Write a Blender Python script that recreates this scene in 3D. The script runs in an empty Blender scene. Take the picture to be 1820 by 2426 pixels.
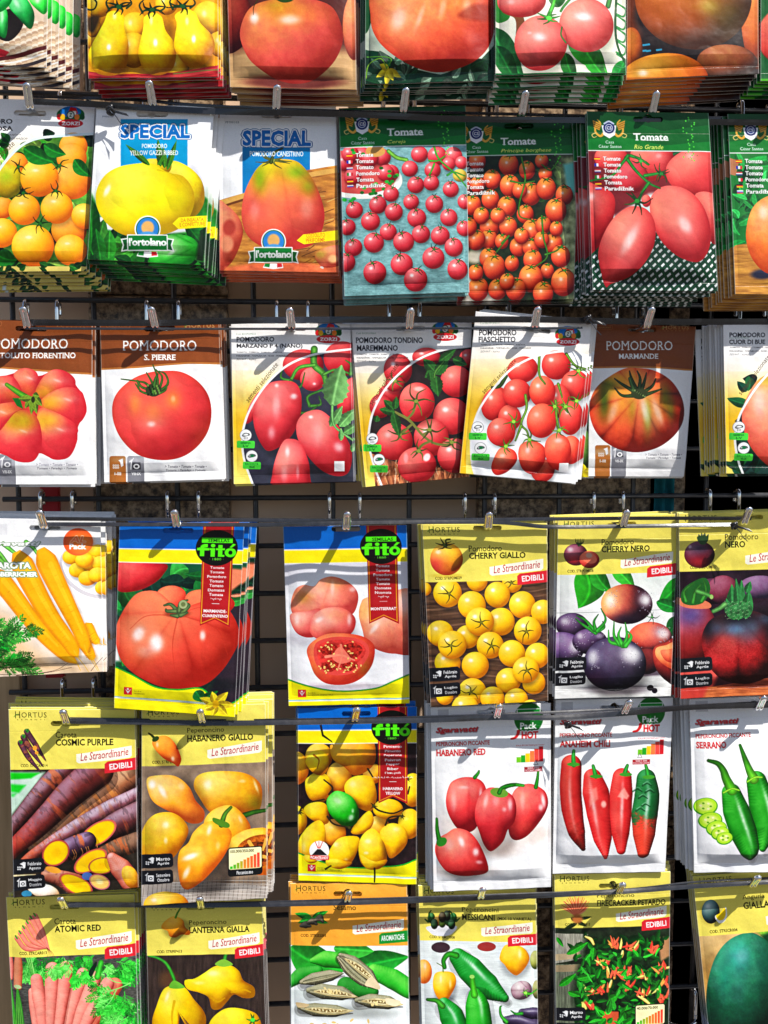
import bpy, math, random
import numpy as np
from mathutils import Vector, Matrix

# ------------------------------------------------------------------ camera, light, exposure
SC = bpy.context.scene
SRC_W, SRC_H = 1820.0, 2426.0            # the photograph's own pixel grid, used as a measuring tape
MPP = 0.000365                           # metres per photograph pixel on the plane of the packets
DIST = 0.85
FPX = DIST / MPP
YAW, PITCH = math.radians(4.2), math.radians(5.0)
FWD = Vector((math.sin(YAW)*math.cos(PITCH), math.cos(YAW)*math.cos(PITCH), -math.sin(PITCH)))
CAM_LOC = Vector((0, -0.03, 0)) - DIST*FWD
cam_data = bpy.data.cameras.new('camera')
cam = bpy.data.objects.new('camera', cam_data)
SC.collection.objects.link(cam)
cam.location = CAM_LOC
cam.rotation_euler = FWD.to_track_quat('-Z', 'Y').to_euler()
cam_data.sensor_fit = 'VERTICAL'
cam_data.angle_y = 2*math.atan(SRC_H/2/FPX)
cam_data.clip_start = 0.01
cam_data.clip_end = 200
SC.camera = cam
CAM_M = FWD.to_track_quat('-Z', 'Y').to_matrix()

SUN_FROM = Vector((0.56, -0.36, 1.0))
world = bpy.data.worlds.new('World'); SC.world = world
world.use_nodes = True
wn = world.node_tree.nodes; wl = world.node_tree.links
sky = wn.new('ShaderNodeTexSky'); sky.sky_type = 'NISHITA'; sky.sun_disc = False
sky.dust_density = 1.6; sky.air_density = 0.9
sky.sun_elevation = math.atan2(SUN_FROM.z, math.hypot(SUN_FROM.x, SUN_FROM.y))
sky.sun_rotation = math.atan2(SUN_FROM.x, SUN_FROM.y)
wl.new(sky.outputs[0], wn['Background'].inputs['Color'])
wn['Background'].inputs['Strength'].default_value = 0.07
sun_data = bpy.data.lights.new('sun', 'SUN'); sun_data.energy = 5.0
sun_data.angle = math.radians(0.5); sun_data.color = (1.0, 0.965, 0.90)
sun = bpy.data.objects.new('sun', sun_data); SC.collection.objects.link(sun)
sun.location = SUN_FROM*3
sun.rotation_euler = (-SUN_FROM).to_track_quat('-Z', 'Y').to_euler()
SC.view_settings.view_transform = 'Standard'
SC.view_settings.look = 'None'
SC.view_settings.exposure = 0.78
SC.view_settings.gamma = 1.0
SC.view_settings.use_curve_mapping = False
SC.cycles.pixel_filter_width = 1.05

def P(px, py, y):
    """the point of the real plane y = const that the photograph shows at pixel (px, py)"""
    d = CAM_M @ Vector(((px-SRC_W/2)/FPX, -(py-SRC_H/2)/FPX, -1.0))
    return CAM_LOC + d*((y-CAM_LOC.y)/d.y)

# ------------------------------------------------------------------ small mesh helpers
def link(o):
    SC.collection.objects.link(o); return o

def mesh_obj(name, verts, faces, mat, parent=None, smooth=False):
    me = bpy.data.meshes.new(name)
    me.from_pydata([tuple(v) for v in verts], [], faces)
    if smooth:
        me.polygons.foreach_set('use_smooth', [True]*len(me.polygons))
    me.materials.append(mat)
    o = link(bpy.data.objects.new(name, me))
    if parent: o.parent = parent
    return o

def empty(name, loc):
    o = link(bpy.data.objects.new(name, None)); o.location = loc
    o.empty_display_size = 0.01
    return o

def tag(o, label=None, cat=None, group=None, kind=None):
    if label: o['label'] = label
    if cat: o['category'] = cat
    if group: o['group'] = group
    if kind: o['kind'] = kind
    return o

def box_geo(x0, x1, y0, y1, z0, z1, b=0.0):
    if b <= 0:
        v = [(x, y, z) for x in (x0, x1) for y in (y0, y1) for z in (z0, z1)]
        f = [(0,1,3,2), (4,6,7,5), (0,4,5,1), (2,3,7,6), (0,2,6,4), (1,5,7,3)]
        return v, f
    # chamfered front edge (towards -y)
    v = [(x0,y1,z0),(x1,y1,z0),(x1,y1,z1),(x0,y1,z1),
         (x0,y0+b,z0),(x1,y0+b,z0),(x1,y0+b,z1),(x0,y0+b,z1),
         (x0+b,y0,z0+b),(x1-b,y0,z0+b),(x1-b,y0,z1-b),(x0+b,y0,z1-b)]
    f = [(0,3,2,1)]
    for i in range(4):
        j = (i+1) % 4
        f += [(i,j,4+j,4+i), (4+i,4+j,8+j,8+i)]
    f += [(8,9,10,11)]
    return v, f

def catmull(pts, n=8, closed=False):
    pts = [np.array(p, float) for p in pts]
    if len(pts) < 3 and not closed:
        return np.array([pts[0]+(pts[-1]-pts[0])*t for t in np.linspace(0, 1, n+1)])
    out = []
    m = len(pts)
    rng = range(m) if closed else range(m-1)
    for i in rng:
        if closed:
            a, b, c, d = pts[(i-1) % m], pts[i], pts[(i+1) % m], pts[(i+2) % m]
        else:
            a = pts[i-1] if i > 0 else 2*pts[0]-pts[1]
            b, c = pts[i], pts[i+1]
            d = pts[i+2] if i+2 < m else 2*pts[-1]-pts[-2]
        for k in range(n):
            t = k/n
            out.append(0.5*((2*b)+(c-a)*t+(2*a-5*b+4*c-d)*t*t+(3*b-a-3*c+d)*t**3))
    if not closed: out.append(pts[-1])
    return np.array(out)

def tube_geo(pts, r, seg=10, cap=True, flat=None):
    """swept tube along 3-D points; flat=(w,h) sweeps a ribbon section instead of a circle"""
    pts = [Vector(p) for p in pts]
    V, F = [], []
    up = None
    for i, p in enumerate(pts):
        t = (pts[min(i+1, len(pts)-1)]-pts[max(i-1, 0)]).normalized()
        if up is None:
            up = Vector((0, 0, 1)) if abs(t.z) < 0.9 else Vector((0, 1, 0))
        s = t.cross(up).normalized(); up = s.cross(t).normalized()
        rr = r[i] if isinstance(r, (list, tuple)) else r
        for k in range(seg):
            a = 2*math.pi*k/seg
            V.append(p+(s*math.cos(a)+up*math.sin(a))*rr)
    for i in range(len(pts)-1):
        for k in range(seg):
            k2 = (k+1) % seg
            F.append((i*seg+k, i*seg+k2, (i+1)*seg+k2, (i+1)*seg+k))
    if cap:
        F.append(tuple(range(seg))[::-1]); F.append(tuple((len(pts)-1)*seg+k for k in range(seg)))
    return V, F

def join_geo(parts):
    V, F = [], []
    for v, f in parts:
        n = len(V); V += list(v); F += [tuple(i+n for i in q) for q in f]
    return V, F

# ------------------------------------------------------------------ materials (all node based)
def new_mat(name):
    m = bpy.data.materials.new(name); m.use_nodes = True
    return m, m.node_tree.nodes, m.node_tree.links, m.node_tree.nodes['Principled BSDF']

def simple_mat(name, col, rough=0.5, metal=0.0, spec=0.5, noise=0.0, nscale=60, bump=0.0, bscale=200):
    m, n, l, b = new_mat(name)
    b.inputs['Roughness'].default_value = rough
    b.inputs['Metallic'].default_value = metal
    b.inputs['Specular IOR Level'].default_value = spec
    tc = n.new('ShaderNodeTexCoord')
    if noise > 0:
        t = n.new('ShaderNodeTexNoise'); t.inputs['Scale'].default_value = nscale
        t.inputs['Detail'].default_value = 6
        r = n.new('ShaderNodeValToRGB')
        r.color_ramp.elements[0].position = 0.3; r.color_ramp.elements[1].position = 0.7
        r.color_ramp.elements[0].color = (*[c*(1-noise) for c in col], 1)
        r.color_ramp.elements[1].color = (*[min(1, c*(1+noise)) for c in col], 1)
        l.new(tc.outputs['Object'], t.inputs['Vector']); l.new(t.outputs['Fac'], r.inputs['Fac'])
        l.new(r.outputs['Color'], b.inputs['Base Color'])
        mr = n.new('ShaderNodeMapRange'); mr.inputs['To Min'].default_value = max(0.03, rough*0.75)
        mr.inputs['To Max'].default_value = min(1, rough*1.3)
        l.new(t.outputs['Fac'], mr.inputs['Value']); l.new(mr.outputs[0], b.inputs['Roughness'])
    else:
        b.inputs['Base Color'].default_value = (*col, 1)
    if bump > 0:
        t2 = n.new('ShaderNodeTexNoise'); t2.inputs['Scale'].default_value = bscale; t2.inputs['Detail'].default_value = 4
        bp = n.new('ShaderNodeBump'); bp.inputs['Strength'].default_value = bump; bp.inputs['Distance'].default_value = 0.001
        l.new(tc.outputs['Object'], t2.inputs['Vector']); l.new(t2.outputs['Fac'], bp.inputs['Height'])
        l.new(bp.outputs[0], b.inputs['Normal'])
    return m

M_CHROME = simple_mat('chrome_wire', (0.86, 0.87, 0.90), 0.06, 1.0, noise=0.10, nscale=300)
M_STRAP = simple_mat('black_strap', (0.016, 0.016, 0.019), 0.25, 0, 0.7, noise=0.3, nscale=120, bump=0.06, bscale=300)
M_GRID = simple_mat('dark_grid_paint', (0.034, 0.034, 0.038), 0.38, 0, 0.5, noise=0.35, nscale=150, bump=0.2, bscale=900)
M_BEIGE = simple_mat('beige_panel_paint', (0.80, 0.57, 0.40), 0.6, 0, 0.3, noise=0.08, nscale=9, bump=0.1)
M_RED = simple_mat('red_board_paint', (0.55, 0.02, 0.03), 0.5, 0, 0.4, noise=0.1, nscale=30)
M_TEAL = simple_mat('teal_cloth', (0.02, 0.20, 0.24), 0.8, 0, 0.2, noise=0.25, nscale=90, bump=0.4, bscale=1200)
M_PAPER = simple_mat('paper_back', (0.62, 0.60, 0.56), 0.6, 0, 0.3, noise=0.05, nscale=80)

def granite_mat():
    m, n, l, b = new_mat('brown_granite')
    tc = n.new('ShaderNodeTexCoord')
    t = n.new('ShaderNodeTexNoise'); t.inputs['Scale'].default_value = 130; t.inputs['Detail'].default_value = 5
    t.inputs['Roughness'].default_value = 0.7
    v = n.new('ShaderNodeTexVoronoi'); v.inputs['Scale'].default_value = 210
    r = n.new('ShaderNodeValToRGB'); e = r.color_ramp.elements
    e[0].position = 0.36; e[0].color = (0.03, 0.02, 0.015, 1)
    e[1].position = 0.62; e[1].color = (0.70, 0.50, 0.32, 1)
    k = e.new(0.47); k.color = (0.24, 0.15, 0.09, 1)
    k = e.new(0.54); k.color = (0.48, 0.33, 0.2, 1)
    mx = n.new('ShaderNodeMixRGB'); mx.blend_type = 'MULTIPLY'; mx.inputs[0].default_value = 0.35
    l.new(tc.outputs['Object'], t.inputs['Vector']); l.new(tc.outputs['Object'], v.inputs['Vector'])
    l.new(t.outputs['Fac'], r.inputs['Fac']); l.new(r.outputs['Color'], mx.inputs[1])
    l.new(v.outputs['Distance'], mx.inputs[2]); l.new(mx.outputs[0], b.inputs['Base Color'])
    b.inputs['Roughness'].default_value = 0.35
    return m
M_GRANITE = granite_mat()

def wood_mat():
    m, n, l, b = new_mat('light_wood')
    tc = n.new('ShaderNodeTexCoord'); mp = n.new('ShaderNodeMapping')
    mp.inputs['Scale'].default_value = (1, 1, 0.06)
    t = n.new('ShaderNodeTexNoise'); t.inputs['Scale'].default_value = 160; t.inputs['Detail'].default_value = 8
    r = n.new('ShaderNodeValToRGB'); e = r.color_ramp.elements
    e[0].position = 0.3; e[0].color = (0.40, 0.25, 0.115, 1); e[1].position = 0.7; e[1].color = (0.60, 0.40, 0.21, 1)
    l.new(tc.outputs['Object'], mp.inputs['Vector']); l.new(mp.outputs[0], t.inputs['Vector'])
    l.new(t.outputs['Fac'], r.inputs['Fac']); l.new(r.outputs['Color'], b.inputs['Base Color'])
    b.inputs['Roughness'].default_value = 0.55
    return m
M_WOOD = wood_mat()

def glass_mat():
    m, n, l, b = new_mat('dark_glass')
    b.inputs['Base Color'].default_value = (0.012, 0.010, 0.011, 1)
    b.inputs['Roughness'].default_value = 0.12
    return m
M_GLASS = glass_mat()

def print_mat():
    """printed plastic-coated paper: the ink is the mesh's own colour layer, the crinkle is procedural"""
    m, n, l, b = new_mat('printed_packet_film')
    at = n.new('ShaderNodeVertexColor'); at.layer_name = 'ink'
    tc = n.new('ShaderNodeTexCoord')
    g = n.new('ShaderNodeTexNoise'); g.inputs['Scale'].default_value = 900; g.inputs['Detail'].default_value = 2
    mr = n.new('ShaderNodeMapRange'); mr.inputs['To Min'].default_value = 0.86; mr.inputs['To Max'].default_value = 1.12
    mul = n.new('ShaderNodeMixRGB'); mul.blend_type = 'MULTIPLY'; mul.inputs[0].default_value = 0.5
    l.new(tc.outputs['Object'], g.inputs['Vector']); l.new(g.outputs['Fac'], mr.inputs['Value'])
    l.new(at.outputs['Color'], mul.inputs[1]); l.new(mr.outputs[0], mul.inputs[2])
    l.new(mul.outputs[0], b.inputs['Base Color'])
    t1 = n.new('ShaderNodeTexNoise'); t1.inputs['Scale'].default_value = 34; t1.inputs['Detail'].default_value = 3
    t2 = n.new('ShaderNodeTexNoise'); t2.inputs['Scale'].default_value = 260; t2.inputs['Detail'].default_value = 3
    ob = n.new('ShaderNodeObjectInfo'); ad = n.new('ShaderNodeVectorMath'); ad.operation = 'ADD'
    l.new(tc.outputs['Object'], ad.inputs[0]); l.new(ob.outputs['Location'], ad.inputs[1])
    l.new(ad.outputs[0], t1.inputs['Vector']); l.new(ad.outputs[0], t2.inputs['Vector'])
    b1 = n.new('ShaderNodeBump'); b1.inputs['Strength'].default_value = 0.32; b1.inputs['Distance'].default_value = 0.004
    b2 = n.new('ShaderNodeBump'); b2.inputs['Strength'].default_value = 0.10; b2.inputs['Distance'].default_value = 0.0006
    l.new(t1.outputs['Fac'], b1.inputs['Height']); l.new(t2.outputs['Fac'], b2.inputs['Height'])
    l.new(b1.outputs[0], b2.inputs['Normal']); l.new(b2.outputs[0], b.inputs['Normal'])
    b.inputs['Roughness'].default_value = 0.31
    b.inputs['Specular IOR Level'].default_value = 0.22
    b.inputs['Coat Weight'].default_value = 0.04
    b.inputs['Coat Roughness'].default_value = 0.15
    return m
M_PRINT = print_mat()
# ------------------------------------------------------------------ a little offset press: inks the pictures printed on the packets
_rng = np.random.RandomState(5)
_LAT = _rng.rand(256, 256)
def vnoise(x, y):
    xi = np.floor(x).astype(int); yi = np.floor(y).astype(int)
    fx = x-xi; fy = y-yi
    fx = fx*fx*(3-2*fx); fy = fy*fy*(3-2*fy)
    a = _LAT[yi & 255, xi & 255]; b = _LAT[yi & 255, (xi+1) & 255]
    c = _LAT[(yi+1) & 255, xi & 255]; d = _LAT[(yi+1) & 255, (xi+1) & 255]
    return (a*(1-fx)+b*fx)*(1-fy)+(c*(1-fx)+d*fx)*fy
def fbm(x, y, o=4):
    s = 0; a = 0.5
    for i in range(o):
        s = s+a*vnoise(x+17*i, y+31*i); x = x*2.03; y = y*2.03; a *= 0.5
    return s/(1-0.5**o)

def C(c):
    return np.array(c, float)/255.0

_TXT = {}
def text_bitmap(s, bold=0.0, shear=0.0, serif=False, space=1.0):
    key = (s, bold, shear, serif, space)
    if key in _TXT: return _TXT[key]
    cu = bpy.data.curves.new('type', 'FONT'); cu.body = s; cu.size = 1.0
    cu.offset = bold; cu.shear = shear; cu.resolution_u = 2; cu.space_character = space
    ob = bpy.data.objects.new('type', cu)
    me = bpy.data.meshes.new_from_object(ob)
    me.calc_loop_triangles()
    n = len(me.vertices)
    if n == 0:
        _TXT[key] = None; return None
    co = np.empty(n*3); me.vertices.foreach_get('co', co); co = co.reshape(-1, 3)[:, :2]
    tr = np.empty(len(me.loop_triangles)*3, int); me.loop_triangles.foreach_get('vertices', tr); tr = tr.reshape(-1, 3)
    bpy.data.objects.remove(ob); bpy.data.curves.remove(cu); bpy.data.meshes.remove(me)
    lo = co.min(0); hi = co.max(0)
    S = 44.0/max(0.25, hi[1]-lo[1])
    W = int((hi[0]-lo[0])*S)+3; H = int((hi[1]-lo[1])*S)+3
    bm = np.zeros((H, W), bool)
    q = (co-lo)*S+1.0; q[:, 1] = H-q[:, 1]
    T = q[tr]
    for a, b, c in T:
        x0 = int(min(a[0], b[0], c[0])); x1 = int(max(a[0], b[0], c[0]))+2
        y0 = int(min(a[1], b[1], c[1])); y1 = int(max(a[1], b[1], c[1]))+2
        d = (b[0]-a[0])*(c[1]-a[1])-(b[1]-a[1])*(c[0]-a[0])
        if abs(d) < 1e-9: continue
        xs = np.arange(x0, min(x1, W))+0.5; ys = np.arange(y0, min(y1, H))[:, None]+0.5
        u = ((xs-a[0])*(c[1]-a[1])-(ys-a[1])*(c[0]-a[0]))/d
        v = ((b[0]-a[0])*(ys-a[1])-(b[1]-a[1])*(xs-a[0]))/d
        bm[y0:y1, x0:x1] |= (u >= -0.01) & (v >= -0.01) & (u+v <= 1.01)
    if serif:
        base = H-1-(0-lo[1])*S; cap = base-0.70*S
        k = int(0.085*S); t = max(2, int(0.055*S))
        for r in (base, cap):
            r0 = int(r-t) if r == base else int(r); r1 = r0+t
            r0 = max(0, r0); r1 = min(H, max(r1, r0+1))
            band = bm[r0:r1].copy(); acc = band.copy()
            for j in range(1, k+1):
                acc[:, j:] |= band[:, :-j]; acc[:, :-j] |= band[:, j:]
            bm[r0:r1] = acc
    f = bm.astype(np.float32)
    _TXT[key] = f
    return f

class Art:
    def __init__(s, quad, zoom, us, vs):
        """quad: the packet's corners in photo pixels; zoom: (x0,y0,scale) of the enlargement its drawing was measured in"""
        s.q = [np.array(p, float) for p in quad]; s.zoom = zoom
        s.U, s.V = np.meshgrid(us, vs)
        tl, tr, br, bl = s.q
        s.wpx = (np.linalg.norm(tr-tl)+np.linalg.norm(br-bl))/2
        s.hpx = (np.linalg.norm(bl-tl)+np.linalg.norm(br-tr))/2
        U, V = s.U[..., None], s.V[..., None]
        src = tl*(1-U)*(1-V)+tr*U*(1-V)+br*U*V+bl*(1-U)*V
        x0, y0, k = zoom
        s.zX = (src[..., 0]-x0)*k; s.zY = (src[..., 1]-y0)*k
        s.asp = s.hpx/s.wpx
        s.pX = s.U*1000; s.pY = s.V*1000*s.asp
        s.du = float(np.median(np.diff(us))); 
        s.img = np.ones(s.U.shape+(3,))
        s.z()
    def z(s):
        s.X, s.Y = s.zX, s.zY; s.px = max(0.5, s.du*s.wpx*s.zoom[2]); return s
    def p(s):
        s.X, s.Y = s.pX, s.pY; s.px = s.du*1000; return s
    def sub(s, x0, y0, x1, y1):
        m = 2.5*s.px
        M = (s.X > x0-m) & (s.X < x1+m) & (s.Y > y0-m) & (s.Y < y1+m)
        r = np.flatnonzero(M.any(1)); c = np.flatnonzero(M.any(0))
        if len(r) == 0: return None
        return slice(r[0], r[-1]+1), slice(c[0], c[-1]+1)
    def put(s, sl, a, col):
        a = np.clip(a, 0, 1)[..., None]
        s.img[sl] = s.img[sl]*(1-a)+col*a
    def fill(s, c):
        s.img[:] = C(c)
    def grad(s, x0, y0, c0, x1, y1, c1, box=None):
        d = np.array([x1-x0, y1-y0], float)
        t = np.clip(((s.X-x0)*d[0]+(s.Y-y0)*d[1])/(d@d), 0, 1)[..., None]
        col = C(c0)*(1-t)+C(c1)*t
        if box is None: s.img[:] = col
        else:
            a = s.rectmask(*box)[..., None]; s.img[:] = s.img*(1-a)+col*a
    def rectmask(s, x0, y0, x1, y1):
        return np.clip(np.minimum(np.minimum(s.X-x0, x1-s.X), np.minimum(s.Y-y0, y1-s.Y))/s.px+0.5, 0, 1)
    def rect(s, x0, y0, x1, y1, c, r=0, rot=0, a=1.0):
        cx, cy = (x0+x1)/2, (y0+y1)/2; R = math.hypot(x1-x0, y1-y0)/2
        sl = s.sub(cx-R, cy-R, cx+R, cy+R) if rot else s.sub(x0, y0, x1, y1)
        if sl is None: return
        dx = s.X[sl]-cx; dy = s.Y[sl]-cy
        if rot:
            k = math.radians(rot); dx, dy = dx*math.cos(k)+dy*math.sin(k), -dx*math.sin(k)+dy*math.cos(k)
        qx = np.abs(dx)-(x1-x0)/2+r; qy = np.abs(dy)-(y1-y0)/2+r
        d = np.hypot(np.maximum(qx, 0), np.maximum(qy, 0))+np.minimum(np.maximum(qx, qy), 0)-r
        s.put(sl, (0.5-d/s.px)*a if a == 1 else np.clip(0.5-d/s.px, 0, 1)*a, C(c))
    def ell(s, cx, cy, rx, ry, c, rot=0, a=1.0, soft=0.0):
        R = max(rx, ry)*(1+soft)
        sl = s.sub(cx-R, cy-R, cx+R, cy+R)
        if sl is None: return
        dx = s.X[sl]-cx; dy = s.Y[sl]-cy
        if rot:
            k = math.radians(rot); dx, dy = dx*math.cos(k)+dy*math.sin(k), -dx*math.sin(k)+dy*math.cos(k)
        rho = np.hypot(dx/rx, dy/ry)
        if soft > 0: al = np.clip((1+soft-rho)/(2*soft), 0, 1); al = al*al*(3-2*al)
        else: al = np.clip(0.5-(rho-1)*min(rx, ry)/s.px, 0, 1)
        s.put(sl, al*a, C(c))
    def polymask(s, sl, pts):
        X, Y = s.X[sl], s.Y[sl]
        ins = np.zeros(X.shape, bool); dm = np.full(X.shape, 1e9)
        n = len(pts)
        for i in range(n):
            x0, y0 = pts[i]; x1, y1 = pts[(i+1) % n]
            if y0 != y1:
                cr = ((y0 > Y) != (y1 > Y)) & (X < (x1-x0)*(Y-y0)/(y1-y0)+x0)
                ins ^= cr
            ex, ey = x1-x0, y1-y0; L = ex*ex+ey*ey+1e-9
            t = np.clip(((X-x0)*ex+(Y-y0)*ey)/L, 0, 1)
            dm = np.minimum(dm, (X-x0-t*ex)**2+(Y-y0-t*ey)**2)
        return np.where(ins, -1, 1)*np.sqrt(dm)
    def poly(s, pts, c, smooth=False, a=1.0, soft=0.0, tex=None):
        if smooth: pts = catmull(pts, 5, True)
        pts = [tuple(p) for p in pts]
        xs = [p[0] for p in pts]; ys = [p[1] for p in pts]
        sl = s.sub(min(xs)-soft, min(ys)-soft, max(xs)+soft, max(ys)+soft)
        if sl is None: return
        d = s.polymask(sl, pts); w = max(s.px, soft*2)
        al = np.clip(0.5-d/w, 0, 1)*a
        col = C(c)
        if tex:
            f = (fbm(s.X[sl]/tex[0], s.Y[sl]/tex[1])-0.5)*2*tex[2]
            col = np.clip(col*(1+f[..., None]), 0, 1)
        s.put(sl, al, col)
    def stroke(s, pts, w0, c, w1=None, a=1.0, c2=None, smooth=True):
        w1 = w0 if w1 is None else w1
        q = catmull(pts, 6) if smooth and len(pts) > 2 else np.array(pts, float)
        wm = max(w0, w1)
        sl = s.sub(q[:, 0].min()-wm, q[:, 1].min()-wm, q[:, 0].max()+wm, q[:, 1].max()+wm)
        if sl is None: return
        X, Y = s.X[sl], s.Y[sl]; best = np.full(X.shape, 1e9); tt = np.zeros(X.shape)
        n = len(q)-1
        for i in range(n):
            x0, y0 = q[i]; ex, ey = q[i+1]-q[i]; L = ex*ex+ey*ey+1e-9
            t = np.clip(((X-x0)*ex+(Y-y0)*ey)/L, 0, 1)
            g = (i+t)/n
            d = np.hypot(X-x0-t*ex, Y-y0-t*ey)-(w0+(w1-w0)*g)/2
            m = d < best; best = np.where(m, d, best); tt = np.where(m, g, tt)
        col = C(c)
        if c2 is not None:
            col = C(c)*(1-tt[..., None])+C(c2)*tt[..., None]
        if (c[1] > c[0]+8 and c[1] > c[2]+8) and wm > 2.5*s.px:     # stems and sepals are round, not flat
            e = np.clip(-best/(wm*.5), 0, 1); col = np.clip(col*(.62+.62*e+.25*(fbm(X/(wm*.7), Y/(wm*.7))-.5))[..., None], 0, 1)
        s.put(sl, np.clip(0.5-best/s.px, 0, 1)*a, col)
    def blob(s, shape, cols, L=(-0.35, -0.55, 0.76), hl=(), ctr=None, noise=0.085, nsc=40, rim=0.0, rimc=(255, 255, 255),
             lobes=0, lob_ctr=None, lob_amp=0.35, lob_ph=0.0, spots=(), a=1.0, shadow=0.0, flat=.94):
        """one rounded printed fruit. shape: (cx,cy,rx,ry[,rot]) or outline points; cols: dark, middle, light ink"""
        if isinstance(shape, tuple):
            cx, cy, rx, ry = shape[:4]; rot = math.radians(shape[4]) if len(shape) > 4 else 0
            R = max(rx, ry); x0, x1, y0, y1 = cx-R, cx+R, cy-R, cy+R
        else:
            q = catmull(shape, 8, True)
            cx, cy = ctr if ctr else q.mean(0)
            x0, y0 = q.min(0); x1, y1 = q.max(0)
        if shadow > 0:
            s.ell((x0+x1)/2+0.04*(x1-x0), (y0+y1)/2+0.10*(y1-y0), (x1-x0)/2, (y1-y0)/2, (20, 15, 15), 0, shadow, 0.22)
        sl = s.sub(x0, y0, x1, y1)
        if sl is None: return
        dx = s.X[sl]-cx; dy = s.Y[sl]-cy
        if isinstance(shape, tuple):
            ex, ey = (dx*math.cos(rot)+dy*math.sin(rot))/rx, (-dx*math.sin(rot)+dy*math.cos(rot))/ry
            rho = np.hypot(ex, ey); sc = min(rx, ry)
            nx, ny = ex*math.cos(rot)-ey*math.sin(rot), ex*math.sin(rot)+ey*math.cos(rot)
        else:
            th = np.arctan2(q[:, 1]-cy, q[:, 0]-cx); rr = np.hypot(q[:, 0]-cx, q[:, 1]-cy)
            o = np.argsort(th); th = th[o]; rr = rr[o]
            th = np.concatenate([th-2*np.pi, th, th+2*np.pi]); rr = np.tile(rr, 3)
            ang = np.arctan2(dy, dx); Rt = np.interp(ang, th, rr); r = np.hypot(dx, dy)
            rho = r/Rt; sc = Rt
            nx, ny = rho*np.cos(ang), rho*np.sin(ang)
        rc = np.clip(rho, 0, 1)
        nz = np.sqrt(np.maximum(0, 1-(rc*flat)**2))
        l = np.array(L, float); l /= np.linalg.norm(l)
        t = nx*l[0]+ny*l[1]+nz*l[2]
        if lobes:
            lx, ly = lob_ctr if lob_ctr else (cx, cy)
            a2 = np.arctan2(s.Y[sl]-ly, s.X[sl]-lx)+lob_ph
            w = np.abs(np.sin(a2*lobes/2))
            rr2 = np.clip(np.hypot(s.X[sl]-lx, s.Y[sl]-ly)/(0.5*max(x1-x0, y1-y0)), 0, 1)
            t = t-(1-w)**3*lob_amp*np.clip(rr2*2.2, 0, 1)
        t = t+(fbm(s.X[sl]/nsc, s.Y[sl]/nsc)-0.5)*2*noise+(fbm(s.X[sl]/(nsc*.22)+9, s.Y[sl]/(nsc*.22))-0.5)*noise*.9
        t = t+.16*np.clip((rc-.80)/.2, 0, 1)*np.clip(.35*nx+.9*ny, 0, 1)-.05*np.clip((rc-.86)/.14, 0, 1)      # reflected light below, darker limb
        t = np.clip(t, 0, 1)[..., None]
        d, m, h = C(cols[0]), C(cols[1]), C(cols[2])
        col = np.where(t < 0.55, d+(m-d)*(t/0.55), m+(h-m)*((t-0.55)/0.45))
        for sp in spots:      # natural patches of another ripeness: (x, y, rx, ry, colour, amount)
            g = np.exp(-(((s.X[sl]-sp[0])/sp[2])**2+((s.Y[sl]-sp[1])/sp[3])**2))[..., None]*sp[5]
            col = col*(1-g)+C(sp[4])*(0.65+0.45*t)*g
        if rim > 0:
            g = (np.clip((rc-0.82)/0.18, 0, 1)**2*rim)[..., None]; col = col*(1-g)+C(rimc)*g
        hue = ((fbm(s.X[sl]/(nsc*.8)+40, s.Y[sl]/(nsc*.8)+11)-.5)*.22)[..., None]
        col = np.clip(col*(1+hue*np.array([.25, 1.0, .5])), 0, 1)
        if hl and hl[0][4] > .25:
            hp = hl[0]; g = (np.exp(-(((s.X[sl]-hp[0])/(hp[2]*3.2))**2+((s.Y[sl]-hp[1])/(hp[3]*3.0))**2))*.20*(1-rc**4))[..., None]; col = col*(1-g)+g*np.array([1, .93, .88])
        for hp in hl:         # glints of the pictured fruit: (x, y, rx, ry, amount[, rot])
            ddx, ddy = s.X[sl]-hp[0], s.Y[sl]-hp[1]
            if len(hp) > 5:
                k = math.radians(hp[5]); ddx, ddy = ddx*math.cos(k)+ddy*math.sin(k), -ddx*math.sin(k)+ddy*math.cos(k)
            g = (np.exp(-((ddx/hp[2])**2+(ddy/hp[3])**2)**1.4)*hp[4]*(.8+.4*fbm(s.X[sl]/(hp[2]*.7), s.Y[sl]/(hp[3]*.7))))[..., None]; g = np.clip(g, 0, 1); col = col*(1-g)+g
        s.put(sl, np.clip(0.5-(rho-1)*sc/s.px, 0, 1)*a, np.clip(col, 0, 1))
    def leaf(s, x0, y0, x1, y1, w, c, bend=0.0, vein=True, a=1.0, c2=None, ser=0.0):
        ex, ey = x1-x0, y1-y0; L = math.hypot(ex, ey); ux, uy = ex/L, ey/L
        m = w+abs(bend)
        sl = s.sub(min(x0, x1)-m, min(y0, y1)-m, max(x0, x1)+m, max(y0, y1)+m)
        if sl is None: return
        dx, dy = s.X[sl]-x0, s.Y[sl]-y0
        t = (dx*ux+dy*uy)/L; d = -dx*uy+dy*ux
        tc = np.clip(t, 0, 1)
        d = d-bend*4*tc*(1-tc)
        hw = w*np.sin(np.pi*tc**0.75)**0.9
        if ser: hw = hw*(1-ser*np.abs(np.sin(tc*22)))
        out = np.maximum(np.abs(d)-hw, np.maximum(-t, t-1)*L)
        sh = 0.86+0.2*np.tanh(d/(w*0.5))+0.16*(fbm(s.X[sl]/18, s.Y[sl]/18)-0.5)
        if vein:
            sh = sh+0.30*np.exp(-(d/(0.07*w+0.6*s.px))**2)-0.08*np.abs(np.sin((tc*L+np.abs(d)*0.8)/(0.22*w+2)))
        col = C(c)*sh[..., None]
        s.put(sl, np.clip(0.5-out/s.px, 0, 1)*a, np.clip(col, 0, 1))
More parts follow.
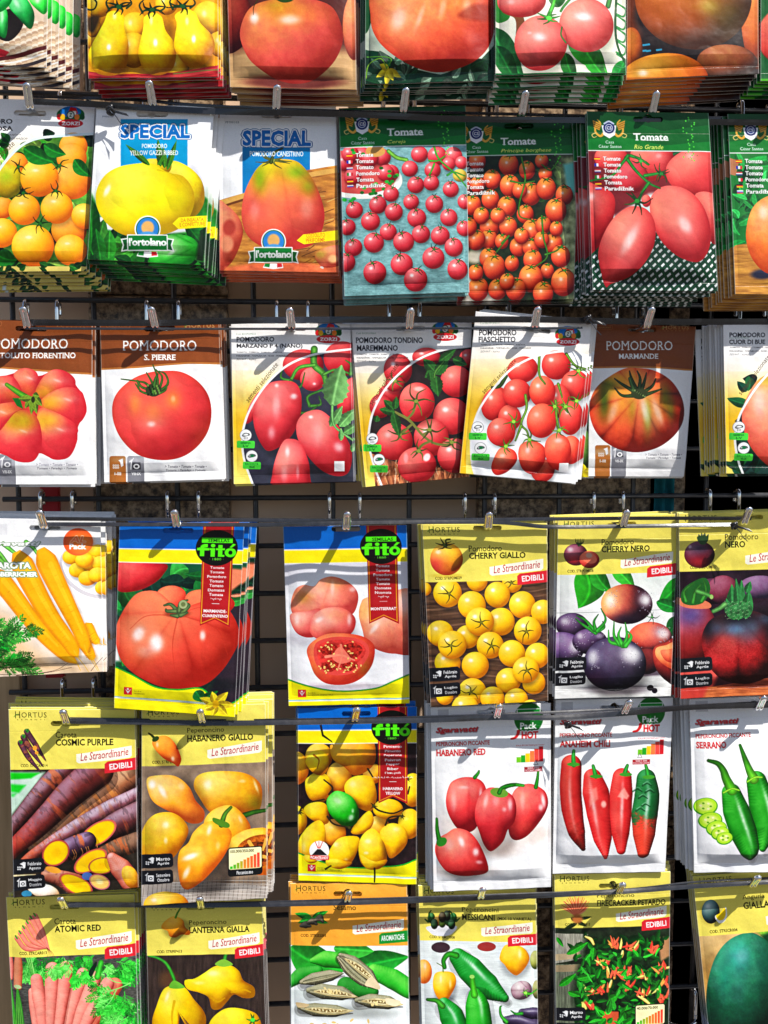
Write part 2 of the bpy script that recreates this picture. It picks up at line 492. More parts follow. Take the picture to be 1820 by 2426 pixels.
    def calyx(s, cx, cy, r, n=5, c=(40, 90, 35), w=None, rot=0.0, seed=1, sq=1.0, c2=None):
        rg = random.Random(seed); w = w or r*0.22
        for i in range(n):
            a = rot+2*math.pi*i/n+rg.uniform(-.3, .3); L = r*rg.uniform(.75, 1.15); b = rg.uniform(-.5, .5)
            p = [(cx, cy), (cx+math.cos(a)*L*.5, cy+math.sin(a)*L*.5*sq), (cx+math.cos(a+b)*L, cy+math.sin(a+b)*L*sq)]
            k = rg.uniform(.75, 1.25); s.stroke(p, w, tuple(min(255, v*k) for v in c), w*0.25)
        s.ell(cx, cy, w*.8, w*.7, c2 or tuple(min(255, v*1.5) for v in c))
    def text(s, t, x0, y0, x1, y1, c, bold=0.0, shear=0.0, serif=False, rot=0.0, a=1.0, out=None, outw=0.0, space=1.0):
        bm = text_bitmap(t, bold, shear, serif, space)
        if bm is None: return
        cx, cy = (x0+x1)/2, (y0+y1)/2; R = math.hypot(x1-x0, y1-y0)/2+outw
        sl = s.sub(cx-R, cy-R, cx+R, cy+R) if rot else s.sub(x0-outw, y0-outw, x1+outw, y1+outw)
        if sl is None: return
        H, W = bm.shape; k = math.radians(rot)
        def samp(ox, oy):
            acc = 0
            for qx in (-.33, 0, .33):
                for qy in (-.33, 0, .33):
                    dx = s.X[sl]+qx*s.px-cx+ox; dy = s.Y[sl]+qy*s.px-cy+oy
                    if rot: dx, dy = dx*math.cos(k)+dy*math.sin(k), -dx*math.sin(k)+dy*math.cos(k)
                    u = (dx/(x1-x0)+.5)*W-.5; v = (dy/(y1-y0)+.5)*H-.5
                    ui = np.round(u).astype(int); vi = np.round(v).astype(int)
                    ok = (ui >= 0) & (ui < W) & (vi >= 0) & (vi < H)
                    acc = acc+np.where(ok, bm[np.clip(vi, 0, H-1), np.clip(ui, 0, W-1)], 0)
            return acc/9
        if out is not None:
            o = 0
            for q in range(8): o = np.maximum(o, samp(outw*math.cos(q*math.pi/4), outw*math.sin(q*math.pi/4)))
            s.put(sl, o, C(out))
        s.put(sl, samp(0, 0)*a, C(c))
    def lines(s, ls, x0, y0, dy, h, wchar, c, **k):
        for i, t in enumerate(ls):
            s.text(t, x0, y0+i*dy, x0+wchar*len(t), y0+i*dy+h, c, **k)
    def clines(s, ls, cx, y0, dy, h, wchar, c, **k):
        for i, t in enumerate(ls):
            w = wchar*len(t)/2; s.text(t, cx-w, y0+i*dy, cx+w, y0+i*dy+h, c, **k)
    def mottle(s, amp, sx, sy=None, box=None, tint=None):
        sy = sy or sx
        f = (fbm(s.X/sx+3, s.Y/sy+7)-0.5)*2*amp
        if box is not None: f = f*s.rectmask(*box)
        col = s.img*(1+f[..., None]) if tint is None else s.img*(1-np.clip(f, 0, 1)[..., None])+C(tint)*np.clip(f, 0, 1)[..., None]
        s.img[:] = np.clip(col, 0, 1)
    def frond(s, x, y, ang, L, c, seed=0, w=4.0):
        """feathery compound leaf: a curved rib with paired, divided leaflets"""
        rg = random.Random(seed); bend = rg.uniform(-.5, .5); n = 7; px, py = x, y; a = ang
        for i in range(n):
            a = ang+bend*i/n; nx, ny = px+math.cos(a)*L/n, py+math.sin(a)*L/n
            s.stroke([(px, py), (nx, ny)], w, c, w*.8, smooth=False)
            l = L*.42*(1-i/n*.75)
            for sg in (-1, 1):
                b = a+sg*rg.uniform(.6, .95); qx, qy = nx+math.cos(b)*l, ny+math.sin(b)*l
                k = rg.uniform(.75, 1.3); cc = tuple(min(255, v*k) for v in c)
                s.stroke([(nx, ny), (qx, qy)], w*.8, cc, w*.4, smooth=False)
                for t in (.45, .75, 1.0):
                    for s2 in (-1, 1):
                        d = b+s2*.6; mx, my = nx+(qx-nx)*t, ny+(qy-ny)*t
                        s.stroke([(mx, my), (mx+math.cos(d)*l*.34, my+math.sin(d)*l*.34)], w*.95, cc, w*.4, smooth=False)
            px, py = nx, ny
    def finish(s, seed):
        m = s.img.mean(2, keepdims=True)
        im = m+(s.img-m)*1.05
        im = im+(im-.5)*.16*np.clip(1-np.abs(im-.5)*2, 0, 1)*2
        def box(a, r):
            for ax in (0, 1):
                p = [(0, 0)]*3; p[ax] = (r+1, r); c = np.cumsum(np.pad(a, p, mode='edge'), axis=ax); n = a.shape[ax]
                a = (np.take(c, range(2*r+1, 2*r+1+n), ax)-np.take(c, range(0, n), ax))/(2*r+1)
            return a
        im = im+.17*(im-box(im, 2))+.14*(im-box(im, 9))
        q = np.clip((im[..., 0]-np.maximum(im[..., 1], im[..., 2])-.3)/.3, 0, 1)*np.clip((im[..., 0]-.55)/.3, 0, 1)
        im[..., 1] += .055*q; im[..., 2] += .055*q
        g = np.random.RandomState(seed).randn(*s.U.shape)[..., None]*.012+np.random.RandomState(seed+99).randn(*s.img.shape)*.008
        e = (np.clip((.0065-np.minimum(s.U, 1-s.U))/.003, 0, 1)*.5)[..., None]      # bare trimmed edge of the film, its seam glint painted in as paler ink
        s.img = np.clip((im+g)*(1-e)+.86*e, 0, 1)
    def foliage(s, x0, y0, x1, y1, n, cols, L, W, seed=0, vein=True):
        rg = random.Random(seed)
        for i in range(n):
            x, y = rg.uniform(x0, x1), rg.uniform(y0, y1); a = rg.uniform(0, 2*math.pi); l = L*rg.uniform(.6, 1.3)
            c = rg.choice(cols); k = rg.uniform(.7, 1.2)
            s.leaf(x, y, x+math.cos(a)*l, y+math.sin(a)*l, W*rg.uniform(.6, 1.2), tuple(min(255, v*k) for v in c), bend=W*rg.uniform(-.4, .4), vein=vein)

# ink sets: dark, middle, light
RED = ((120, 14, 20), (212, 44, 50), (238, 104, 96))
PINK = ((150, 24, 40), (222, 62, 74), (246, 130, 128))
SCAR = ((140, 24, 14), (226, 66, 44), (248, 132, 100))
ORNG = ((150, 66, 8), (240, 150, 24), (255, 196, 84))
YELL = ((170, 110, 0), (244, 190, 14), (255, 226, 92))
GRN = ((6, 60, 14), (30, 132, 40), (110, 200, 90))
PURP = ((18, 10, 22), (58, 34, 62), (120, 92, 124))

def tom(A, x, y, r, cols, ry=None, rot=0, hl=.75, cal=None, seed=1, shadow=.35, calc=(46, 92, 34), **k):
    ry = ry or r
    A.blob((x, y, r, ry, rot), cols, hl=[(x-.34*r, y-.36*ry, .16*r, .14*ry, hl)] if hl else (), nsc=r*.9, shadow=shadow, **k)
    if cal: A.calyx(x+cal[0]*r, y+cal[1]*ry, r*cal[2], 5, calc, seed=seed, w=r*.13)
# ------------------------------------------------------------------ what is printed on each packet
WHITE = (244, 243, 244)
def zorzi_logo(A, x, y, w, cut=False):
    """round garden emblem over a red oval; x, y = centre of the oval, w = its width"""
    h = w*.30
    A.ell(x, y-w*.36, w*.56, w*.30, (28, 110, 60)); A.ell(x, y-w*.47, w*.42, w*.22, (40, 120, 190))
    A.poly([(x-w*.12, y-w*.42), (x, y-w*.66), (x+w*.22, y-w*.62), (x+w*.3, y-w*.40)], (200, 40, 45))
    A.rect(x+w*.02, y-w*.50, x+w*.22, y-w*.34, (235, 230, 225))
    for i, (dx, c) in enumerate(((-.46, (200, 40, 40)), (-.32, (230, 170, 40)), (.34, (30, 120, 50)), (.47, (20, 90, 40)), (.25, (225, 120, 40)))):
        A.ell(x+dx*w, y-w*.26, w*.10, w*.12, c)
    A.ell(x, y-w*.34, w*.16, w*.17, (60, 70, 64)); A.ell(x, y-w*.34, w*.12, w*.13, (205, 210, 200))
    A.text('Z', x-w*.07, y-w*.42, x+w*.07, y-w*.26, (30, 60, 40), bold=.03, shear=.2)
    A.ell(x, y, w*.5, h*.58, (196, 30, 40))
    A.text('ZORZI', x-w*.37, y-h*.27, x+w*.37, y+h*.27, WHITE, bold=.03)

def zorzi_base(A, x0, W, arc, title, code, logo, y0, dark=(58, 60, 74), lang=True, t2=None):
    """cream to orange packet with the white arc; arc = points of the arc from the right edge down, in the drawing's frame"""
    H = W*A.asp
    A.grad(x0, y0+H*.22, (246, 238, 226), x0, y0+H*.62, (250, 184, 40))
    A.grad(x0, y0+H*.62, (250, 184, 40), x0, y0+H*.97, (252, 226, 120), box=(x0-50, y0+H*.62, x0+W+80, y0+H*1.1))
    A.rect(x0-60, y0-60, x0+W+60, y0+H*.22, (244, 240, 238))
    A.grad(x0, y0+H*.18, (244, 240, 238), x0, y0+H*.30, (247, 232, 210), box=(x0-50, y0+H*.19, x0+W+80, y0+H*.29))
    a = catmull(arc, 8)
    pg = [tuple(p) for p in a]+[(x0+W*1.2, a[-1][1]+30), (x0+W*1.2, arc[0][1]-2)]
    A.poly(pg, dark)
    A.arc_pg = pg; A.arc = a

def zorzi_finish(A, x0, W, title, code, logo, y0, ic1, ic2, txt, words=((112, 108),), angle=-56, sx=0):
    k = W/765.0
    A.stroke([tuple(p) for p in A.arc], 13*k, (250, 250, 250))
    A.text(code, x0+33*k, y0+58*k, x0+158*k, y0+70*k, (120, 150, 130))
    for (t, a, b, c) in title: A.text(t, x0+a*k, y0+b[0]*k, x0+c*k, y0+b[1]*k, (30, 28, 40), bold=.028)
    A.text('TOMATO - TOMATE - TOMATA - RAJ\u010cICA', x0+36*k, y0+txt*k, x0+325*k, y0+(txt+13)*k, (50, 46, 50), bold=.01)
    A.text('PARADI\u017dNIK - \u041f\u0410\u0420\u0410\u0414\u0410\u0408\u0417\u0410 - ROSII - \u041f\u041e\u041c\u0418\u0414\u041e\u0420', x0+36*k, y0+(txt+22)*k, x0+365*k, y0+(txt+36)*k, (50, 46, 50), bold=.01)
    A.text('\u0414\u041e\u041c\u0410\u0422 - \u0637\u0645\u0627\u0637\u0645', x0+36*k, y0+(txt+45)*k, x0+160*k, y0+(txt+62)*k, (90, 86, 88))
    zorzi_logo(A, x0+logo[0]*k, y0+logo[1]*k, 150*k)
    for (x, y), t in ((ic1, ('SEMINA', 'I-V')), (ic2, ('RACCOLTA', 'VII-IX'))):
        A.ell(x, y, 38*k, 38*k, (120, 120, 124)); A.ell(x, y, 35*k, 35*k, (238, 240, 238))
        A.poly([(x-24*k, y+2*k), (x-8*k, y-14*k), (x+20*k, y-12*k), (x+26*k, y), (x+8*k, y+6*k), (x-14*k, y+10*k)], (90, 92, 96), smooth=True)
        A.poly([(x-16*k, y+0*k), (x-4*k, y-9*k), (x+14*k, y-8*k), (x+14*k, y), (x, y+3*k)], (226, 228, 226), smooth=True)
        if t[0] == 'SEMINA':
            for q in range(6): A.ell(x+(-8+9*(q % 3))*k, y+(15+8*(q//3))*k, 2.6*k, 2.6*k, (60, 62, 66))
        else: A.ell(x+3*k, y-2*k, 13*k, 10*k, (20, 120, 80))
        A.rect(x-57*k, y+36*k, x+57*k, y+82*k, (84, 200, 74), r=9*k, rot=1)
        A.text(t[0], x-33*k if t[0] == 'SEMINA' else x-42*k, y+42*k, x+33*k if t[0] == 'SEMINA' else x+42*k, y+57*k, (16, 110, 50), bold=.02)
        A.text(t[1], x-18*k, y+61*k, x+20*k, y+77*k, (16, 100, 46), bold=.03)

def sementi(A, x0, y0, x1, y1, h):
    A.text('sementi selezionate', (x0+x1)/2-math.hypot(x1-x0, y1-y0)/2, (y0+y1)/2-h/2, (x0+x1)/2+math.hypot(x1-x0, y1-y0)/2, (y0+y1)/2+h/2,
           (80, 56, 30), shear=.15, rot=math.degrees(math.atan2(y1-y0, x1-x0)))

def hortus_word(A, x0, y0, x1, y1, c, green=True):
    w = x1-x0; h = y1-y0
    A.text('H', x0, y0, x0+w*.17, y0+h*.80, c, bold=.004)
    A.text('ORTUS', x0+w*.2, y0+h*.10, x1, y0+h*.72, c, bold=.0, space=1.15)
    if green: A.stroke([(x0-w*.03, y0+h*.62), (x0+w*.03, y0+h*.40), (x0+w*.13, y0+h*.30)], h*.07, (60, 140, 50), h*.03)
    A.text('SEMENTI', x0+w*.06, y0+h*.86, x0+w*.94, y1, c, space=2.6)

def hortus_hdr(A, kind, name, code, badge='EDIBILI', bc=(206, 36, 50), yel=(229, 211, 104), yh=466, months=None, scale=None, nb=825, kw=635):
    A.p()
    A.rect(-60, -60, 1060, yh, yel)
    A.grad(0, 0, tuple(min(255, v+8) for v in yel), 0, 200, yel, box=(-60, -60, 1060, 200))
    hortus_word(A, 50, 12, 300, 84, (52, 48, 24))
    for i in range(42):   # faint dotted device of the header
        A.ell(420+(i*61) % 480, 100+(i*37) % 120, 5, 5, tuple(min(255, v+9) for v in yel))
    A.text(kind, 365, 172, kw, 224, (50, 42, 14), bold=.004)
    A.text(name, 365, 230, nb, 286, (18, 14, 6), bold=.026)
    A.poly([(528, 352), (968, 292), (968, 372), (950, 388), (548, 424), (528, 412)], (246, 240, 214))
    A.text('Le Straordinarie', 556, 322, 944, 388, (176, 30, 44), shear=.3, rot=-6, bold=.006)
    A.text(code, 85, 422, 300, 448, (34, 28, 6), bold=.012)
    if badge:
        A.poly([(752, 432), (775, 412), (1010, 388), (1010, 486), (752, 506)], bc)
        A.text(badge, 790 if len(badge) < 8 else 770, 424, 970, 474, WHITE, bold=.02, rot=-4)
    if months:
        for i, (m1, m2) in enumerate(months):
            y = 1160+i*130
            A.rect(-30, y, 256, y+112, (30, 32, 40), r=26, rot=-3)
            A.text(m1, 120, y+24, 232, y+52, WHITE, bold=.012, rot=-2)
            A.text(m2, 128, y+62, 226, y+90, WHITE, bold=.012, rot=-2)
            if i == 0:
                A.poly([(56, y+40), (88, y+24), (104, y+30), (98, y+70), (84, y+78), (78, y+52)], (226, 228, 232))
                for q in range(5): A.ell(40+(q % 3)*16, y+66+(q//3)*15, 6, 6, (226, 228, 232))
            else:
                A.rect(52, y+42, 100, y+88, (226, 228, 232)); A.ell(76, y+66, 15, 13, (30, 32, 40)); A.ell(76, y+66, 8, 7, (226, 228, 232))
                A.stroke([(40, y+86), (44, y+40), (52, y+24)], 5, (226, 228, 232)); A.leaf(30, y+46, 48, y+30, 6, (226, 228, 232), vein=False)
    if scale:
        A.rect(690, 1140, 966, 1372, (26, 28, 30), r=24)
        A.rect(698, 1150, 958, 1316, (246, 232, 176), r=14)
        A.text(scale[0], 706, 1160, 900, 1186, (40, 36, 20), bold=.015)
        for i in range(9):
            t = i/8; col = (int(60+190*min(1, t*1.6)), int(170-20*t if t < .5 else 190-120*t), 50)
            A.rect(706+i*27, 1290-i*12, 728+i*27, 1312, col)
        A.text(scale[1], 760, 1330, 890, 1358, WHITE, bold=.01)
    A.z()

def fito_hdr(A, langs, name, curve_y=(1238, 1345, 1218), season='INVIERNO, PRIMAVERA'):
    A.p()
    A.rect(-60, -60, 1060, 186, (10, 108, 190)); A.rect(-60, 184, 1060, 192, (235, 240, 240))
    A.rect(-60, 192, 1060, 296, (250, 224, 20)); A.rect(-60, 295, 1060, 301, (244, 244, 236))
    a, b, c = curve_y
    pts = [(-60, a-15), (120, a+45), (330, b-12), (520, b), (720, b-20), (880, c+45), (1060, c-20)]
    q = [tuple(p) for p in catmull(pts, 6)]
    A.poly(q+[(1060, 1600), (-60, 1600)], (250, 232, 24)); A.stroke(pts, 13, (30, 150, 50))
    A.rect(-60, 1412, 1060, 1418, (60, 170, 200)); A.rect(-60, 1418, 1060, 1426, (240, 246, 240))
    A.rect(78, 1326, 146, 1390, (214, 40, 40)); A.poly([(90, 1342), (112, 1380), (140, 1338), (113, 1362)], WHITE); A.ell(112, 1342, 8, 8, WHITE)
    A.text('Siembra', 160, 1346, 222, 1362, (120, 110, 20)); A.text(season, 160, 1368, 160+11*len(season), 1384, (110, 100, 20))
def fito_rib(A, langs, name):
    A.p()
    A.poly([(668, -50), (918, -50), (922, 800), (797, 742), (676, 796)], (164, 24, 32))
    for x in (684, 904): A.stroke([(x, -10), (x+2, 776)], 6, (226, 150, 40), smooth=False)
    A.stroke([(686, 776), (797, 726), (908, 776)], 5, (226, 150, 40), smooth=False)
    A.ell(786, 170, 170, 143, (20, 20, 18))
    A.rect(664, 90, 912, 130, (88, 214, 26)); A.text('SEMILLAS', 714, 98, 886, 124, (16, 40, 10), bold=.015)
    A.text('f', 640, 136, 716, 240, (92, 224, 24), bold=.05); A.rect(628, 172, 726, 190, (92, 224, 24))
    A.rect(738, 172, 772, 240, (92, 224, 24)); A.rect(728, 172, 772, 188, (92, 224, 24)); A.ell(756, 152, 18, 14, (92, 224, 24))
    A.rect(798, 146, 832, 240, (92, 224, 24)); A.rect(780, 172, 852, 188, (92, 224, 24)); A.rect(806, 226, 850, 240, (92, 224, 24))
    A.ell(898, 206, 46, 36, (92, 224, 24)); A.ell(898, 206, 17, 17, (20, 20, 18)); A.poly([(888, 166), (916, 136), (940, 140), (906, 168)], (92, 224, 24))
    A.text('\u00b7 1880 \u00b7', 730, 250, 846, 268, (110, 220, 60))
    for i, t in enumerate(langs): A.text(t, 797-9.6*len(t), 316+36*i, 797+9.6*len(t), 338+36*i, WHITE, bold=.015)
    y = 316+36*len(langs)
    A.rect(767, y+10, 827, y+13, WHITE)
    for i, t in enumerate(name): A.text(t, 797-10.5*len(t), y+58+38*i, 797+10.5*len(t), y+83+38*i, WHITE, bold=.03)
    A.z()

def casa_hdr(A, kind_name, x=(330, 640), yb=317):
    """green header with the crest, the two words and the little flags"""
    A.p()
    A.rect(-60, -60, 1060, yb, (8, 84, 36))
    A.poly([(-60, 120), (300, 60), (620, 150), (1060, 90), (1060, yb-6), (-60, yb-6)], (10, 104, 44), smooth=False, a=.8)
    A.poly([(-60, 230), (260, 196), (620, 268), (1060, 226), (1060, yb-6), (-60, yb-6)], (10, 128, 52), a=.7)
    A.rect(-60, yb-6, 1060, yb, (230, 240, 232))
    # crest: two golden griffins either side of a blue roundel, over a white point
    for sgn in (-1, 1):
        x0 = 178
        A.stroke([(x0+sgn*40, 170), (x0+sgn*74, 196), (x0+sgn*112, 160), (x0+sgn*104, 100), (x0+sgn*70, 92), (x0+sgn*92, 66)], 20, (204, 160, 72), 8)
        A.poly([(x0+sgn*60, 96), (x0+sgn*132, 70), (x0+sgn*124, 130), (x0+sgn*78, 150)], (190, 146, 62))
        for q in range(3): A.stroke([(x0+sgn*72, 110+q*14), (x0+sgn*126, 84+q*18)], 4, (90, 70, 30))
        A.stroke([(x0+sgn*108, 170), (x0+sgn*140, 186), (x0+sgn*128, 208), (x0+sgn*104, 200)], 7, (210, 190, 120), 4)
    A.poly([(118, 110), (238, 110), (224, 186), (178, 214), (132, 186)], (226, 230, 236))
    A.ell(178, 130, 46, 46, (30, 44, 110)); A.ell(178, 130, 31, 31, (196, 206, 226)); A.ell(178, 130, 26, 26, (36, 52, 120))
    A.text('CS', 158, 116, 200, 144, (220, 226, 240), bold=.03)
    A.stroke([(140, 96), (178, 78), (216, 96)], 12, (176, 190, 214))
    A.text('Casa', 144, 232, 214, 256, (224, 236, 226), serif=True); A.text('C\u00e9sar Santos', 88, 266, 272, 292, (224, 236, 226), serif=True)
    A.text('Tomate', 372, 168, 660, 232, (236, 240, 230), bold=.022, serif=True)
    A.text(kind_name, 374, 262, 374+24*len(kind_name), 300, (238, 236, 120), shear=.25)
    rg = random.Random(7)
    for i in range(26): A.ell(840+rg.gauss(0, 34), 40+i*14, 6, 6, (84, 190, 70)); A.ell(840+rg.gauss(0, 34), 40+i*14, 3, 3, (20, 120, 56))
    A.z()
def casa_list(A, y0=380, x0=48):
    A.p()
    fl = (((190, 30, 30), (240, 190, 30), (190, 30, 30), 0), ((40, 60, 150), (240, 240, 240), (200, 40, 50), 1), ((190, 60, 70), (230, 230, 236), (50, 60, 130), 0),
          ((30, 130, 60), (240, 240, 240), (200, 40, 50), 1), ((30, 26, 26), (200, 40, 40), (240, 190, 40), 0), ((240, 240, 244), (60, 90, 180), (200, 50, 60), 0))
    for i, (t, f) in enumerate(zip(('Tomate', 'Tomate', 'Tomato', 'Pomodoro', 'Tomata', 'Paradi\u017enik'), fl)):
        y = y0+i*49
        for q in range(3):
            if f[3]: A.rect(x0+q*16, y-12, x0+q*16+16, y+13, f[q])
            else: A.rect(x0, y-12+q*8.5, x0+48, y-3.5+q*8.5, f[q])
        w = 23.5*len(t)
        A.text(t, x0+74, y-16, x0+74+w, y+ (24 if t[0] == 'P' and 'z' not in t and False else 16), (24, 20, 20), bold=.02, a=.5)
        A.text(t, x0+71, y-20, x0+71+w, y+15, (250, 248, 246), bold=.02)
    A.z()

def sgar_hdr(A, name, level, note, nx=585):
    A.p()
    A.text('Sgaravatti', 42, 172, 400, 232, (150, 120, 124), shear=.25, bold=.05, out=(190, 180, 184), outw=5)
    A.text('Sgaravatti', 38, 166, 396, 226, (196, 40, 50), shear=.25, bold=.022)
    A.text('PEPERONCINO PICCANTE', 42, 288, 486, 326, (188, 30, 38), bold=.026, out=(232, 226, 226), outw=5)
    A.text(name, 42, 350, nx, 410, (192, 28, 38), bold=.035, out=(226, 216, 216), outw=6)
    A.ell(815, 118, 122, 130, (14, 116, 44)); A.rect(716, 40, 916, 74, (244, 244, 246)); A.rect(722, 46, 910, 68, (24, 140, 60))
    A.text('Pack', 742, 152, 884, 210, (246, 246, 244), bold=.022)
    A.text('HOT', 752, 222, 896, 292, (206, 40, 44), bold=.05, out=(248, 246, 246), outw=7)
    A.stroke([(668, 284), (700, 276), (722, 250), (728, 226)], 18, (206, 40, 44), 30)
    A.text('SCALA PICCANTEZZA gradi Scoville*', 706, 334, 946, 352, (190, 70, 70), bold=.004)
    cols = ((120, 190, 40), (50, 160, 50), (236, 190, 40), (238, 120, 70), (222, 70, 62), (190, 30, 44))
    hs = (46, 60, 74, 92, 108, 126)
    for i in range(6): A.rect(708+i*38, 482-hs[i], 745+i*38, 482, cols[i])
    x = 726+level*36
    A.poly([(x, 466), (x+24, 506), (x-24, 506)], (110, 100, 104)); A.poly([(x, 476), (x+16, 501), (x-16, 501)], (248, 248, 248))
    w = 96; xc = min(max(x-20, 740), 890)
    A.rect(xc-w*.8, 520, xc+w*.8, 562, (160, 40, 54))
    A.text(note[0], xc-50, 524, xc+50, 539, (250, 238, 238), bold=.01); A.text(note[1], xc-72, 543, xc+72, 558, (250, 238, 238), bold=.01)
    A.z()

def brown_hdr(A, x0, y0, k, name, nx, months=True, edge=None):
    """white packet with the brown top; x0,y0 = its corner in the drawing, k = drawing units per 1/760 width"""
    X = lambda a: x0+a*k
    Y = lambda a: y0+a*k
    A.fill(WHITE)
    e = edge or [(-60, 296), (120, 294), (300, 284), (460, 268), (600, 262), (860, 268)]
    A.poly([(X(-80), Y(-60))]+[(X(a), Y(b+12)) for a, b in e]+[(X(860), Y(-60))], (176, 120, 66))
    A.poly([(X(-80), Y(-60))]+[(X(a), Y(b)) for a, b in e]+[(X(860), Y(-60))], (132, 78, 38))
    A.rect(X(40), Y(12), X(190), Y(40), (160, 106, 66), r=10*k); A.rect(X(43), Y(15), X(187), Y(37), (124, 72, 36), r=8*k)
    A.text('COD.BSOPOM009', X(52), Y(20), X(178), Y(32), (190, 150, 110))
    hortus_word(A, X(540), Y(8), X(726), Y(52), (188, 146, 104), green=True)
    A.text('POMODORO', X(145), Y(118), X(612), Y(186), (226, 222, 218), serif=True)
    A.text(name, X(nx[0]), Y(208), X(nx[1]), Y(246), (236, 234, 230), serif=True, bold=.016)
    if months:
        A.rect(X(60), Y(852), X(166), Y(1080), (168, 112, 58), r=16*k); A.rect(X(166), Y(852), X(172), Y(1080), (240, 240, 240))
        A.rect(X(174), Y(852), X(280), Y(1080), (128, 128, 134), r=16*k)
        A.poly([(X(118), Y(880)), (X(146), Y(868)), (X(150), Y(912)), (X(136), Y(922)), (X(130), Y(890))], WHITE)
        for q in range(6): A.ell(X(88+14*(q % 3)), Y(912+14*(q//3)), 6*k, 6*k, WHITE); A.ell(X(88+14*(q % 3)), Y(912+14*(q//3)), 3*k, 3*k, (168, 112, 58))
        A.rect(X(206), Y(890), X(258), Y(938), (60, 60, 66)); A.ell(X(232), Y(918), 19*k, 16*k, WHITE); A.ell(X(232), Y(918), 11*k, 9*k, (60, 60, 66))
        A.stroke([(X(196), Y(936)), (X(202), Y(890)), (X(214), Y(866))], 5*k, WHITE); A.leaf(X(186), Y(890), X(206), Y(872), 7*k, WHITE, vein=False)
        A.text('I-III', X(92), Y(954), X(134), Y(974), WHITE, serif=True, bold=.02); A.text('VII-IX', X(198), Y(954), X(258), Y(974), WHITE, serif=True, bold=.02)
    A.text('> Tomato \u2022 Tomate \u2022 Tomate \u2022', X(410), Y(908), X(676), Y(928), (92, 90, 100), shear=.3, bold=.012)
    A.text('Tomate \u2022 Paradajz \u2022 Tomata', X(416), Y(934), X(668), Y(954), (92, 90, 100), shear=.3, bold=.012)

ARTS = {}
def art(name):
    def deco(f): ARTS[name] = f; return f
    return deco

# --- top row
@art('green_pods')
def _(A):
    A.fill((204, 182, 160))
    for i in range(26):      # woven basket
        y = 150+i*16
        for j in range(14):
            A.poly([(-120+j*36, y), (-96+j*36, y-14), (-70+j*36, y-2), (-94+j*36, y+13)], ((226, 208, 186), (178, 150, 128), (206, 178, 150))[(i+j) % 3], smooth=True)
    A.poly([(-200, 250), (60, 330), (-20, 400), (-200, 380)], (196, 40, 56))
    A.stroke([(-100, 385), (120, 350), (340, 285)], 26, (92, 40, 40)); A.stroke([(-100, 410), (120, 385), (340, 320)], 10, (226, 220, 214))
    A.stroke([(-100, 430), (140, 415), (340, 360)], 22, (70, 60, 62))
    A.rect(-300, 424, 400, 470, (168, 170, 176))
    A.poly([(-60, 120), (120, 60), (150, 170), (60, 270), (-40, 220)], (40, 34, 30), smooth=True)
    A.blob([(60, -10), (150, -20), (215, 70), (218, 150), (190, 190), (120, 120), (60, 50)], ((10, 90, 40), (26, 152, 70), (90, 210, 120)), hl=[(110, 30, 14, 34, .4, -30)])
    A.blob([(190, -60), (290, -50), (310, 40), (280, 92), (230, 60), (190, 10)], ((16, 120, 40), (40, 200, 60), (130, 240, 120)), hl=[(240, 0, 12, 26, .5)])
    A.blob([(-40, 40), (40, 60), (56, 150), (40, 246), (0, 230), (-50, 170)], ((10, 100, 40), (34, 170, 70), (120, 225, 130)), hl=[(20, 120, 9, 40, .4)])
    A.blob([(-160, -80), (60, -60), (80, 20), (0, 90), (-140, 60)], ((10, 120, 50), (60, 190, 100), (180, 240, 190)))

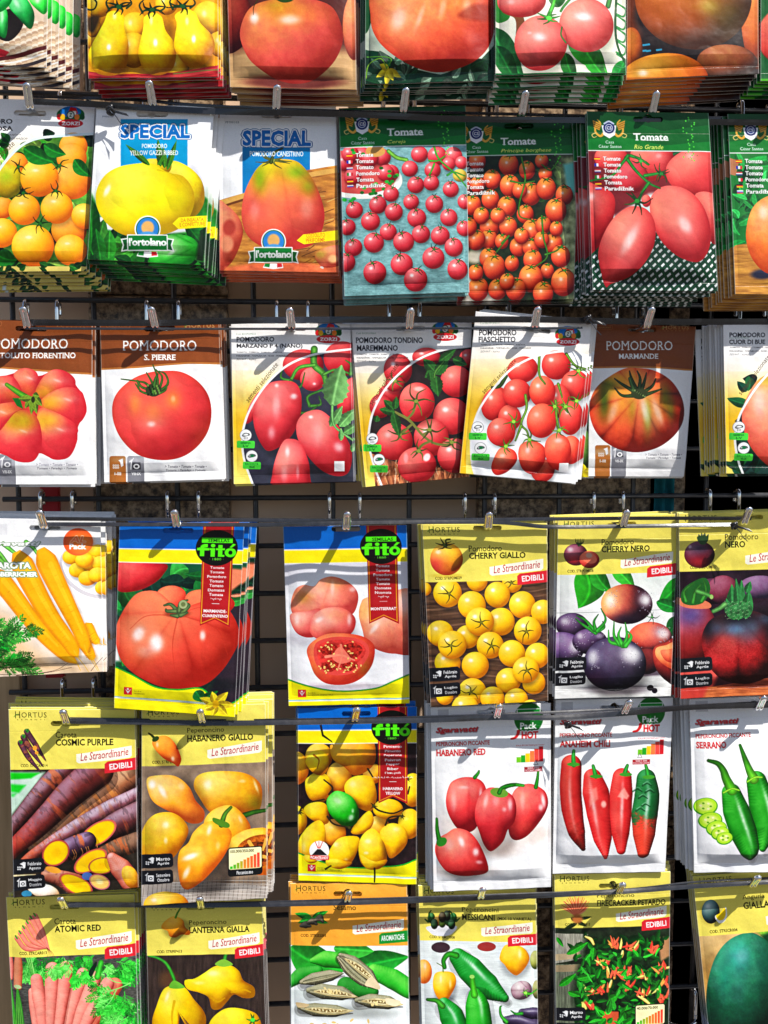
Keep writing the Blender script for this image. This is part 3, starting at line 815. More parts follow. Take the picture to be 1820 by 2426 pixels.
@art('yellow_pears')
def _(A):
    A.fill((206, 142, 22)); A.mottle(.25, 60)
    for x, y, r in ((640, 30, 90), (860, 190, 90), (1060, 40, 70), (1330, 130, 110), (590, 240, 70), (850, 330, 100), (1400, 280, 80), (1130, 430, 70), (600, 190, 50)):
        A.blob((x, y, r, r*1.05), ((130, 84, 4), (226, 164, 24), (250, 206, 60)), hl=[(x-r*.3, y-r*.3, r*.14, r*.2, .4)])
    A.poly([(560, 110), (640, 120), (600, 210), (555, 190)], (76, 56, 34), smooth=True, soft=12)
    A.poly([(520, 445), (700, 474), (900, 470), (1090, 462), (1300, 430), (1460, 400), (1460, 540), (520, 540)], (156, 32, 38), tex=(30, 8, .3))
    A.stroke([(540, 462), (760, 492), (1000, 490), (1250, 468), (1400, 430)], 16, (190, 60, 62)); A.stroke([(1100, 470), (1300, 450), (1420, 440)], 8, (120, 110, 60))
    Y3 = ((158, 104, 0), (238, 190, 10), (255, 228, 60))
    A.blob([(735, 85), (790, 115), (795, 190), (822, 290), (815, 400), (760, 465), (690, 482), (610, 460), (565, 390), (570, 310), (630, 220), (670, 150), (690, 100)], Y3, ctr=(695, 330), hl=[(698, 315, 14, 20, .9), (735, 120, 14, 24, .5)], shadow=.3)
    A.blob([(975, 98), (1030, 125), (1055, 210), (1110, 290), (1120, 380), (1080, 450), (1000, 478), (920, 455), (885, 370), (895, 290), (915, 200), (920, 130)], Y3, ctr=(1002, 330), hl=[(992, 290, 13, 24, .9), (965, 150, 12, 30, .45)], shadow=.3)
    A.blob([(1180, 75), (1240, 95), (1275, 160), (1345, 230), (1360, 310), (1310, 400), (1230, 435), (1160, 400), (1110, 320), (1115, 240), (1125, 170), (1115, 110)], Y3, ctr=(1230, 270), hl=[(1232, 262, 13, 24, .9), (1190, 150, 12, 26, .5)], shadow=.3)
    for x, y in ((760, 60), (970, 80), (1160, 55)):
        A.calyx(x, y, 90, 7, (24, 58, 26), w=20, seed=int(x), sq=.6)
        A.stroke([(x-60, y+20), (x-80, y-30), (x-50, y-70)], 14, (28, 64, 30), 8); A.stroke([(x+50, y+10), (x+80, y-20), (x+60, y-60)], 14, (28, 70, 34), 8)
    A.stroke([(550, 60), (600, 65), (618, 30), (600, 0)], 12, (26, 60, 28))

@art('red_tomato_board')
def _(A):
    A.fill((96, 46, 40)); A.mottle(.2, 120)
    A.rect(0, 310, 1200, 700, (186, 150, 112)); A.grad(0, 290, (110, 70, 54), 0, 350, (186, 150, 112), box=(100, 285, 1000, 350)); A.mottle(.10, 160, 18, box=(0, 300, 1200, 700))
    A.blob((160, 130, 150, 200), ((60, 14, 14), (130, 44, 36), (170, 80, 60))); A.blob((930, 170, 70, 200), ((110, 40, 24), (188, 96, 66), (220, 140, 100)))
    A.ell(560, 505, 290, 40, (96, 34, 34), a=.8, soft=.35)
    A.blob([(420, 8), (545, 4), (680, 6), (800, 60), (858, 190), (850, 300), (790, 410), (680, 490), (560, 515), (430, 480), (310, 400), (250, 300), (232, 190), (290, 60)], ((140, 40, 30), (204, 70, 62), (224, 120, 84)), ctr=(545, 250),
           spots=[(460, 60, 120, 70, (150, 140, 20), .75), (620, 90, 200, 80, (222, 120, 60), .7), (330, 200, 110, 160, (206, 110, 60), .6)], hl=[(318, 122, 26, 34, .75), (535, 130, 66, 32, .55)])
    A.poly([(430, -20), (480, 22), (545, 18), (570, -20)], (50, 80, 26), smooth=True); A.stroke([(345, 0), (315, 50), (312, 100)], 8, (70, 60, 30), 3)
    A.rect(100, 545, 1000, 700, (178, 132, 92))

@art('orange_red_tomato')
def _(A):
    A.fill((176, 186, 168)); A.mottle(.18, 90)
    A.poly([(980, -60), (1080, -60), (1040, 120), (1010, 200), (980, 180)], (30, 84, 46), smooth=True)
    A.poly([(980, 300), (1100, 330), (1240, 420), (1460, 460), (1700, 380), (1860, 200), (1860, 600), (980, 600)], (26, 66, 46), tex=(40, 40, .4))
    A.foliage(990, 340, 1800, 520, 30, [(30, 92, 54), (22, 70, 50), (90, 120, 100), (120, 146, 126)], 90, 26, 3)
    A.blob([(1060, -80), (1400, -140), (1740, -80), (1790, 120), (1770, 260), (1690, 370), (1560, 430), (1420, 446), (1270, 410), (1140, 330), (1060, 230), (1032, 110)], ((150, 36, 20), (222, 84, 48), (246, 140, 90)), ctr=(1410, 150),
           spots=[(1560, 20, 130, 90, (232, 140, 70), .7)], hl=[(1200, 130, 44, 70, .42, 15), (1330, 120, 16, 80, .3, 20), (1470, 60, 20, 70, .3, 12), (1620, 60, 30, 60, .35)])
    A.poly([(1560, 110), (1660, 40), (1780, 40), (1780, 130), (1640, 140)], (120, 40, 20), smooth=True, a=.6, soft=14)
    for a, L in ((2.6, 86), (1.7, 100), (.5, 90), (3.6, 60), (1.1, 70)): A.leaf(1140, 430, 1140+math.cos(a)*L, 430+math.sin(a)*L, 18, (230, 210, 60), vein=False)
    A.stroke([(1130, 425), (1090, 370), (1020, 400), (1005, 480)], 8, (110, 150, 60)); A.stroke([(1130, 425), (1150, 370), (1010, 350)], 6, (90, 140, 60))

@art('two_pink_tomatoes')
def _(A):
    A.fill((226, 226, 206)); A.mottle(.06, 120)
    A.poly([(160, -50), (220, -60), (250, 60), (230, 120), (165, 110)], (60, 130, 60), smooth=True); A.stroke([(225, 60), (300, 130), (270, 420)], 46, (130, 86, 54)); 
    A.leaf(150, 150, 330, 430, 70, (60, 150, 80), bend=20); A.leaf(170, 250, 300, 470, 50, (40, 120, 60)); A.leaf(560, 250, 780, 400, 60, (50, 160, 50), bend=-20); A.leaf(540, 300, 600, 460, 40, (40, 130, 50))
    A.leaf(660, 300, 770, 430, 44, (60, 170, 60)); A.leaf(880, 330, 800, 470, 40, (40, 150, 70))
    for i in range(5):       # looped mesh at the right
        A.stroke([(830, 20+i*70), (880, 50+i*70), (870, 90+i*70), (825, 80+i*70)], 10, (60, 140, 80))
    A.stroke([(830, -40), (820, 140), (835, 260), (890, 360)], 14, (30, 90, 46)); A.stroke([(800, -40), (780, 40)], 30, (60, 120, 50))
    A.rect(0, 398, 1000, 480, (40, 120, 70)); A.mottle(.4, 60, 10, box=(0, 398, 1000, 480))
    PK = ((150, 40, 40), (224, 88, 84), (246, 140, 128))
    A.blob((310, 10, 130, 96), PK, hl=[(250, 20, 20, 14, .3)], nsc=120)
    A.blob((500, -60, 60, 110), ((20, 90, 30), (60, 150, 50), (130, 200, 90)))
    A.blob((660, 148, 150, 148), PK, hl=[(645, 100, 44, 22, .75, 8)], nsc=130, shadow=.25)
    A.blob((412, 242, 142, 146), PK, hl=[(404, 212, 34, 22, .75, 10), (350, 190, 12, 8, .4)], nsc=130, shadow=.25)
    A.stroke([(500, -60), (480, 30), (450, 105)], 24, (80, 170, 60)); A.calyx(455, 110, 66, 7, (70, 150, 60), w=18, seed=3, sq=.7)
    A.stroke([(525, 160), (520, 205), (545, 245)], 9, (60, 110, 50)); A.stroke([(600, -30), (540, 40), (520, 70)], 14, (70, 130, 60))

@art('dark_orange_tomato')
def _(A):
    A.fill((44, 30, 30)); A.mottle(.4, 80)
    A.poly([(880, -60), (960, -60), (930, 90), (960, 200), (880, 250)], (110, 58, 34), smooth=True, soft=20); A.blob((1600, 120, 90, 260), ((90, 40, 14), (180, 90, 40), (220, 130, 70)))
    A.blob((1250, -20, 320, 300), ((70, 34, 10), (158, 84, 22), (206, 126, 46)), spots=[(1330, 40, 60, 50, (230, 210, 110), .7), (1440, 90, 120, 130, (130, 120, 30), .6), (1020, 90, 90, 140, (186, 92, 44), .6)], nsc=160)
    for x, y, w in ((975, 252, 34), (965, 284, 26), (1000, 284, 14), (1056, 280, 16)): A.rect(x-w, y-6, x+w, y+4, (60, 140, 170), r=4, rot=-6)
    A.blob((910, 270, 60, 120), ((80, 40, 14), (176, 90, 34), (210, 130, 60))); A.blob((1430, 340, 170, 90), ((60, 30, 16), (130, 74, 40), (170, 110, 70)))
    A.blob((1090, 440, 240, 142), ((150, 60, 8), (222, 108, 20), (246, 158, 60)), hl=[(975, 398, 28, 18, .6)], nsc=120)
    A.rect(860, 420, 1700, 560, (150, 62, 16), a=.35)

@art('scarlet_tomato_sliver')
def _(A):
    A.fill((30, 100, 54)); A.blob((1830, 200, 230, 190), ((130, 24, 20), (206, 60, 50), (240, 120, 100)), hl=[(1740, 130, 20, 30, .4)])
    A.foliage(1500, 400, 2300, 520, 24, [(30, 120, 50), (20, 90, 40)], 80, 24, 2); A.rect(1400, 430, 1700, 445, (90, 170, 50))

# --- second row
@art('orange_round')
def _(A):
    W = 735; x0 = -128
    A.fill((246, 240, 226)); A.grad(x0, 840, (245, 243, 243), x0, 1150, (250, 206, 120))
    arc = [(640, 846), (420, 858), (200, 890), (60, 1000), (-50, 1180), (-110, 1450), (-120, 1800)]
    a = catmull(arc, 8); A.arc = a
    A.poly([tuple(p) for p in a]+[(700, 1800), (700, 846)], (96, 150, 60), tex=(70, 70, .5))
    A.foliage(0, 880, 600, 1720, 60, [(50, 130, 40), (20, 80, 30), (30, 44, 24), (150, 190, 90)], 110, 36, 9)
    O3 = ((196, 96, 4), (248, 160, 22), (255, 200, 90))
    for x, y, r in ((465, 930, 90), (455, 1000, 95), (110, 1040, 70), (20, 1320, 70), (460, 1150, 118), (70, 1140, 90), (440, 1460, 110)):
        A.blob((x, y, r, r), ((180, 84, 10), (236, 140, 30), (250, 180, 90)), nsc=90)
    A.blob((50, 1150, 98, 108), ((110, 100, 10), (200, 170, 24), (236, 210, 80)), spots=[(40, 1120, 50, 50, (120, 150, 20), .6)])
    for x, y, r in ((253, 1132, 121), (157, 1331, 101), (365, 1322, 103), (18, 1480, 96), (540, 1372, 82), (215, 1562, 134), (452, 1588, 100)):
        A.blob((x, y, r, r*.98), O3, hl=[(x-r*.2, y-r*.4, r*.16, r*.08, .4)], nsc=120, shadow=.3)
    for p in ((150, 940, 350, 1030, 56), (280, 920, 420, 980, 44), (470, 1010, 580, 1120, 44), (-10, 1620, 110, 1650, 60), (270, 1690, 400, 1720, 40)): A.leaf(*p, (36, 126, 44), bend=12)
    for x, y in ((120, 1060), (380, 1050), (360, 1215), (260, 1420), (150, 1225)): A.calyx(x, y, 60, 5, (30, 72, 26), seed=x, w=13)
    A.rect(x0-50, 1690, 700, 1760, (210, 190, 110)); A.foliage(-80, 1680, 560, 1740, 16, [(30, 90, 30), (60, 130, 50)], 70, 22, 4)
    A.stroke([tuple(p) for p in a], 16, (214, 232, 240))
    A.text('POMODORO', -230, 752, 80, 786, (40, 38, 40), bold=.028); A.text('GIALLA ROSA', -270, 798, 84, 832, (40, 38, 40), bold=.028)
    A.text('TOMATO - TOMATE - TOMATA - RAJ\u010cICA', -230, 848, 135, 862, (70, 66, 66)); A.text('\u041f\u0410\u0420\u0410\u0414\u0410\u0408\u0417\u0410 - ROSII - \u041f\u041e\u041c\u0418\u0414\u041e\u0420', -170, 873, 176, 888, (70, 66, 66))
    A.text('sementi selezionate', -190, 995, 130, 1035, (90, 64, 30), shear=.15, rot=-44)
    zorzi_logo(A, 447, 782, 158)

def ortolano(A, cx, y0, w):
    """green ribbon nameplate with a plain blue roundel above it and the three colours below"""
    k = w/336
    A.poly([(cx-56*k, y0+112*k), (cx+60*k, y0+112*k), (cx+66*k, y0+142*k), (cx, y0+150*k), (cx-70*k, y0+140*k)], WHITE)
    A.poly([(cx-56*k, y0+112*k), (cx-22*k, y0+112*k), (cx-26*k, y0+138*k), (cx-62*k, y0+134*k)], (30, 130, 60)); A.poly([(cx+24*k, y0+112*k), (cx+56*k, y0+112*k), (cx+60*k, y0+136*k), (cx+24*k, y0+140*k)], (200, 40, 50))
    for sg in (-1, 1):
        A.poly([(cx+sg*105*k, y0+26*k), (cx+sg*168*k, y0+34*k), (cx+sg*156*k, y0+72*k), (cx+sg*168*k, y0+112*k), (cx+sg*105*k, y0+102*k)], WHITE)
        A.poly([(cx+sg*110*k, y0+32*k), (cx+sg*158*k, y0+40*k), (cx+sg*148*k, y0+72*k), (cx+sg*158*k, y0+104*k), (cx+sg*110*k, y0+96*k)], (14, 100, 50))
    A.ell(cx+2*k, y0-30*k, 82*k, 84*k, WHITE); A.ell(cx+2*k, y0-30*k, 75*k, 77*k, (40, 110, 60)); A.ell(cx+2*k, y0-30*k, 68*k, 70*k, (60, 130, 196))
    A.ell(cx+2*k, y0-38*k, 40*k, 42*k, (224, 170, 110), soft=.2); A.ell(cx+2*k, y0+12*k, 52*k, 26*k, (90, 150, 200), soft=.2)
    A.rect(cx-128*k, y0+6*k, cx+128*k, y0+108*k, WHITE, r=6*k); A.rect(cx-122*k, y0+12*k, cx+122*k, y0+102*k, (20, 122, 58), r=4*k)
    A.text("l'ortolano", cx-118*k, y0+26*k, cx+122*k, y0+78*k, (248, 250, 246), bold=.035, space=.94)
    A.ell(cx+128*k, y0+34*k, 4*k, 4*k, WHITE)

def special(A, x0, y0, x1, y1):
    A.text('SPECIAL', x0-2, y0, x1+2, y1, (16, 70, 120), bold=.04, out=(12, 84, 140), outw=11, space=1.04)
    A.text('SPECIAL', x0, y0, x1, y1, (16, 70, 120), bold=.04, out=(238, 246, 250), outw=7, space=1.04)
    A.text('SPECIAL', x0, y0, x1, y1, (20, 112, 176), bold=.04, space=1.04)

@art('yellow_ribbed')
def _(A):
    A.fill((248, 249, 252)); A.grad(600, 1150, (248, 249, 252), 600, 1380, (120, 170, 110), box=(500, 1180, 1500, 1380))
    A.rect(765, 755, 1190, 1120, (10, 150, 200)); A.text('PM00100', 650, 733, 720, 745, (90, 96, 110))
    A.poly([(560, 1180), (610, 1290), (640, 1450), (900, 1500), (1200, 1470), (1300, 1250), (1420, 1330), (1420, 1800), (540, 1800)], (40, 120, 40), tex=(60, 60, .5), soft=8)
    A.foliage(560, 1480, 1400, 1700, 46, [(46, 136, 44), (26, 90, 34), (90, 180, 70), (20, 66, 30)], 130, 38, 5)
    A.leaf(570, 1260, 590, 1620, 60, (36, 120, 36)); A.leaf(690, 1640, 700, 1460, 46, (60, 150, 54)); A.leaf(640, 1650, 610, 1450, 46, (40, 120, 44))
    A.blob([(960, 1560), (1080, 1490), (1200, 1500), (1260, 1560), (1220, 1660), (1100, 1700), (960, 1680)], ((20, 110, 30), (60, 170, 60), (140, 220, 130)), lobes=7, lob_ctr=(1250, 1560), hl=[(1090, 1600, 30, 10, .5, -30)])
    A.poly([(1270, 1480), (1310, 1500), (1290, 1660), (1240, 1650)], (30, 50, 30), soft=10)
    A.blob([(1080, 1030), (1180, 1050), (1270, 1130), (1298, 1230), (1280, 1320), (1220, 1380), (1120, 1340), (1060, 1180)], ((150, 120, 0), (236, 208, 20), (250, 232, 90)), ctr=(1150, 1200), shadow=.2)
    A.blob([(900, 1030), (960, 1008), (1080, 1030), (1060, 1100), (900, 1100)], ((150, 120, 0), (220, 190, 20), (250, 226, 80)))
    A.blob([(880, 1036), (970, 1042), (1060, 1094), (1160, 1120), (1222, 1200), (1232, 1290), (1190, 1400), (1100, 1470), (950, 1502), (800, 1496), (690, 1430), (622, 1330), (610, 1220), (660, 1120), (750, 1060)], ((176, 144, 0), (240, 214, 16), (250, 236, 80)), ctr=(920, 1270),
           hl=[(680, 1210, 16, 40, .75, 25)], lobes=0, spots=[(700, 1290, 60, 160, (206, 186, 30), .5)], nsc=200, shadow=.15)
    A.stroke([(1000, 1080), (1100, 1110), (1190, 1200)], 10, (196, 170, 6), 3, a=.6)
    for p in ((950, 1050, 795, 915, 20), (1020, 1060, 1000, 880, 22), (1045, 1070, 1035, 930, 20), (1060, 1080, 1120, 890, 20), (1000, 1050, 1050, 960, 16)): A.leaf(*p, (70, 130, 34), vein=True)
    A.text('POMODORO', 900, 912, 1060, 942, (246, 250, 252), bold=.012); A.text('YELLOW GAZZI RIBBED', 823, 954, 1130, 986, (246, 250, 252), bold=.012)
    special(A, 762, 786, 1206, 880)
    for dx in (0,): A.poly([(1095, 1420), (1135, 1382), (1322, 1366), (1322, 1438), (1135, 1456)], (252, 222, 20))
    A.rect(1322, 1366, 1460, 1440, (252, 222, 20), rot=-3)
    A.text('DA INSALATA', 1148, 1382, 1292, 1408, (206, 120, 30), rot=-4, bold=.012); A.text('E CONFETTURE', 1140, 1410, 1300, 1436, (206, 120, 30), rot=-4, bold=.012)
    ortolano(A, 936, 1484, 336)

@art('canestrino')
def _(A):
    A.fill((240, 242, 246)); A.rect(245, 905, 660, 1190, (14, 124, 176))
    A.text('SELEZIONE', 138, 676, 322, 708, (30, 120, 170), bold=.012); A.text('PM00103', 140, 744, 224, 758, (90, 96, 110))
    A.poly([(60, 1240), (250, 1190), (560, 1060), (850, 1010), (900, 1010), (900, 1750), (60, 1750)], (190, 130, 66), tex=(80, 20, .35))
    A.stroke([(60, 1262), (250, 1205), (600, 1090), (850, 1040)], 30, (216, 164, 96)); A.stroke([(100, 1275), (250, 1230)], 14, (120, 76, 40))
    rg = random.Random(3)
    for i in range(60):
        x, y = rg.uniform(560, 860), rg.uniform(1180, 1640); A.stroke([(x, y), (x+rg.uniform(40, 90), y-rg.uniform(5, 40))], 5, rg.choice(((150, 96, 44), (214, 170, 104), (110, 70, 34))))
    PI = ((160, 60, 40), (222, 104, 80), (244, 150, 120))
    A.blob([(90, 1260), (160, 1270), (230, 1350), (248, 1440), (210, 1560), (150, 1640), (80, 1660)], PI, ctr=(120, 1450)); A.ell(165, 1400, 40, 50, (180, 70, 56), soft=.3); A.ell(150, 1500, 40, 50, (230, 140, 110), soft=.3)
    A.poly([(140, 1640), (500, 1600), (860, 1640), (860, 1800), (100, 1800)], (220, 104, 66), soft=10, tex=(50, 30, .25))
    A.blob([(690, 1560), (790, 1510), (850, 1520), (860, 1620), (740, 1640)], PI, spots=[(720, 1560, 50, 40, (160, 150, 50), .6)]); A.ell(800, 1590, 30, 24, (250, 180, 130), soft=.4)
    A.blob([(420, 985), (560, 985), (640, 1050), (700, 1150), (746, 1290), (738, 1400), (690, 1490), (600, 1530), (470, 1535), (350, 1510), (270, 1440), (240, 1330), (255, 1200), (300, 1090), (350, 1020)], ((176, 46, 40), (224, 96, 66), (240, 140, 96)), ctr=(495, 1290), lobes=9, lob_ctr=(470, 960), lob_amp=.16, nsc=120,
           spots=[(470, 1010, 260, 110, (206, 186, 30), .95), (350, 1110, 44, 110, (120, 150, 14), .9), (560, 1060, 110, 44, (120, 160, 24), .85), (650, 1150, 54, 56, (150, 160, 24), .85), (480, 1130, 60, 160, (226, 120, 60), .5), (320, 1280, 110, 100, (220, 70, 66), .7), (600, 1360, 130, 120, (226, 84, 72), .6)], hl=[(640, 1280, 40, 70, .22), (320, 1300, 30, 60, .2)], shadow=.2)
    A.calyx(430, 985, 110, 9, (96, 104, 50), w=16, seed=6, sq=.5); A.stroke([(420, 1000), (440, 940), (490, 910)], 22, (74, 90, 44), 12)
    A.text('POMODORO CANESTRINO', 290, 928, 618, 962, (246, 250, 252), bold=.012)
    special(A, 244, 796, 666, 900)
    A.poly([(578, 1480), (618, 1442), (842, 1412), (842, 1470), (622, 1502)], (252, 214, 20)); A.text('COSTOLUTO', 636, 1432, 752, 1460, (206, 110, 20), rot=-4, bold=.012); A.text('PERIFORME', 634, 1462, 752, 1490, (206, 110, 20), rot=-4, bold=.012)
    ortolano(A, 434, 1515, 310)

@art('cherry_vine_tray')
def _(A):
    A.fill((122, 160, 162)); A.mottle(.16, 30, 12); A.mottle(.10, 9, 5)
    A.ell(930, 1080, 296, 140, (230, 230, 222), rot=8); A.ell(920, 1060, 270, 130, (196, 80, 76), rot=8)
    R3 = ((116, 12, 26), (192, 42, 56), (230, 104, 108))
    rg = random.Random(4)
    for i in range(9): x, y = rg.uniform(850, 1180), rg.uniform(930, 1100); tom(A, x, y, 52, R3, seed=i)
    A.stroke([(1140, 930), (1190, 970), (1250, 985)], 26, (110, 160, 70)); A.ell(1060, 930, 60, 36, (200, 150, 90))
    for i in range(30): x, y = rg.choice(((880, 1210), (1170, 1080), (1020, 1170), (950, 940), (1100, 1140))); A.ell(x+rg.gauss(0, 34), y+rg.gauss(0, 30), 13, 10, rg.choice(((30, 130, 50), (50, 160, 66), (20, 100, 40))))
    for x, y, r in ((1330, 950, 52), (1440, 960, 60), (1540, 960, 56), (1270, 1040, 50), (1410, 1050, 50), (1510, 1010, 42), (1590, 1000, 40)): tom(A, x, y, r, R3, seed=x)
    A.blob((1580, 1080, 46, 40), ((110, 90, 20), (180, 150, 60), (210, 190, 100)))
    for p in ([(1420, 900), (1450, 980), (1560, 1080), (1640, 1170)], [(1390, 990), (1440, 990), (1490, 960)], [(1420, 1010), (1400, 1060), (1380, 1090)], [(1500, 1080), (1540, 1060), (1610, 1080)]): A.stroke(p, 13, (66, 150, 52), 8)
    for i, (x, y, r) in enumerate(((1306, 1140, 52), (1402, 1128, 48), (1522, 1166, 50), (1155, 1196, 48), (1075, 1262, 54), (1278, 1244, 48), (1420, 1258, 55), (932, 1292, 52), (1172, 1306, 55), (1312, 1342, 58), (1510, 1340, 54), (1610, 1240, 46), (890, 1396, 50), (1030, 1362, 58), (1138, 1428, 52), (1606, 1404, 48), (1338, 1442, 56), (1456, 1452, 58), (1232, 1488, 64), (1050, 1494, 62), (926, 1522, 54), (1540, 1522, 58), (880, 1612, 58), (1220, 1626, 68), (1414, 1588, 68), (1564, 1656, 64), (1056, 1676, 70), (1306, 1720, 72))):
        a = (i*2.3) % 6.28; tom(A, x, y, r, R3, cal=(.55*math.cos(a)*.4, -.8, .5), seed=i, calc=(36, 84, 40))
    casa_hdr(A, 'Cereja'); casa_list(A, y0=381)

@art('orange_cluster')
def _(A):
    A.fill((44, 56, 34)); A.mottle(.4, 40); A.foliage(-60, 860, 640, 1640, 60, [(40, 70, 34), (60, 96, 44), (30, 50, 28), (84, 110, 60)], 90, 24, 6)
    A.poly([(520, 850), (640, 850), (640, 1700), (540, 1700), (520, 1300)], (150, 160, 120), soft=30, tex=(30, 30, .5)); A.poly([(540, 900), (620, 880), (600, 1060), (560, 1040)], (120, 200, 190), soft=10)
    A.poly([(20, 1500), (200, 1640), (140, 1700), (-60, 1700)], (214, 204, 190), soft=20); A.ell(60, 1400, 60, 40, (200, 190, 170), soft=.5)
    OR = ((112, 18, 8), (210, 66, 32), (242, 124, 70))
    for i, (x, y, r) in enumerate(((-20, 900, 50), (70, 880, 50), (240, 900, 58), (150, 980, 52), (340, 930, 48), (440, 950, 40), (-10, 1010, 56), (40, 1120, 54), (140, 1090, 52), (245, 1015, 58), (360, 1060, 60), (445, 1030, 58), (545, 1065, 52), (230, 1130, 56), (330, 1170, 50), (498, 1150, 64), (135, 1240, 58), (236, 1240, 54), (370, 1260, 62), (130, 1310, 52), (60, 1310, 56), (485, 1330, 54), (290, 1350, 50), (-20, 1330, 50), (360, 1350, 50), (128, 1410, 52), (370, 1420, 56), (525, 1400, 58), (160, 1460, 66), (256, 1440, 42), (450, 1480, 40), (360, 1520, 72), (75, 1580, 62), (180, 1580, 54), (280, 1580, 60), (540, 1540, 74), (430, 1600, 60), (-40, 1600, 50), (420, 880, 40), (90, 1180, 46), (300, 1040, 44), (430, 1230, 46), (310, 1290, 44), (200, 1320, 40), (180, 1180, 44), (70, 1010, 44), (420, 1310, 44), (20, 1240, 50), (230, 1540, 44), (500, 1250, 40), (60, 1490, 44))):
        A.blob((x, y, r*.92, r*1.05), OR, hl=[(x-.2*r, y-.2*r, .14*r, .14*r, .55)], spots=[(x, y-r*.62, r*.7, r*.32, (214, 140, 40), .6)], shadow=.4)
        A.calyx(x+4, y-r*.85, r*.55, 5, (44, 84, 30), seed=i, w=9, sq=.6)
    for p in ([(310, 860), (330, 980), (300, 1100), (300, 1180), (360, 1200)], [(520, 860), (470, 930), (420, 900)], [(420, 1180), (430, 1300), (450, 1400), (380, 1460)], [(250, 990), (310, 1000), (380, 990)], [(440, 1390), (500, 1370), (530, 1340)], [(200, 1330), (240, 1290), (170, 1380)]): A.stroke(p, 11, (70, 120, 44), 7)
    casa_hdr(A, 'Pr\u00edncipe borghese'); casa_list(A, y0=381, x0=20)

@art('rio_grande')
def _(A):
    A.fill((206, 216, 212))
    for i in range(-4, 40):      # green diagonal net over white
        A.stroke([(560+i*46, 1700), (1100+i*46, 1180)], 20, (22, 70, 48), smooth=False); A.stroke([(500+i*46, 1200), (860+i*46, 1700)], 15, (24, 76, 52), smooth=False)
    A.poly([(640, 800), (1400, 800), (1400, 1000), (1000, 1060), (820, 1180), (640, 1100)], (120, 40, 46), soft=12)
    A.stroke([(1100, 860), (1180, 820), (1160, 800)], 18, (36, 96, 60))
    PK = ((140, 22, 30), (212, 62, 62), (240, 122, 108))
    A.blob((800, 860, 90, 70), PK, nsc=120); A.blob((1020, 870, 120, 120), PK, nsc=120, hl=[(1060, 850, 16, 14, .3)]); A.blob((900, 970, 100, 90), ((110, 14, 24), (190, 44, 56), (220, 90, 96)))
    A.blob([(1180, 830), (1290, 815), (1400, 850), (1400, 1080), (1250, 1090), (1120, 1010), (1100, 910)], PK, hl=[(1230, 850, 20, 14, .3)], nsc=150)
    A.blob([(1250, 1070), (1400, 1080), (1400, 1310), (1330, 1300)], PK)
    A.blob([(640, 1020), (740, 1020), (810, 1070), (812, 1170), (770, 1290), (700, 1380), (640, 1400)], ((140, 16, 26), (206, 48, 50), (234, 100, 92)), ctr=(700, 1190), hl=[(695, 1070, 16, 20, .5)])
    A.blob([(1080, 1020), (1190, 1030), (1280, 1100), (1330, 1200), (1345, 1300), (1310, 1400), (1250, 1435), (1150, 1400), (1060, 1310), (1010, 1190), (1010, 1080)], PK, ctr=(1175, 1220), hl=[(1195, 1230, 30, 50, .55, -30)], nsc=180, shadow=.25)
    A.blob([(900, 1130), (985, 1145), (1030, 1220), (1028, 1330), (980, 1430), (900, 1510), (800, 1550), (770, 1565), (740, 1470), (730, 1370), (760, 1270), (820, 1180)], PK, ctr=(880, 1340), hl=[(895, 1310, 26, 80, .55, 28)], nsc=180, shadow=.25)
    A.blob((985, 1100, 26, 34), PK)
    for p in ([(880, 860), (930, 930), (1000, 1000), (1060, 1030)], [(890, 850), (860, 890), (800, 960), (690, 985)], [(1000, 1000), (960, 1060), (940, 1120)], [(980, 960), (1040, 950), (1080, 940)], [(905, 850), (960, 870), (1000, 900)]): A.stroke(p, 20, (50, 130, 56), 11)
    A.calyx(935, 1100, 76, 7, (34, 90, 40), w=16, seed=2); A.calyx(1070, 950, 60, 7, (34, 84, 40), w=12, seed=4); A.calyx(960, 880, 50, 5, (50, 110, 50), w=12, seed=5)
    casa_hdr(A, 'Rio Grande'); casa_list(A, y0=381)

@art('orange_oxheart_board')
def _(A):
    A.fill((40, 120, 60)); A.foliage(1440, 850, 1700, 1350, 50, [(40, 140, 70), (60, 170, 90), (24, 96, 50)], 110, 26, 5)
    A.poly([(1400, 1420), (1480, 1340), (1800, 1300), (2200, 1300), (2200, 1800), (1400, 1800)], (196, 140, 74), tex=(80, 10, .3)); A.poly([(1440, 860), (1500, 880), (1480, 960), (1440, 950)], (170, 120, 90))
    A.ell(1620, 1500, 60, 26, (60, 60, 80), soft=.4)
    A.blob([(1720, 1060), (1850, 1080), (1900, 1300), (1800, 1480), (1660, 1500), (1570, 1420), (1535, 1290), (1560, 1160), (1620, 1090)], ((170, 60, 14), (232, 108, 44), (248, 156, 96)), hl=[(1630, 1160, 26, 40, .4)])
    casa_hdr(A, 'Cuore'); casa_list(A, y0=381)
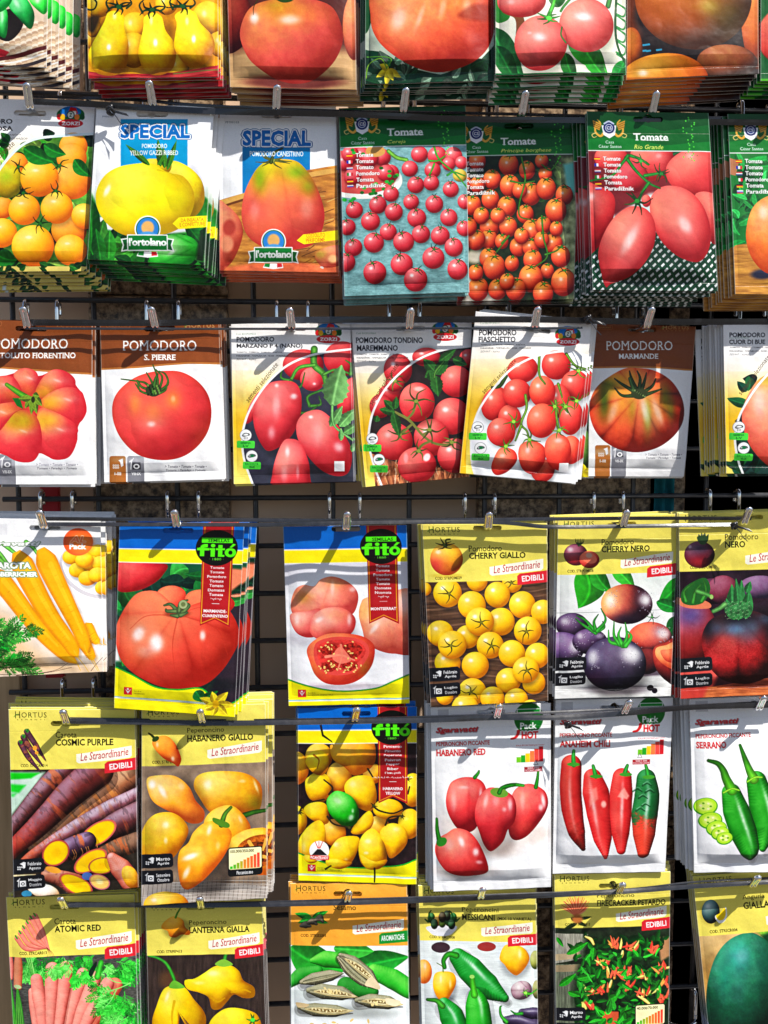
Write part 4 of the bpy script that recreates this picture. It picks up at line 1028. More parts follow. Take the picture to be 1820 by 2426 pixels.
# --- third row
@art('fluted_tomato')
def _(A):
    brown_hdr(A, -180, 153, 1.0, 'COSTOLUTO FIORENTINO', (88, 662), edge=[(-60, 290), (200, 300), (420, 316), (600, 330), (760, 338), (860, 340)])
    A.ell(200, 1060, 330, 30, (190, 190, 198), a=.5, soft=.5)
    c = ((186, 30, 44), (216, 52, 60), (242, 124, 100))
    A.poly([(95, 490), (165, 462), (245, 510), (360, 468), (450, 500), (485, 570), (535, 640), (550, 740), (498, 830), (490, 930), (430, 1030), (330, 1030), (250, 1000), (190, 1055), (60, 1020), (-160, 900), (-130, 560), (30, 510)], (190, 36, 46), smooth=True)
    L = [([(90, 520), (110, 475), (170, 460), (235, 490), (242, 560), (215, 640), (160, 640)], (170, 555)),
         ([(240, 640), (232, 590), (290, 500), (360, 468), (450, 500), (482, 555), (440, 620), (330, 660)], (345, 570)),
         ([(250, 680), (330, 610), (440, 580), (520, 610), (540, 670), (550, 740), (500, 810), (400, 790), (290, 730)], (410, 690)),
         ([(250, 720), (330, 730), (450, 790), (498, 850), (480, 900), (480, 960), (430, 1030), (330, 1035), (270, 960), (235, 850)], (365, 880)),
         ([(190, 730), (250, 800), (270, 920), (246, 1010), (200, 1055), (110, 1050), (30, 1000), (-20, 940), (0, 840), (90, 740)], (130, 890)),
         ([(170, 700), (90, 750), (-20, 880), (-120, 900), (-160, 800), (-90, 700), (40, 660)], (0, 770)),
         ([(150, 660), (40, 680), (-90, 690), (-130, 600), (-60, 530), (30, 508), (90, 520), (140, 600)], (20, 600))]
    for i, (p, q) in enumerate(L):
        sp = [((q[0]*.55+185*.45), (q[1]*.55+690*.45), 90, 60, (216, 170, 40), .75 if i in (1, 2, 3, 4) else .4)]
        if i == 4: sp.append((110, 790, 90, 60, (150, 130, 20), .8))
        A.blob(p, c, ctr=q, spots=sp, nsc=70, noise=.1, hl=[(q[0]+20, q[1]-30, 26, 8, .28, 20)])
    A.ell(205, 690, 60, 50, (206, 70, 50), soft=.5)
    A.stroke([(190, 660), (110, 610), (45, 565)], 44, (80, 150, 40), 26, c2=(130, 180, 60))
    A.poly([(80, 650), (130, 650), (150, 720), (110, 700)], (30, 110, 40))
    for p in ((210, 640, 160, 715), (215, 640, 200, 755), (215, 640, 235, 750), (220, 640, 268, 700), (210, 630, 250, 640), (200, 650, 120, 655)): A.leaf(*p, 22, (120, 146, 50), vein=True)
    A.ell(212, 660, 12, 20, (50, 56, 20))

@art('round_tomato_white')
def _(A):
    brown_hdr(A, 635, 165, 1.0, 'S. PIERRE', (278, 480), edge=[(-60, 298), (100, 292), (240, 284), (420, 268), (560, 258), (860, 262)])
    A.ell(1030, 1040, 260, 26, (200, 200, 206), a=.5, soft=.5)
    A.blob([(940, 490), (1040, 478), (1150, 485), (1250, 540), (1320, 630), (1342, 740), (1320, 860), (1250, 960), (1150, 1025), (1020, 1043), (880, 1010), (780, 920), (725, 810), (714, 700), (750, 610), (840, 530)], ((160, 26, 34), (220, 58, 58), (236, 88, 76)), ctr=(1030, 770),
           spots=[(860, 690, 40, 70, (236, 140, 60), .6), (1100, 660, 50, 60, (240, 150, 60), .65), (970, 740, 70, 70, (236, 130, 70), .7), (1300, 900, 90, 120, (226, 100, 50), .5)], hl=[(962, 815, 26, 18, .55), (1100, 655, 14, 20, .3)], nsc=180, rim=.25, rimc=(200, 90, 40))
    for p in ([(980, 620), (930, 560), (880, 545), (770, 530)], [(960, 600), (900, 580), (872, 540), (890, 610)], [(970, 630), (900, 610), (860, 560)], [(990, 610), (960, 540), (930, 490)], [(1000, 600), (1000, 520), (970, 440)], [(1010, 600), (1030, 520), (990, 470)], [(1010, 610), (1066, 560), (1050, 500), (1010, 480)], [(990, 630), (1050, 600), (1062, 550)]):
        A.stroke(p, 20, (62, 96, 40), 8, c2=(100, 130, 60))
    A.ell(975, 600, 50, 42, (60, 66, 40)); A.stroke([(970, 620), (985, 540), (1000, 500)], 30, (74, 112, 50), 14)
    for q in range(14): A.ell(940+(q*37) % 80, 570+(q*23) % 60, 6, 8, (30, 40, 20) if q % 2 else (110, 140, 70))

@art('plum_tomatoes')
def _(A):
    zorzi_base(A, 72, 765, [(1000, 318), (835, 340), (700, 356), (560, 385), (420, 450), (300, 560), (205, 700), (158, 820), (145, 930), (160, 1050), (212, 1200)], None, None, None, 180, dark=(62, 62, 76))
    A.mottle(.10, 40, box=(150, 340, 900, 1250))
    c = ((140, 20, 34), (210, 54, 62), (240, 122, 116))
    A.blob([(165, 810), (190, 700), (250, 610), (255, 700), (220, 780)], c)
    A.blob((530, 440, 130, 100), ((110, 10, 24), (190, 38, 48), (220, 84, 84))); A.blob((590, 530, 80, 76), c, hl=[(600, 560, 10, 8, .7)]); A.blob((780, 400, 120, 110), ((110, 10, 24), (190, 38, 48), (220, 84, 84)))
    A.blob([(800, 540), (900, 520), (900, 700), (780, 750), (745, 700), (770, 600)], c)
    A.stroke([(600, 340), (600, 440), (660, 500), (680, 580)], 46, (96, 150, 66), 34); A.stroke([(600, 440), (500, 460), (450, 540)], 26, (96, 150, 66), 20); A.stroke([(660, 500), (740, 470), (840, 500)], 20, (90, 140, 66), 12)
    for p in ([(450, 540), (390, 520), (400, 460)], [(450, 545), (510, 580), (540, 490)], [(830, 500), (835, 440), (800, 410)], [(570, 700), (560, 640), (650, 600), (690, 580)], [(580, 700), (640, 690), (630, 640)], [(500, 745), (560, 740), (620, 700)]): A.stroke(p, 22, (80, 130, 60), 8)
    A.blob([(400, 540), (480, 555), (515, 620), (518, 720), (490, 830), (420, 930), (320, 985), (270, 950), (225, 850), (214, 740), (240, 640), (310, 560)], c, ctr=(365, 750), hl=[(362, 570, 12, 12, .6), (470, 640, 22, 18, .7), (360, 700, 26, 70, .35), (330, 870, 24, 40, .4)], nsc=150, shadow=.35)
    A.blob([(560, 735), (640, 728), (720, 790), (790, 880), (835, 970), (838, 1060), (810, 1130), (740, 1145), (650, 1110), (560, 1020), (500, 920), (486, 830), (510, 770)], c, ctr=(660, 930), hl=[(578, 770, 14, 10, .8), (620, 870, 40, 80, .22), (755, 960, 34, 28, .55, 40)], nsc=170, shadow=.35)
    A.blob([(440, 908), (510, 930), (560, 1040), (572, 1130), (560, 1240), (340, 1240), (335, 1130), (360, 1020), (400, 930)], c, ctr=(455, 1110), hl=[(430, 990, 14, 30, .55), (410, 1130, 20, 50, .25), (495, 1120, 10, 40, .35)], nsc=150)
    G = (116, 166, 104)
    A.leaf(715, 700, 775, 440, 92, (124, 172, 110), bend=-4, ser=.18); A.leaf(760, 830, 860, 720, 40, G, ser=.15); A.leaf(700, 830, 780, 700, 36, G, ser=.15); A.leaf(790, 870, 870, 820, 34, (100, 150, 90), ser=.15)
    A.stroke([(715, 700), (716, 780), (740, 840), (850, 920)], 18, G, 14); A.leaf(770, 920, 770, 840, 18, G); A.leaf(840, 990, 860, 930, 20, G)
    A.rect(728, 1050, 792, 1114, (226, 222, 224))
    zorzi_finish(A, 72, 765, [('POMODORO', 36, (80, 114), 276), ('MARZANO P 4 (NANO)', 37, (124, 160), 455)], 'Cod. BSOPOM023', (618, 97), 180, (167, 885), (205, 1018), 173)
    sementi(A, 172, 670, 362, 430, 34)

@art('vine_tomatoes_basket')
def _(A):
    zorzi_base(A, 834, 760, [(1750, 296), (1590, 322), (1440, 340), (1300, 385), (1180, 460), (1060, 580), (980, 720), (950, 840), (948, 950), (980, 1080), (1030, 1210)], None, None, None, 180, dark=(54, 44, 44))
    A.poly([(960, 1000), (1130, 1060), (1300, 1100), (1700, 1060), (1700, 1300), (1000, 1300)], (176, 110, 76), tex=(14, 50, .6))
    rg = random.Random(2)
    for i in range(80): x, y = rg.uniform(980, 1580), rg.uniform(1030, 1240); A.stroke([(x, y), (x+rg.uniform(-20, 20), y+rg.uniform(24, 60))], 9, rg.choice(((214, 150, 110), (110, 60, 40), (236, 184, 150))), 4)
    c = ((136, 16, 26), (212, 52, 58), (238, 112, 104))
    for x, y, r, ry in ((1310, 390, 90, 60), (1130, 470, 90, 100), (1080, 620, 70, 60), (1480, 560, 10, 10), (1020, 700, 70, 76), (1580, 400, 60, 60), (1110, 560, 60, 50)): tom(A, x, y, r, ((110, 10, 20), (190, 38, 46), (216, 80, 80)), ry=ry)
    tom(A, 1500, 545, 102, c, ry=100, hl=.3); tom(A, 1470, 765, 118, c, ry=116); tom(A, 1340, 900, 110, c, ry=118); tom(A, 1105, 925, 118, c, ry=118, hl=.4)
    tom(A, 1250, 676, 112, c, ry=124, hl=0); A.ell(1262, 592, 30, 14, (255, 220, 215), a=.6, soft=.5); A.ell(1262, 725, 14, 14, (190, 40, 50), soft=.4)
    tom(A, 1490, 1015, 112, c, ry=110); tom(A, 1250, 1075, 122, c, ry=114, hl=0); A.ell(1312, 1025, 20, 26, (252, 214, 214), rot=30, soft=.3); A.ell(1180, 1030, 14, 30, (240, 150, 150), soft=.5)
    G = (96, 104, 50)
    for p in ([(1110, 740), (1200, 790), (1290, 890), (1370, 940), (1470, 945)], [(1240, 680), (1225, 740), (1190, 780)], [(1250, 995), (1280, 950), (1340, 920)], [(1330, 860), (1290, 880)], [(1150, 880), (1190, 840), (1220, 815)]): A.stroke(p, 18, (120, 120, 66), 14)
    for x, y, r, s_ in ((1245, 670, 105, 1), (1330, 850, 90, 2), (1140, 880, 84, 3), (1260, 985, 70, 4), (1470, 930, 70, 5), (1110, 540, 60, 6)): A.calyx(x, y, r, 6, (90, 96, 48), w=16, seed=s_)
    D = (60, 110, 52)
    for p in ((1370, 490, 1290, 400, 40), (1370, 500, 1450, 400, 40), (1360, 490, 1300, 520, 34), (1370, 510, 1385, 640, 44), (1480, 400, 1570, 440, 34), (1390, 420, 1500, 340, 30), (1340, 540, 1330, 480, 24), (1110, 740, 1010, 720, 30), (1100, 720, 1040, 660, 28), (1110, 720, 1120, 640, 24), (1100, 740, 1140, 900, 34), (990, 800, 1000, 760, 26)): A.leaf(*p, D, ser=.15)
    A.stroke([(1360, 520), (1370, 480), (1420, 420)], 14, (80, 120, 60))
    zorzi_finish(A, 834, 757, [('POMODORO TONDINO', 31, (88, 128), 460), ('MAREMMANO', 37, (138, 178), 300)], 'Cod. BSOPOM064', (602, 88), 176, (968, 908), (1010, 1040), 192)
    sementi(A, 955, 690, 1125, 432, 34)

@art('date_tomatoes_white')
def _(A):
    zorzi_base(A, 105, 600, [(850, 305), (700, 318), (600, 296), (480, 308), (380, 340), (280, 400), (200, 490), (130, 590), (95, 680), (80, 760), (84, 880), (110, 980)], None, None, None, 95, dark=(236, 238, 242))
    c = ((150, 20, 16), (226, 62, 44), (246, 118, 90))
    for (x, y, rx, ry, rot) in ((205, 575, 70, 92, 20), (350, 395, 84, 70, -20), (530, 370, 78, 78, 0), (630, 480, 78, 84, 20), (280, 650, 60, 70, 0), (545, 560, 60, 90, 0), (320, 520, 76, 76, 0), (610, 650, 66, 92, 8)): tom(A, x, y, rx, ((140, 14, 16), (212, 46, 42), (236, 96, 80)), ry=ry, rot=rot)
    tom(A, 455, 510, 70, c, ry=84, hl=.6); tom(A, 450, 665, 80, c, ry=92, rot=10, hl=.3); tom(A, 235, 725, 74, ((150, 20, 20), (218, 54, 48), (240, 110, 96)), ry=76, hl=.6)
    tom(A, 460, 930, 64, c, ry=60, rot=-30, hl=0); tom(A, 610, 820, 60, c, ry=76, hl=.3); A.blob([(190, 880), (230, 810), (300, 820), (320, 870), (280, 930), (220, 955), (190, 930)], c, ctr=(255, 880), hl=[(240, 850, 14, 10, .4)])
    A.blob([(400, 770), (460, 800), (470, 860), (440, 930), (400, 950), (350, 920), (325, 850), (340, 790)], c, ctr=(398, 860), hl=[(375, 820, 12, 18, .5)], shadow=.3)
    A.blob([(530, 730), (590, 760), (610, 830), (590, 900), (550, 930), (490, 900), (465, 820), (480, 760)], c, ctr=(538, 830), hl=[(540, 770, 20, 12, .5)], shadow=.3)
    G = (110, 140, 56)
    for p in ([(440, 320), (440, 420), (470, 470)], [(365, 530), (370, 600), (340, 680), (370, 720), (385, 770)], [(525, 560), (530, 650), (545, 720)], [(585, 310), (630, 370), (690, 390)], [(560, 580), (590, 620)], [(340, 690), (310, 770)], [(540, 470), (560, 540)]): A.stroke(p, 16, G, 10)
    for x, y, r in ((385, 765, 56), (545, 715, 48), (580, 590, 60), (300, 670, 50), (260, 800, 40), (650, 400, 60), (520, 590, 46), (640, 560, 50)): A.calyx(x, y, r, 6, (100, 134, 52), seed=x, w=12)
    A.stroke([(260, 430), (230, 480), (190, 490)], 24, (70, 90, 40), 16)
    A.rect(545, 890, 596, 938, (232, 230, 232))
    zorzi_finish(A, 102, 622, [('POMODORO', 26, (104, 146), 270), ('FIASCHETTO', 23, (150, 190), 264)], 'Cod.BSOPOM014', (606, 186), 95, (114, 700), (128, 810), 198)
    sementi(A, 138, 515, 312, 340, 26)

@art('green_shouldered_tomato')
def _(A):
    brown_hdr(A, 690, 150, .755, 'MARMANDE', (232, 510), edge=[(-60, 302), (100, 300), (300, 296), (500, 300), (700, 316), (860, 320)])
    A.ell(960, 830, 240, 20, (190, 190, 196), a=.5, soft=.5)
    A.blob([(880, 392), (960, 384), (1060, 400), (1150, 460), (1205, 560), (1208, 660), (1160, 740), (1070, 805), (960, 832), (850, 812), (760, 750), (715, 660), (712, 560), (760, 470)], ((110, 20, 8), (222, 72, 36), (246, 140, 78)), ctr=(958, 610), lobes=11, lob_ctr=(970, 520), lob_amp=.34, nsc=80, noise=.12,
           spots=[(820, 470, 70, 40, (84, 104, 24), .85), (785, 560, 34, 110, (70, 100, 24), .9), (1015, 640, 26, 110, (120, 140, 24), .9), (1110, 540, 36, 90, (130, 140, 30), .85), (1140, 600, 24, 70, (120, 130, 30), .7), (930, 600, 24, 90, (130, 130, 30), .6), (900, 440, 80, 40, (210, 140, 40), .6), (880, 600, 40, 110, (226, 140, 50), .55), (1060, 640, 30, 100, (240, 190, 130), .5)],
           hl=[(1000, 610, 20, 70, .5, -12), (1070, 620, 18, 70, .4, -20), (830, 620, 22, 60, .35, 20)])
    for p in ([(960, 520), (880, 470), (840, 440)], [(950, 530), (880, 530), (840, 490)], [(960, 510), (930, 440), (920, 400)], [(970, 500), (975, 440), (960, 400)], [(980, 510), (1000, 450), (1010, 410)], [(980, 520), (1040, 480), (1060, 440)], [(990, 530), (1050, 510), (1090, 495)]): A.stroke(p, 24, (64, 84, 44), 7)
    A.ell(970, 520, 44, 30, (60, 70, 40)); A.stroke([(940, 500), (920, 440)], 24, (86, 116, 66), 16)
    for q in range(16): A.ell(940+(q*37) % 64, 500+(q*23) % 40, 4, 5, (26, 36, 20) if q % 2 else (120, 140, 90))

@art('oxheart_tomato')
def _(A):
    zorzi_base(A, 1420, 633, [(2100, 305), (1900, 312), (1800, 330), (1690, 390), (1590, 490), (1510, 620), (1480, 740), (1490, 850), (1530, 960)], None, None, None, 170, dark=(30, 66, 60))
    A.foliage(1490, 420, 1760, 960, 40, [(20, 80, 60), (34, 100, 60), (16, 50, 50)], 90, 26, 8)
    A.blob([(1600, 450), (1720, 410), (1850, 430), (1960, 560), (1960, 760), (1850, 900), (1720, 930), (1600, 860), (1530, 740), (1518, 600)], ((160, 50, 34), (228, 98, 76), (246, 150, 122)), spots=[(1650, 450, 60, 40, (150, 150, 40), .7)], hl=[(1600, 560, 30, 70, .3)])
    zorzi_finish(A, 1424, 633, [('POMODORO', 35, (28, 62), 265), ('CUOR DI BUE', 33, (74, 106), 265)], 'Cod. BSOPOM033', (640, 90), 172, (1498, 700), (1522, 810), 120)
    sementi(A, 1500, 525, 1660, 320, 26)

# --- fourth row
@art('yellow_carrots')
def _(A):
    A.fill((244, 244, 246)); A.mottle(.05, 90)
    A.poly([(-60, 640), (80, 690), (210, 860), (330, 960), (640, 1000), (640, 1120), (-200, 1120)], (232, 190, 150), soft=80); A.poly([(330, 640), (460, 560), (640, 640), (640, 900), (560, 860)], (250, 246, 242), soft=30)
    A.ell(600, 440, 240, 170, (206, 200, 206), rot=20); A.ell(604, 430, 226, 158, (250, 250, 250), rot=20); A.ell(620, 410, 190, 130, (238, 236, 238), rot=20)
    YC = ((190, 120, 4), (250, 186, 22), (255, 214, 80))
    for x, y in ((440, 360), (520, 340), (600, 330), (480, 440), (560, 400), (620, 400), (540, 490), (600, 470), (640, 550), (520, 380)): A.blob((x, y, 56, 46), YC, shadow=.3)
    A.ell(480, 268, 92, 84, (238, 90, 34)); A.ell(500, 280, 70, 62, (246, 120, 46), soft=.5)
    A.text('AL', 428, 230, 530, 274, (240, 110, 60), bold=.03, shear=.2, out=(250, 190, 150), outw=3); A.text('Pack', 426, 278, 532, 314, WHITE, bold=.04)
    A.rect(-10, 160, 44, 226, (226, 226, 230))
    for p in ([(-60, 300), (0, 340), (60, 420)], [(20, 280), (70, 320), (110, 350)], [(160, 270), (200, 300), (230, 340)], [(-40, 340), (30, 400)]): A.stroke(p, 30, (120, 190, 90), 20)
    def carrot(p, w0, w1, tip):
        q = catmull(p, 5); n = len(q)
        for i in range(n):       # rounded root built of short shaded slices
            pass
        d = np.gradient(q, axis=0); nn = np.stack([-d[:, 1], d[:, 0]], 1)/np.hypot(d[:, 0], d[:, 1])[:, None]
        t = np.linspace(0, 1, n); w = (w0*(1-t)+w1*t)*np.minimum(1, np.sqrt(np.clip(t*9, 0.12, 1)))*np.minimum(1, np.sqrt(np.clip((1-t)*10, .05, 1)))
        a = q+nn*w[:, None]; b = q-nn*w[:, None]; pg = [tuple(v) for v in a]+[tuple(v) for v in b[::-1]]
        A.poly([(x+14, y+12) for x, y in pg], (120, 80, 30), a=.35, soft=9)
        A.poly(pg, (224, 138, 6)); 
        A.poly([tuple(v) for v in (q+nn*w[:, None]*.72)]+[tuple(v) for v in (q-nn*w[:, None]*.8)[::-1]], (248, 168, 14), soft=7)
        A.stroke([tuple(v) for v in (q-nn*w[:, None]*.25)[3:-4:4]], w0*.45, (253, 190, 48), w1*.4, a=.7)
        rg = random.Random(int(p[0][0]))
        for i in range(26):
            k = rg.randint(4, n-4); o = rg.uniform(-.8, .7); c0 = q[k]+nn[k]*w[k]*o; A.stroke([tuple(c0), tuple(c0+nn[k]*rg.uniform(6, 22))], 2.2, (206, 136, 10), a=.7)
        A.stroke([tuple(q[-3]), tuple(q[-1]), (tip)], 9, (236, 176, 40), 2.5)
    carrot([(-60, 440), (60, 570), (210, 760), (350, 910), (470, 1010)], 70, 34, (495, 1060))
    carrot([(520, 770), (570, 850), (610, 890)], 50, 18, (640, 905)); carrot([(500, 850), (550, 940), (575, 990)], 44, 20, (610, 1062))
    carrot([(100, 330), (190, 510), (310, 720), (420, 870), (480, 970)], 78, 36, (545, 1066))
    carrot([(250, 310), (330, 480), (420, 660), (500, 830), (535, 940)], 74, 32, (600, 1060))
    A.text('Sgaravatti', -150, 264, 252, 302, (200, 206, 200), bold=.03, shear=.25, out=(120, 140, 110), outw=5); A.text('Sgaravatti', -152, 262, 250, 300, (248, 250, 246), bold=.02, shear=.25)
    for t, x0, y0, x1, y1 in (('CAROTA', -60, 392, 194, 434), ('LOBBERRICHER', -80, 450, 234, 482)): A.text(t, x0, y0, x1, y1, (250, 252, 248), bold=.05, out=(120, 150, 110), outw=6)
    rg = random.Random(8)
    for i in range(34):     # feathery tops
        x, y = rg.uniform(-140, 150), rg.uniform(790, 1060); k = max(0, (y-760)*.5)
        A.frond(x, y, rg.uniform(-.7, .45), rg.uniform(90, 150), rg.choice(((44, 110, 40), (70, 140, 60), (30, 84, 34), (24, 150, 50))), seed=i, w=6)
    for p in ([(-60, 1080), (120, 1085), (330, 1060), (420, 1010)], [(-40, 1060), (200, 1020), (400, 1015)], [(560, 1060), (600, 1010), (650, 960)], [(100, 1090), (300, 1070), (440, 1040)]): A.stroke(p, 3.5, (60, 40, 40), 2)

@art('big_ribbed_tomato')
def _(A):
    A.fill((24, 92, 62)); A.foliage(700, 400, 1500, 1280, 70, [(20, 90, 56), (34, 130, 64), (16, 60, 48), (60, 150, 70)], 170, 54, 3)
    A.poly([(1380, 620), (1520, 580), (1520, 1290), (1260, 1290), (1300, 1100)], (52, 40, 52), soft=30); A.poly([(690, 900), (720, 900), (740, 1000), (690, 1000)], (226, 220, 220), soft=10)
    A.poly([(1400, 430), (1520, 440), (1510, 500), (1420, 570)], (236, 130, 100), soft=8); A.leaf(1400, 640, 1530, 620, 30, (60, 150, 70)); A.leaf(1410, 600, 1520, 590, 10, (240, 150, 120))
    A.blob([(720, 400), (1010, 400), (1000, 470), (930, 530), (830, 568), (720, 560)], ((130, 14, 20), (206, 40, 50), (230, 90, 84)), ctr=(830, 460))
    c = ((160, 30, 16), (224, 72, 50), (244, 124, 88))
    A.ell(1140, 1150, 340, 60, (20, 24, 30), a=.7, soft=.3)
    A.blob([(970, 570), (1060, 535), (1140, 580), (1100, 700), (990, 680)], c, ctr=(1060, 640)); A.blob([(1140, 600), (1230, 560), (1380, 590), (1440, 660), (1300, 760), (1150, 720)], c, ctr=(1270, 660))
    A.blob([(790, 640), (860, 575), (960, 570), (1030, 620), (1100, 690), (1190, 650), (1290, 630), (1400, 680), (1460, 780), (1470, 870), (1430, 960), (1360, 1060), (1260, 1140), (1120, 1172), (980, 1150), (850, 1090), (750, 1000), (715, 900), (716, 780)], c, ctr=(1090, 860), lobes=7, lob_ctr=(1090, 690), lob_amp=.28, lob_ph=.5, nsc=220,
           spots=[(900, 800, 160, 120, (236, 110, 74), .5), (1380, 950, 70, 100, (190, 50, 24), .6), (850, 1000, 120, 80, (226, 96, 40), .5), (1000, 1060, 200, 80, (220, 60, 50), .5)], hl=[(852, 830, 34, 46, .75, 30), (962, 885, 42, 54, .9), (1245, 840, 18, 30, .75), (900, 940, 60, 40, .3)])
    for p in ([(1100, 715), (1180, 680), (1300, 650)], [(1070, 715), (900, 720), (800, 800)], [(1090, 730), (1060, 900), (1080, 1100)], [(1130, 720), (1330, 800), (1400, 960)]): A.stroke(p, 10, (176, 44, 26), 3, a=.45)
    A.ell(1090, 705, 78, 26, (150, 70, 46), soft=.3)
    for p in ([(1100, 700), (1050, 650), (1010, 655)], [(1090, 690), (1030, 690), (1020, 680)], [(1100, 690), (1110, 640), (1150, 625)], [(1120, 700), (1160, 660), (1140, 640)], [(1090, 720), (1050, 715)], [(1110, 715), (1150, 700)]): A.stroke(p, 30, (96, 116, 74), 14)
    A.ell(1125, 650, 26, 26, (150, 160, 120)); A.ell(1125, 650, 14, 14, (110, 120, 80))
    fito_hdr(A, None, None, curve_y=(1165, 1320, 1380), season='INVIERNO')
    fito_rib(A, ('Tomate', 'Tomate', 'Pomodoro', 'Tomate', 'Tomato', 'Domates', 'Tomata', '\u0637\u0645\u0627\u0637\u0645'), ('MARMANDE-', 'CUARENTENO'))
    A.leaf(1230, 1240, 1340, 1180, 26, (30, 110, 50)); A.leaf(1200, 1180, 1250, 1250, 40, (30, 130, 60))
    for a, L in ((3.6, 110), (4.5, 100), (5.4, 120), (.1, 120), (.9, 120), (1.8, 100), (2.6, 90)): A.leaf(1325, 1262, 1325+math.cos(a)*L, 1262+math.sin(a)*L*.8, 26, (250, 214, 50), c2=None)
    A.ell(1325, 1262, 20, 26, (226, 170, 20), soft=.3)

@art('pale_tomatoes_half')
def _(A):
    A.fill((232, 231, 238)); A.grad(0, 400, (216, 212, 224), 0, 1100, (240, 240, 244)); A.ell(420, 760, 420, 360, (240, 240, 246), soft=.3); A.ell(330, 830, 260, 50, (170, 164, 176), a=.6, soft=.5); A.ell(700, 900, 220, 50, (176, 168, 180), a=.6, soft=.5)
    c = ((160, 60, 50), (232, 132, 110), (248, 180, 160))
    A.blob([(570, 590), (700, 560), (860, 560), (860, 900), (740, 922), (640, 900), (570, 850), (548, 780), (526, 690), (540, 620)], c, ctr=(700, 740), spots=[(560, 660, 50, 90, (210, 150, 80), .6), (700, 830, 150, 80, (226, 110, 84), .5)], hl=[(620, 770, 14, 40, .5, 40), (800, 620, 30, 60, .4)])
    PK = ((160, 44, 46), (228, 98, 90), (248, 160, 146))
    A.blob([(150, 540), (200, 512), (260, 520), (300, 480), (370, 464), (450, 490), (510, 540), (524, 600), (496, 680), (440, 690), (240, 720), (140, 690), (124, 620)], ((170, 60, 56), (234, 118, 100), (250, 170, 150)), ctr=(320, 600), lobes=5, lob_ctr=(310, 640), lob_amp=.22, spots=[(200, 590, 50, 40, (190, 140, 60), .6), (380, 500, 80, 40, (236, 130, 80), .6)], hl=[(370, 530, 12, 40, .3), (490, 540, 20, 16, .5)])
    A.blob([(120, 690), (220, 670), (300, 660), (280, 800), (220, 825), (150, 790)], PK, ctr=(205, 745), hl=[(160, 720, 14, 30, .35)])
    A.blob([(260, 690), (330, 650), (430, 650), (500, 700), (505, 760), (470, 810), (380, 840), (290, 836), (240, 800), (236, 740)], PK, ctr=(370, 750), spots=[(400, 690, 80, 40, (210, 130, 90), .5), (350, 800, 60, 30, (180, 60, 40), .5)], hl=[(290, 720, 26, 14, .5, -30), (470, 720, 14, 34, .5)], shadow=.25)
    A.ell(420, 1110, 190, 22, (190, 170, 180), a=.6, soft=.5)
    A.blob([(250, 850), (330, 806), (430, 800), (540, 815), (610, 860), (622, 920), (600, 1000), (540, 1070), (450, 1105), (340, 1100), (270, 1050), (235, 970), (218, 900)], ((170, 40, 24), (224, 78, 50), (242, 130, 90)), ctr=(420, 950), spots=[(560, 1010, 50, 60, (226, 170, 60), .6), (260, 1010, 40, 50, (230, 140, 70), .5)])
    A.poly([(270, 860), (350, 826), (440, 820), (530, 835), (580, 870), (585, 930), (540, 1000), (480, 1040), (380, 1050), (300, 1020), (262, 950)], (218, 70, 62), smooth=True)
    A.poly([(290, 870), (380, 840), (500, 845), (560, 880), (560, 930), (500, 990), (420, 1020), (320, 1000), (280, 930)], (200, 50, 44), smooth=True, tex=(24, 16, .4))
    for p in ([(300, 900), (350, 860), (400, 880), (390, 920), (330, 930)], [(440, 870), (510, 860), (550, 900), (500, 950), (440, 930)], [(310, 980), (370, 960), (410, 990), (360, 1030), (310, 1010)], [(430, 980), (500, 970), (520, 1000), (450, 1030)]): A.poly(p, (150, 34, 24), smooth=True, tex=(10, 10, .6))
    A.poly([(390, 900), (420, 880), (450, 910), (480, 960), (420, 980), (370, 950)], (232, 112, 96), smooth=True); A.stroke([(330, 940), (420, 930), (500, 960)], 16, (236, 130, 110), 8); A.stroke([(420, 870), (425, 940), (400, 1020)], 14, (234, 124, 104), 8)
    rg = random.Random(5)
    for i in range(46): x, y = rg.choice(((340, 900), (480, 900), (350, 1000), (470, 1000))); A.ell(x+rg.gauss(0, 28), y+rg.gauss(0, 20), 7, 4, (232, 190, 120), rot=rg.uniform(0, 180))
    fito_hdr(A, None, None)
    fito_rib(A, ('Tomate', 'Tomate', 'Pomodoro', 'Tomate', 'Tomato', 'Domates', 'Ntomata', '\u0637\u0645\u0627\u0637\u0645'), ('MONTSERRAT',))

